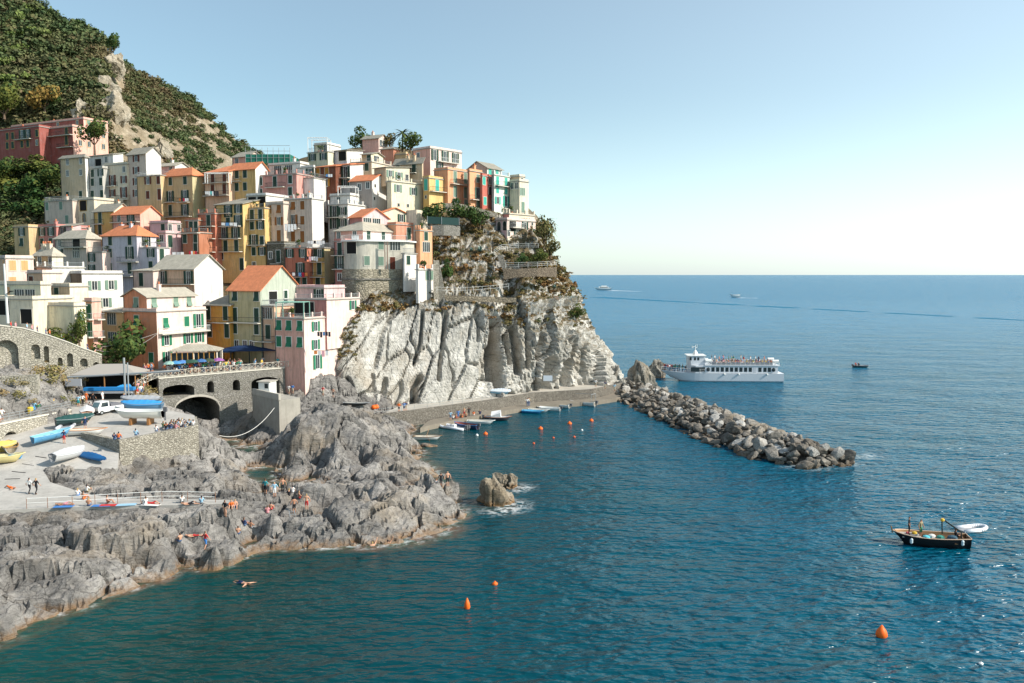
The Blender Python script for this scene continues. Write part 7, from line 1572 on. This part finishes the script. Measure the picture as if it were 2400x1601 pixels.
B0 = [('rowing_boat', 'white rowing boat with a lone rower near the bathing rocks', 1003, 1030, 3, 3.9, 1.4, .55, Wh, Cr, Br, dict(oars=True)), ('motor_boat', 'dark blue and red boat moored beside the white inflatable', 1092, 1003, -32, 4.3, 1.7, .7, Nv, (.25, .08, .06), Bu, dict(motor=1)),
      ('rowing_boat', 'slim white boat moored between the inflatable and the canopy boat', 1128, 993, -4, 4.3, 1.4, .55, Wh, Cr, Wh, {}), ('rowing_boat', 'small bright blue rowing boat, first of the row at the quay', 1249, 968, -12, 3.6, 1.4, .5, Bu, Lb, Lb, {}),
      ('rowing_boat', 'small white rowing boat next to the bright blue one', 1264, 965, -14, 3.6, 1.3, .5, Wh, Cr, Wh, {}), ('motor_boat', 'white boat with dark outboard, third in the row at the quay', 1285, 962, -16, 4.0, 1.5, .6, Wh, Wh, Wh, dict(motor=1)), ('motor_boat', 'white boat with motor further along the quay by itself', 1310, 954, -32, 4.2, 1.6, .6, Wh, Cr, Wh, dict(motor=1))]
for nme, lb, px, py, an, Ln, Bm, D, ch, ci, cg, kw in B0:
    q = at0(px, py); a_ = an + 180 if kw.get('motor') else an; boat(nme, lb, q - Vector((0, 0, .14)), R(a_), Ln * 1.15, Bm * 1.12, D * 1.15, ch, ci, cg, **kw)
q = at0(1364, 949); t = boat('launch', 'largest moored white boat with a frame mast at the end of the quay', q - Vector((0, 0, .2)), R(145), 6.2, 2.2, .9, Wh, (.5, .46, .38), Wh, motor=1); m = MB(); m.tube((-2.6, -.9, .8), (-2.6, -.9, 2.6), .05, 5); m.tube((-2.6, .9, .8), (-2.6, .9, 2.6), .05, 5); m.tube((-2.6, -.9, 2.6), (-2.6, .9, 2.6), .05, 5); m.tube((-2.6, 0, 2.6), (1.5, 0, 2.4), .04, 5); part('frame_mast', m, [METAL], t)
q = at0(1168, 985); t = boat('launch', 'dark hulled boat with white folded canopy at the quay', q - Vector((0, 0, .15)), R(-3), 4.9, 1.9, .75, (.06, .06, .07), Wh, (.3, .12, .06), motor=1); m = MB(); m.add([(-1.3, -.8, 1.0), (.4, -.8, 1.6), (.4, .8, 1.9), (-1.3, .8, 1.6), (-1.1, -.7, .7), (.5, -.7, .7), (.5, .7, .7), (-1.1, .7, .7)], [(0, 1, 2, 3), (4, 5, 1, 0), (5, 6, 2, 1), (6, 7, 3, 2), (7, 4, 0, 3)]); part('folded_canopy', m, [plain('white canvas', (.72, .72, .72), .8)], t)
def rib(label, loc, rz, Ln, B, c_, motor=2, r_=.24, name='inflatable_boat'):
    t = thing(name, label, 'inflatable boat', loc, rz); m = MB(); pts = []
    for i in range(17):
        s = i / 16; a = math.pi * (s - .5); x = Ln / 2 - B * .8 + math.cos(a) * B * .8 if True else 0; pts.append((x, math.sin(a) * B / 2, .25 + .12 * math.cos(a)))
    pts = [(-Ln / 2, -B / 2, .2)] + pts + [(-Ln / 2, B / 2, .2)]; m.path(pts, r_, 9); part('tube', m, [plain('inflatable %s' % (c_,), c_, .5)], t, True)
    m = MB(); m.box(-Ln / 2 + .1, Ln / 2 - .7, -B / 2 + .1, B / 2 - .1, .05, .14); part('floor', m, [plain('boat floor grey', (.3, .31, .33), .7)], t)
    if motor:
        m = MB(); m.box(-.5, .2, -.3, .3, .14, .7); part('console', m, [WHITEP], t)
        for q in range(motor): m = MB(); y = (q - (motor - 1) / 2) * .55; m.box(-Ln / 2 - .5, -Ln / 2 + .05, y - .17, y + .17, .3, .85); m.box(-Ln / 2 - .35, -Ln / 2 - .15, y - .06, y + .06, -.2, .3); part('outboard_motor', m, [plain('outboard grey', (.12, .12, .13), .4)], t)
    return t
rib('white inflatable with two dark outboard motors near the quay', at0(1062, 1004), R(147), 5.6, 1.9, (.72, .74, .78))
# fishing boat on the right with its crew
q = at0(2178, 1276); fb = boat('fishing_boat', 'dark wooden fishing boat with crew and gear on the open water', q - Vector((0, 0, .35)), R(168), 6.9, 2.5, 1.25, (.012, .012, .014), (.35, .2, .1), (.6, .42, .3), thwarts=2)
m = MB(); m.box(.9, 2.6, -.75, .75, 1.1, 1.22); part('foredeck', m, [plain('grey deck', (.4, .37, .33), .7)], fb)
m = MB(); m.tube((3.35, 0, 1.3), (3.5, 0, 1.95), .06, 6); part('stem_post', m, [WOOD], fb)
m = MB(); m.tube((-1.4, -1., 1.2), (-1.3, -.95, 2.7), .06, 6); m.tube((-2.6, .9, 1.2), (-2.5, .85, 2.0), .06, 6); m.tube((-1.3, -.95, 2.7), (-2.5, .85, 2.0), .07, 6); m.tube((-1.4, -1, 2.6), (-.9, .6, 2.9), .05, 6); part('equipment_arch', m, [IRON], fb)
m = MB(); m.lathe([(.12, 0), (.2, .15), (.12, .3)], (-.9, .6, 2.85), 10); part('yellow_lamp', m, [plain('yellow float', (.75, .45, .04), .5)], fb)
for x, c, s in ((.4, (.1, .5, .6), .35), (-.2, (.65, .63, .6), .38), (-1.9, (.04, .09, .13), .5), (1.3, (.6, .4, .05), .25), (-.9, (.05, .25, .2), .4), (1.9, (.55, .1, .12), .18)):
    m = MB(); m.lathe([(s * .6, 0), (s, s * .3), (s * .8, s * .8), (s * .3, s)], (x, random.uniform(-.4, .4), 1.0 if x < .8 else 1.22), 9); part('gear_bundle', m, [plain('gear %s' % (c,), c, .8)], fb)
for x, z in ((1.9, .75), (-2.6, .85)):
    m = MB(); m.lathe([(.05, 0), (.14, .1), (.14, .45), (.05, .55)], (x, 1.15 if x > 0 else 1.1, z - .1), 8); part('fender', m, [plain('pale blue fender', (.55, .65, .7), .5)], fb)
Mb = Matrix.Rotation(R(168), 3, 'Z')
for lb, p_, c, pz, an in (('person in dark wetsuit standing at the bow of the fishing boat', (1.9, .1, 1.24), 'black', 'stand', 60), ('person in olive shirt standing amidships on the fishing boat', (.9, .3, 1.1), 'khaki', 'stand', 30), ('dark dressed person seated at the stern of the fishing boat', (-2.3, 0, 1.1), 'black', 'sit', 80)):
    person(lb, pz, q - Vector((0, 0, .35)) + Mb @ Vector(p_), R(an), c, 'black' if c == 'black' else 'green', 1.05, skin='tan')
rib('small white dinghy tied behind the dark fishing boat', at0(2279, 1244), R(12), 2.9, 1.35, (.74, .75, .78), 0, .2, 'dinghy')
m = MB(); a = q + Mb @ Vector((-3.3, 0, 1)); wire('thin tow line from the fishing boat to its dinghy', a, at0(2262, 1246, .4), .15, .02)
# other craft far out
t = boat('speedboat', 'small dark open boat far out to the right of the ferry', at0(2019, 861) - Vector((0, 0, .3)), R(-4), 4.4, 1.7, .8, (.03, .07, .09), Gy, Gy, motor=1); 
for px in (2005, 2012): x_0 = at0(px, 861); person('tiny %s figure in the dark open boat beyond the ferry' % ('red' if px == 2005 else 'black'), 'sit', x_0 + Vector((0, 0, .45)), 0, 'red' if px == 2005 else 'black', 'black', 1.1)
q = at0(1412, 680, 0); t = boat('motor_yacht', 'distant white motor yacht leaving a wake near the horizon', q, R(180), 30, 7, 3.6, Wh, Wh, Wh, thwarts=0); m = MB(); m.box(-10, 6, -2.5, 2.5, 3.7, 6); m.box(-7, 2, -2, 2, 6, 7.6); part('cabin', m, [WHITEP], t); m = MB(); m.box(-9, 5, -2.55, 2.55, 4.3, 5.3); part('window_band', m, [GLASS], t)
q = at0(1722, 697, 0); boat('far_boat', 'tiny distant boat with a white wake on the horizon side of the sea', q, R(180), 12, 4, 3, Wh, Wh, Wh, thwarts=0)
FOAM = plain('wake foam', (.75, .78, .8), .9)
m = MB()
def wake(lb, a, b, w0, w1):
    a, b = at0(*a), at0(*b); d = (b - a).normalized(); n_ = Vector((-d.y, d.x, 0)); m = MB(); N_ = 30
    for i in range(N_):
        if i % 4 == 3 and i > 8: continue
        p, q = a.lerp(b, i / N_), a.lerp(b, (i + 1) / N_); w_ = w0 + (w1 - w0) * i / N_; r_ = random.uniform(.5, 1.2); z = Vector((0, 0, .05)); m.add([p - n_ * w_ * r_ + z, q - n_ * w_ + z, q + n_ * w_ + z, p + n_ * w_ * r_ + z], [(0, 1, 2, 3)])
    o = single('wake', m, [FOAM], lb, 'wake'); o['kind'] = 'stuff'
wake('long white wake behind the distant motor yacht', (1428, 681), (1500, 683), 8, 3); wake('short white wake behind the tiny distant boat', (1726, 698), (1775, 699), 4, 2)
FOAM = plain('smooth wake water', (.04, .17, .27), .8, 0, .0); wake('long dark line of an old wake crossing the open sea', (1400, 697), (2420, 752), 10, 3.5)
# ------------------------------------------------------------------ ferry
fc = at0(1829, 893); FY = fc.y; mpx = FY / F * 1.0; zz2m = lambda x: (2150 - x) / 6.53 * mpx
fr = thing('ferry', 'white passenger ferry with crowded open top deck beyond the breakwater', 'ferry', fc, R(180 - 3)); FL = (1829 - 1549) * mpx
BW = 6.2; m = MB(); n = 26; secs = []
for i in range(n + 1):
    t_ = i / n; x = FL * t_; b = BW / 2 * (1 if t_ < .55 else max(.015, math.cos(((t_ - .55) / .45) ** 1.5 * 1.57))); dk = 2.15 + .35 * max(0, (t_ - .6) / .4) ** 2; rk = FL * .11 * max(0, (t_ - .72) / .28) ** 1.1
    secs.append([(x - rk * 1.0, 0, -.6 + 2.0 * max(0, (t_ - .9) / .1)), (x - rk, b * .75, -.3 + 1.6 * max(0, (t_ - .9) / .1)), (x - rk * .75, b * .93, .3 + .5 * max(0, (t_ - .9) / .1)), (x, b, dk)])
vs = []
for s in secs: vs += [(x, -y, z) for x, y, z in s[::-1]] + s[1:]
m.add(vs, [(i * 7 + j, (i + 1) * 7 + j, (i + 1) * 7 + j + 1, i * 7 + j + 1) for i in range(n) for j in range(6)] + [tuple(range(7))[::-1]] + [(i * 7, i * 7 + 6, (i + 1) * 7 + 6, (i + 1) * 7) for i in range(n)])
FWH = plain('ferry white', (.62, .64, .68), .4); part('hull', m, [FWH], fr, False)
x0c, x1c = zz2m(2060), zz2m(730); m = MB(); m.prism([(x0c, -2.85), (x1c - 1.5, -2.85), (x1c, -1.6), (x1c, 1.6), (x1c - 1.5, 2.85), (x0c, 2.85)], 2.2, 4.0); part('main_cabin', m, [FWH], fr)
m = MB(); m.box(zz2m(2090), zz2m(960), -3.0, 3.0, 4.003, 4.13); part('upper_deck', m, [FWH], fr)
m = MB(); wx0, wx1 = zz2m(975), zz2m(720); m.prism([(wx0, -2.1), (wx1 - .6, -2.1), (wx1, -1.2), (wx1, 1.2), (wx1 - .6, 2.1), (wx0, 2.1)], 4.004, 6.25); wh_ = part('wheelhouse', m, [FWH], fr)
m = MB(); m.box(wx0 - .2, wx1 + .3, -2.3, 2.3, 6.254, 6.4); link('wheelhouse_roof', m.mesh('roof', [WHITEP]), wh_)
for side in (-1, 1):
    for xa in (735, 800, 850): m = MB(); xx = zz2m(xa + 18); m.box(xx - .25, xx + .25, side * 2.1 - .02, side * 2.1 + .02, 5.2, 5.95); part('window', m, [GLASS], fr)
    for xa in [1060 + 70 * i for i in range(9)] + [1765, 1840, 1905]: m = MB(); xx = zz2m(xa + 26); m.box(xx - .38, xx + .38, side * 2.85 - .03, side * 2.85 + .03, 2.55, 3.6); part('window', m, [GLASS], fr)
    for xa in (1015, 1996): m = MB(); xx = zz2m(xa); m.lathe([(.01, -.53), (.4, -.3), (.45, 0), (.4, .3), (.01, .53)], (xx, side * 2.83, 3.07), 10); part('rounded_window', m, [GLASS], fr)
    m = MB(); m.box(zz2m(965), zz2m(750), side * 2.85 - .03, side * 2.85 + .03, 2.5, 3.6); part('saloon_window', m, [GLASS], fr)
    m = MB(); m.box(zz2m(1735), zz2m(1690), side * 2.85 - .025, side * 2.85 + .025, 1.3, 3.6); part('side_door', m, [plain('door line white', (.5, .52, .56), .4)], fr)
    m = MB()
    for z in (4.35, 4.65, 4.95): m.tube((zz2m(2080), side * 2.9, z), (zz2m(985), side * 2.9, z), .035, 5)
    for i in range(16): x = zz2m(2080) + (zz2m(985) - zz2m(2080)) * i / 15; m.tube((x, side * 2.9, 4.1), (x, side * 2.9, 4.95), .03, 4)
    part('deck_railing', m, [WHITEP], fr)
    for xa in (1255, 1470, 1895): m = MB(); m.lathe([(.05, 0), (.22, .15), (.22, .4), (.05, .55)], (zz2m(xa), side * 3.15, 1.7), 8); part('fender', m, [WHITEP], fr)
m = MB(); m.lathe([(.7, 0), (.35, .9), (.12, 1.1)], (zz2m(845), 0, 6.4), 10); m.tube((zz2m(845), 0, 7.2), (zz2m(845), 0, 8.8), .07, 6); m.tube((zz2m(800), 0, 8.5), (zz2m(870), 0, 8.1), .05, 5); m.tube((zz2m(870), 0, 8.1), (zz2m(870), 0, 9), .04, 5); m.tube((zz2m(800), -.5, 8.2), (zz2m(800), .5, 8.2), .14, 6); part('mast', m, [WHITEP], fr)
for xa in (2030, 1020):
    m = MB(); c = zz2m(xa); m.tube((c - .75, -2.2, 5.15 if xa > 1500 else 4.9), (c + .75, -2.2, 5.15 if xa > 1500 else 4.9), .38, 10); m.tube((c - .75, 2.2, 5.1), (c + .75, 2.2, 5.1), .38, 10)
    for y in (-2.2, 2.2): m.tube((c, y, 4.1), (c, y, 4.8), .1, 5)
    part('liferaft_canister', m, [WHITEP], fr)
m = MB()
for r_ in range(6): m.box(zz2m(1990), zz2m(1075), -2.4 + r_ * .9 - .2, -2.4 + r_ * .9 + .2, 4.5, 4.58); m.box(zz2m(1990), zz2m(1075), -2.4 + r_ * .9 - .05, -2.4 + r_ * .9 + .05, 4.131, 4.5)
part('bench_rows', m, [plain('blue bench', (.06, .12, .2), .6)], fr)
Mf = Matrix.Rotation(R(177), 3, 'Z')
for i in range(60):
    x = zz2m(1990) + (zz2m(1075) - zz2m(1990)) * ((i % 20) + .5 + random.uniform(-.2, .2)) / 20; y = (2.3, 1.4, -.4)[i // 20] + random.uniform(-.1, .1); c = random.choice(tops)
    person('%s dressed passenger seated on the open top deck of the ferry' % nm.get(c, c), 'sit' if random.random() < .75 else 'stand', fc + Mf @ Vector((x, y, 4.55 if True else 4.1)), R(random.uniform(60, 120)), c, random.choice(['denim', 'black', 'white']), 1.05, group='ferry top deck passengers in ' + nm.get(c, c))
for i in range(22):
    x = zz2m(700) + (zz2m(370) - zz2m(700)) * (i + .5) / 22; w_ = max(.2, 2.4 * (1 - i / 24)); c = random.choice(['red', 'red', 'white', 'navy', 'black', 'teal', 'pink']) if i > 12 else random.choice(['black', 'navy', 'teal', 'green'])
    person('%s dressed passenger standing on the bow deck of the ferry' % nm.get(c, c), 'stand', fc + Mf @ Vector((x, random.uniform(-w_, w_), 2.2 + .3 * (i / 22) ** 2)), R(random.uniform(0, 360)), c, 'denim', 1., group='ferry bow passengers in ' + nm.get(c, c))
m = MB()
for side in (-1, 1):
    prev = None
    for i in range(17, 27):
        s = secs[i][-1]; p = Vector((s[0] - .1, s[1] * side * .97, s[2]))
        m.tube(p, p + Vector((0, 0, .95)), .03, 4)
        if prev: m.tube(prev + Vector((0, 0, .95)), p + Vector((0, 0, .95)), .03, 4); m.tube(prev + Vector((0, 0, .5)), p + Vector((0, 0, .5)), .025, 4)
        prev = p
part('bow_railing', m, [WHITEP], fr)
# ------------------------------------------------------------------ beached boats, truck
def gb(px, py, dz=0): v = hit(px, py); return v + Vector((0, 0, dz))
boat('rowing_boat', 'light blue rowing boat propped up on the ramp', gb(*LL(545, 760), .25), R(52), 4.6, 1.75, .75, (.1, .3, .5), (.18, .43, .56), (.3, .5, .6), thwarts=4, tilt=R(-6))
boat('rowing_boat', 'white rowing boat with orange brown rim resting behind the boy', gb(*LL(885, 700), .1), R(14), 4.8, 1.5, .6, Wh, Cr, (.55, .22, .08), thwarts=3)
boat('covered_boat', 'boat under a light grey tarpaulin in the wall shadow', gb(*LL(705, 960), .2), R(68), 4.2, 1.8, .8, (.5, .5, .5), Gy, Gy, cover=(.5, .5, .51))
boat('covered_boat', 'boat under a dark green tarpaulin beside the promenade wall', gb(*LL(770, 610), .3), R(40), 4.5, 1.9, .8, (.03, .06, .06), Gy, Gy, cover=(.02, .07, .065))
boat('motor_boat', 'white boat with closed red trimmed deck pointing up the ramp', gb(*LL(890, 530), .35), R(118), 4.6, 1.8, .8, (.68, .62, .56), Cr, (.45, .2, .1), cover=(.74, .72, .7))
rib('grey inflatable tilted against the dark green covered boat', gb(*LL(680, 640), .2), R(105), 3.2, 1.5, (.55, .56, .6), 0, .22)
t = boat('motor_boat', 'large white motor boat on a trailer with blue tarpaulin aft', gb(*LL(1420, 585), .75), R(180), 6.4, 2.2, 1.0, (.7, .68, .62), Wh, Wh, thwarts=1, motor=1)
for x in (-1.5, .8): m = MB(); m.box(x - .15, x + .15, -.8, .8, -.75, .1); part('cradle', m, [WOOD], t)
boat('covered_boat', 'boat under a bright blue tarpaulin just behind the large white motor boat', gb(*LL(1450, 470), .35), R(184), 5.6, 2.0, .95, (.12, .25, .4), Gy, Gy, cover=(.04, .27, .58))
boat('covered_boat', 'boat under a pale grey tarpaulin at the back of the yard', gb(*LL(1440, 420), .35), R(183), 5.6, 2.0, .95, (.18, .24, .27), Gy, Gy, cover=(.33, .34, .36))
boat('covered_boat', 'boat wrapped in blue cloth standing at the top of the ramp', gb(*LL(1255, 300), .3), R(80), 3.6, 1.7, .9, (.02, .12, .25), Gy, Gy, cover=(.03, .25, .55))
boat('kayak', 'blue kayak lying in the shade under the rubble wall', gb(*LL(945, 950), .05), R(-32), 5.4, .9, .32, (.02, .14, .36), (.02, .12, .3), (.02, .12, .3), cover=(.02, .14, .36), cat='kayak')
boat('rowing_boat', 'brown rimmed rowing boat with blue stern by the dark arch', gb(*LL(105, 880), .3), R(125), 4.6, 1.7, .7, (.35, .36, .36), (.3, .24, .16), (.45, .25, .1), thwarts=3)
boat('rowing_boat', 'pale yellow boat cut by the left picture edge', gb(6, 1088, .15), R(25), 4.6, 1.7, .8, (.55, .47, .22), (.55, .5, .3), (.7, .6, .3))
boat('covered_boat', 'yellow covered boat behind the pale yellow one', gb(-6, 1068, .3), R(40), 4., 1.6, .8, (.6, .45, .12), Gy, Gy, cover=(.62, .47, .12))
m = MB(); m.box(-.6, .6, -.5, .5, 0, .5); o = link('blue_crate', m.mesh('crate', [plain('blue plastic', (.03, .25, .5), .5)]), None, gb(*LL(160, 935)), (0, 0, R(20))); o['label'] = 'blue plastic crate at the stern of the brown rimmed boat'; o['category'] = 'crate'
q = W(1174, 925, 2.9); boat('rowing_boat', 'small blue and white boat stored on the upper walk below the cliff', Vector((q.x, q.y + 1, 2.85)), R(-12), 4., 1.5, .6, (.12, .3, .45), Wh, Wh, cover=(.6, .66, .72))
boat('kayak', 'dark rimmed kayak stored at the foot of the striped cliff', hit(836, 956) + Vector((0, 0, .3)), R(-6), 4.6, .9, .4, (.06, .06, .06), Cr, Gy, cat='kayak')
# pick-up truck
tq = gb(*LL(1105, 470)); tr_ = thing('pickup_truck', 'small white pick-up truck loaded at the top of the ramp', 'truck', tq, R(62 - 90))
TW = plain('truck white', (.68, .68, .68), .35)
m = MB(); m.add([(-.78, -2.0, .35), (.78, -2.0, .35), (.78, -.3, .35), (-.78, -.3, .35), (-.78, -2.0, 1.0), (.78, -2.0, 1.0), (-.7, -1.55, 1.75), (.7, -1.55, 1.75), (.7, -.35, 1.8), (-.7, -.35, 1.8), (.78, -.3, 1.0), (-.78, -.3, 1.0)],
             [(0, 1, 5, 4), (4, 5, 7, 6), (6, 7, 8, 9), (1, 2, 10, 5), (5, 10, 8, 7), (3, 0, 4, 11), (11, 4, 6, 9), (2, 3, 11, 10), (10, 11, 9, 8), (0, 3, 2, 1)]); part('cab', m, [TW], tr_)
m = MB(); m.add([(-.66, -1.99, 1.06), (.66, -1.99, 1.06), (.6, -1.62, 1.65), (-.6, -1.62, 1.65)], [(0, 1, 2, 3)]); part('windscreen', m, [plain('pale windscreen', (.12, .2, .22), .1, 0, .5)], tr_)
for s in (-1, 1):
    m = MB(); m.add([(s * .785, -1.6, 1.08), (s * .785, -.5, 1.08), (s * .72, -.5, 1.65), (s * .72, -1.4, 1.65)], [(0, 1, 2, 3)]); part('side_window', m, [GLASS], tr_)
    m = MB(); m.box(s * .6 - .13, s * .6 + .13, -2.04, -2.0, .68, .85); part('headlight', m, [plain('headlight glass', (.7, .7, .65), .2)], tr_)
    for y in (-1.5, 1.25):
        m = MB(); m.tube((s * .8, y, .3), (s * .6, y, .3), .3, 14); wq = part('wheel', m, [plain('tyre', (.02, .02, .02), .8)], tr_); m = MB(); m.tube((s * .82, y, .3), (s * .8, y, .3), .16, 10); link('rim', m.mesh('rim', [METAL]), wq)
m = MB(); m.box(-.78, .78, -.28, 1.9, .45, .62); m.box(-.78, -.72, -.28, 1.9, .62, 1.0); m.box(.72, .78, -.28, 1.9, .62, 1.0); m.box(-.72, .72, 1.84, 1.9, .62, 1.0); part('cargo_bed', m, [TW], tr_)
m = MB(); m.box(-.8, .8, -2.08, -2.0, .35, .55); part('bumper', m, [plain('dark plastic', (.04, .04, .04), .6)], tr_); m = MB(); m.box(-.2, .2, -2.1, -2.08, .4, .5); part('number_plate', m, [WHITEP], tr_)
m = MB(); m.box(-.5, .5, .1, 1.5, .63, 1.3); part('load', m, [plain('mixed load', (.16, .16, .18), .9)], tr_)
for px, py, c, lb in ((96, 958, (.7, .5, .05), 'yellow waste bin behind the promenade railing'), (104, 957, (.03, .25, .5), 'blue waste bin behind the promenade railing')):
    s_ = (px + 60) / 228; v = A_p + d_p * Lp * s_ + n_p * 1.9; t = thing('waste_bin', lb, 'bin', (v.x, v.y, 7.75)); m = MB(); m.lathe([(.3, 0), (.36, .95), (.38, 1.0)], (0, 0, 0), 10); part('bin_body', m, [plain(lb, c, .5)], t); m = MB(); m.lathe([(.38, 1.003), (.3, 1.1)], (0, 0, 0), 10); part('lid', m, [plain(lb, c, .5)], t)
# buoys
def buoy(label, px, py, r_, c, cone=False, grp=None):
    q = at0(px, py); m = MB()
    if cone: m.lathe([(r_ * .5, -.2), (r_, .1), (r_ * .85, .4), (r_ * .12, .85)], (q.x, q.y, 0), 12)
    else: m.lathe([(r_ * .3, -r_ * .8), (r_ * .9, -r_ * .3), (r_, .1), (r_ * .8, r_ * .7), (r_ * .3, r_), (r_ * .12, r_ * 1.3)], (q.x, q.y, 0), 12)
    single('buoy', m, [plain('buoy paint %s' % (c,), c, .5)], label, 'buoy', grp, True, loc=(q.x, q.y, 0))
Og = (.85, .14, .015)
buoy('large orange cone buoy alone at the lower right of the sea', 2066, 1492, .42, Og, True); buoy('orange cone buoy in the green water, lower of two', 1095, 1426, .24, Og, True); buoy('orange ball buoy in the green water, upper of two', 1160, 1370, .24, Og)
for px, py, r_, c, lb in [(1138, 1018, .36, Og, 'orange harbour buoy nearest the inflatable'), (1267, 1006, .4, Og, 'orange harbour buoy below the blue rowing boat'), (1335, 994, .4, Og, 'orange harbour buoy under the lone white boat'), (1386, 987, .38, Og, 'orange harbour buoy furthest from the inflatable'), (1251, 1040, .2, (.6, .1, .03), 'small red float left of three'), (1297, 1027, .2, (.6, .1, .03), 'small red float between two others'), (1346, 1025, .22, (.6, .1, .03), 'small red float right of three'), (1364, 1009, .2, Wh, 'small white float below the furthest orange buoy'), (1118, 1021, .25, Wh, 'small white float beside the nearest orange harbour buoy'), (2263, 1279, .3, (.75, .5, .05), 'yellow float beside the fishing boat'), (2299, 1557, .15, Wh, 'tiny white float at the lower right corner')]: buoy(lb, px, py, r_, c)
for px, py, lb in ((876, 960, 'orange float heap on the upper walk, left one'), (882, 960, 'orange float heap on the upper walk, right one')):
    q = hit(px, py); m = MB(); m.lathe([(.2, 0), (.5, .3), (.3, .75)], (q.x, q.y, q.z), 10); single('float_bundle', m, [plain('buoy paint %s' % (Og,), Og, .5)], lb, 'float', None, True)
# tables and parasols on roof terraces, café furniture
q = P(1250, 872, 165); m = MB(); m.box(-.9, .9, -.05, .05, 0, 1.1); o = link('notice_board', m.mesh('board', [plain('pale board', (.55, .6, .66), .6)]), None, P(1284, 893, 161.5)); o['label'] = 'small blank pale notice board at the foot of the dark cliff hollow'; o['category'] = 'board'
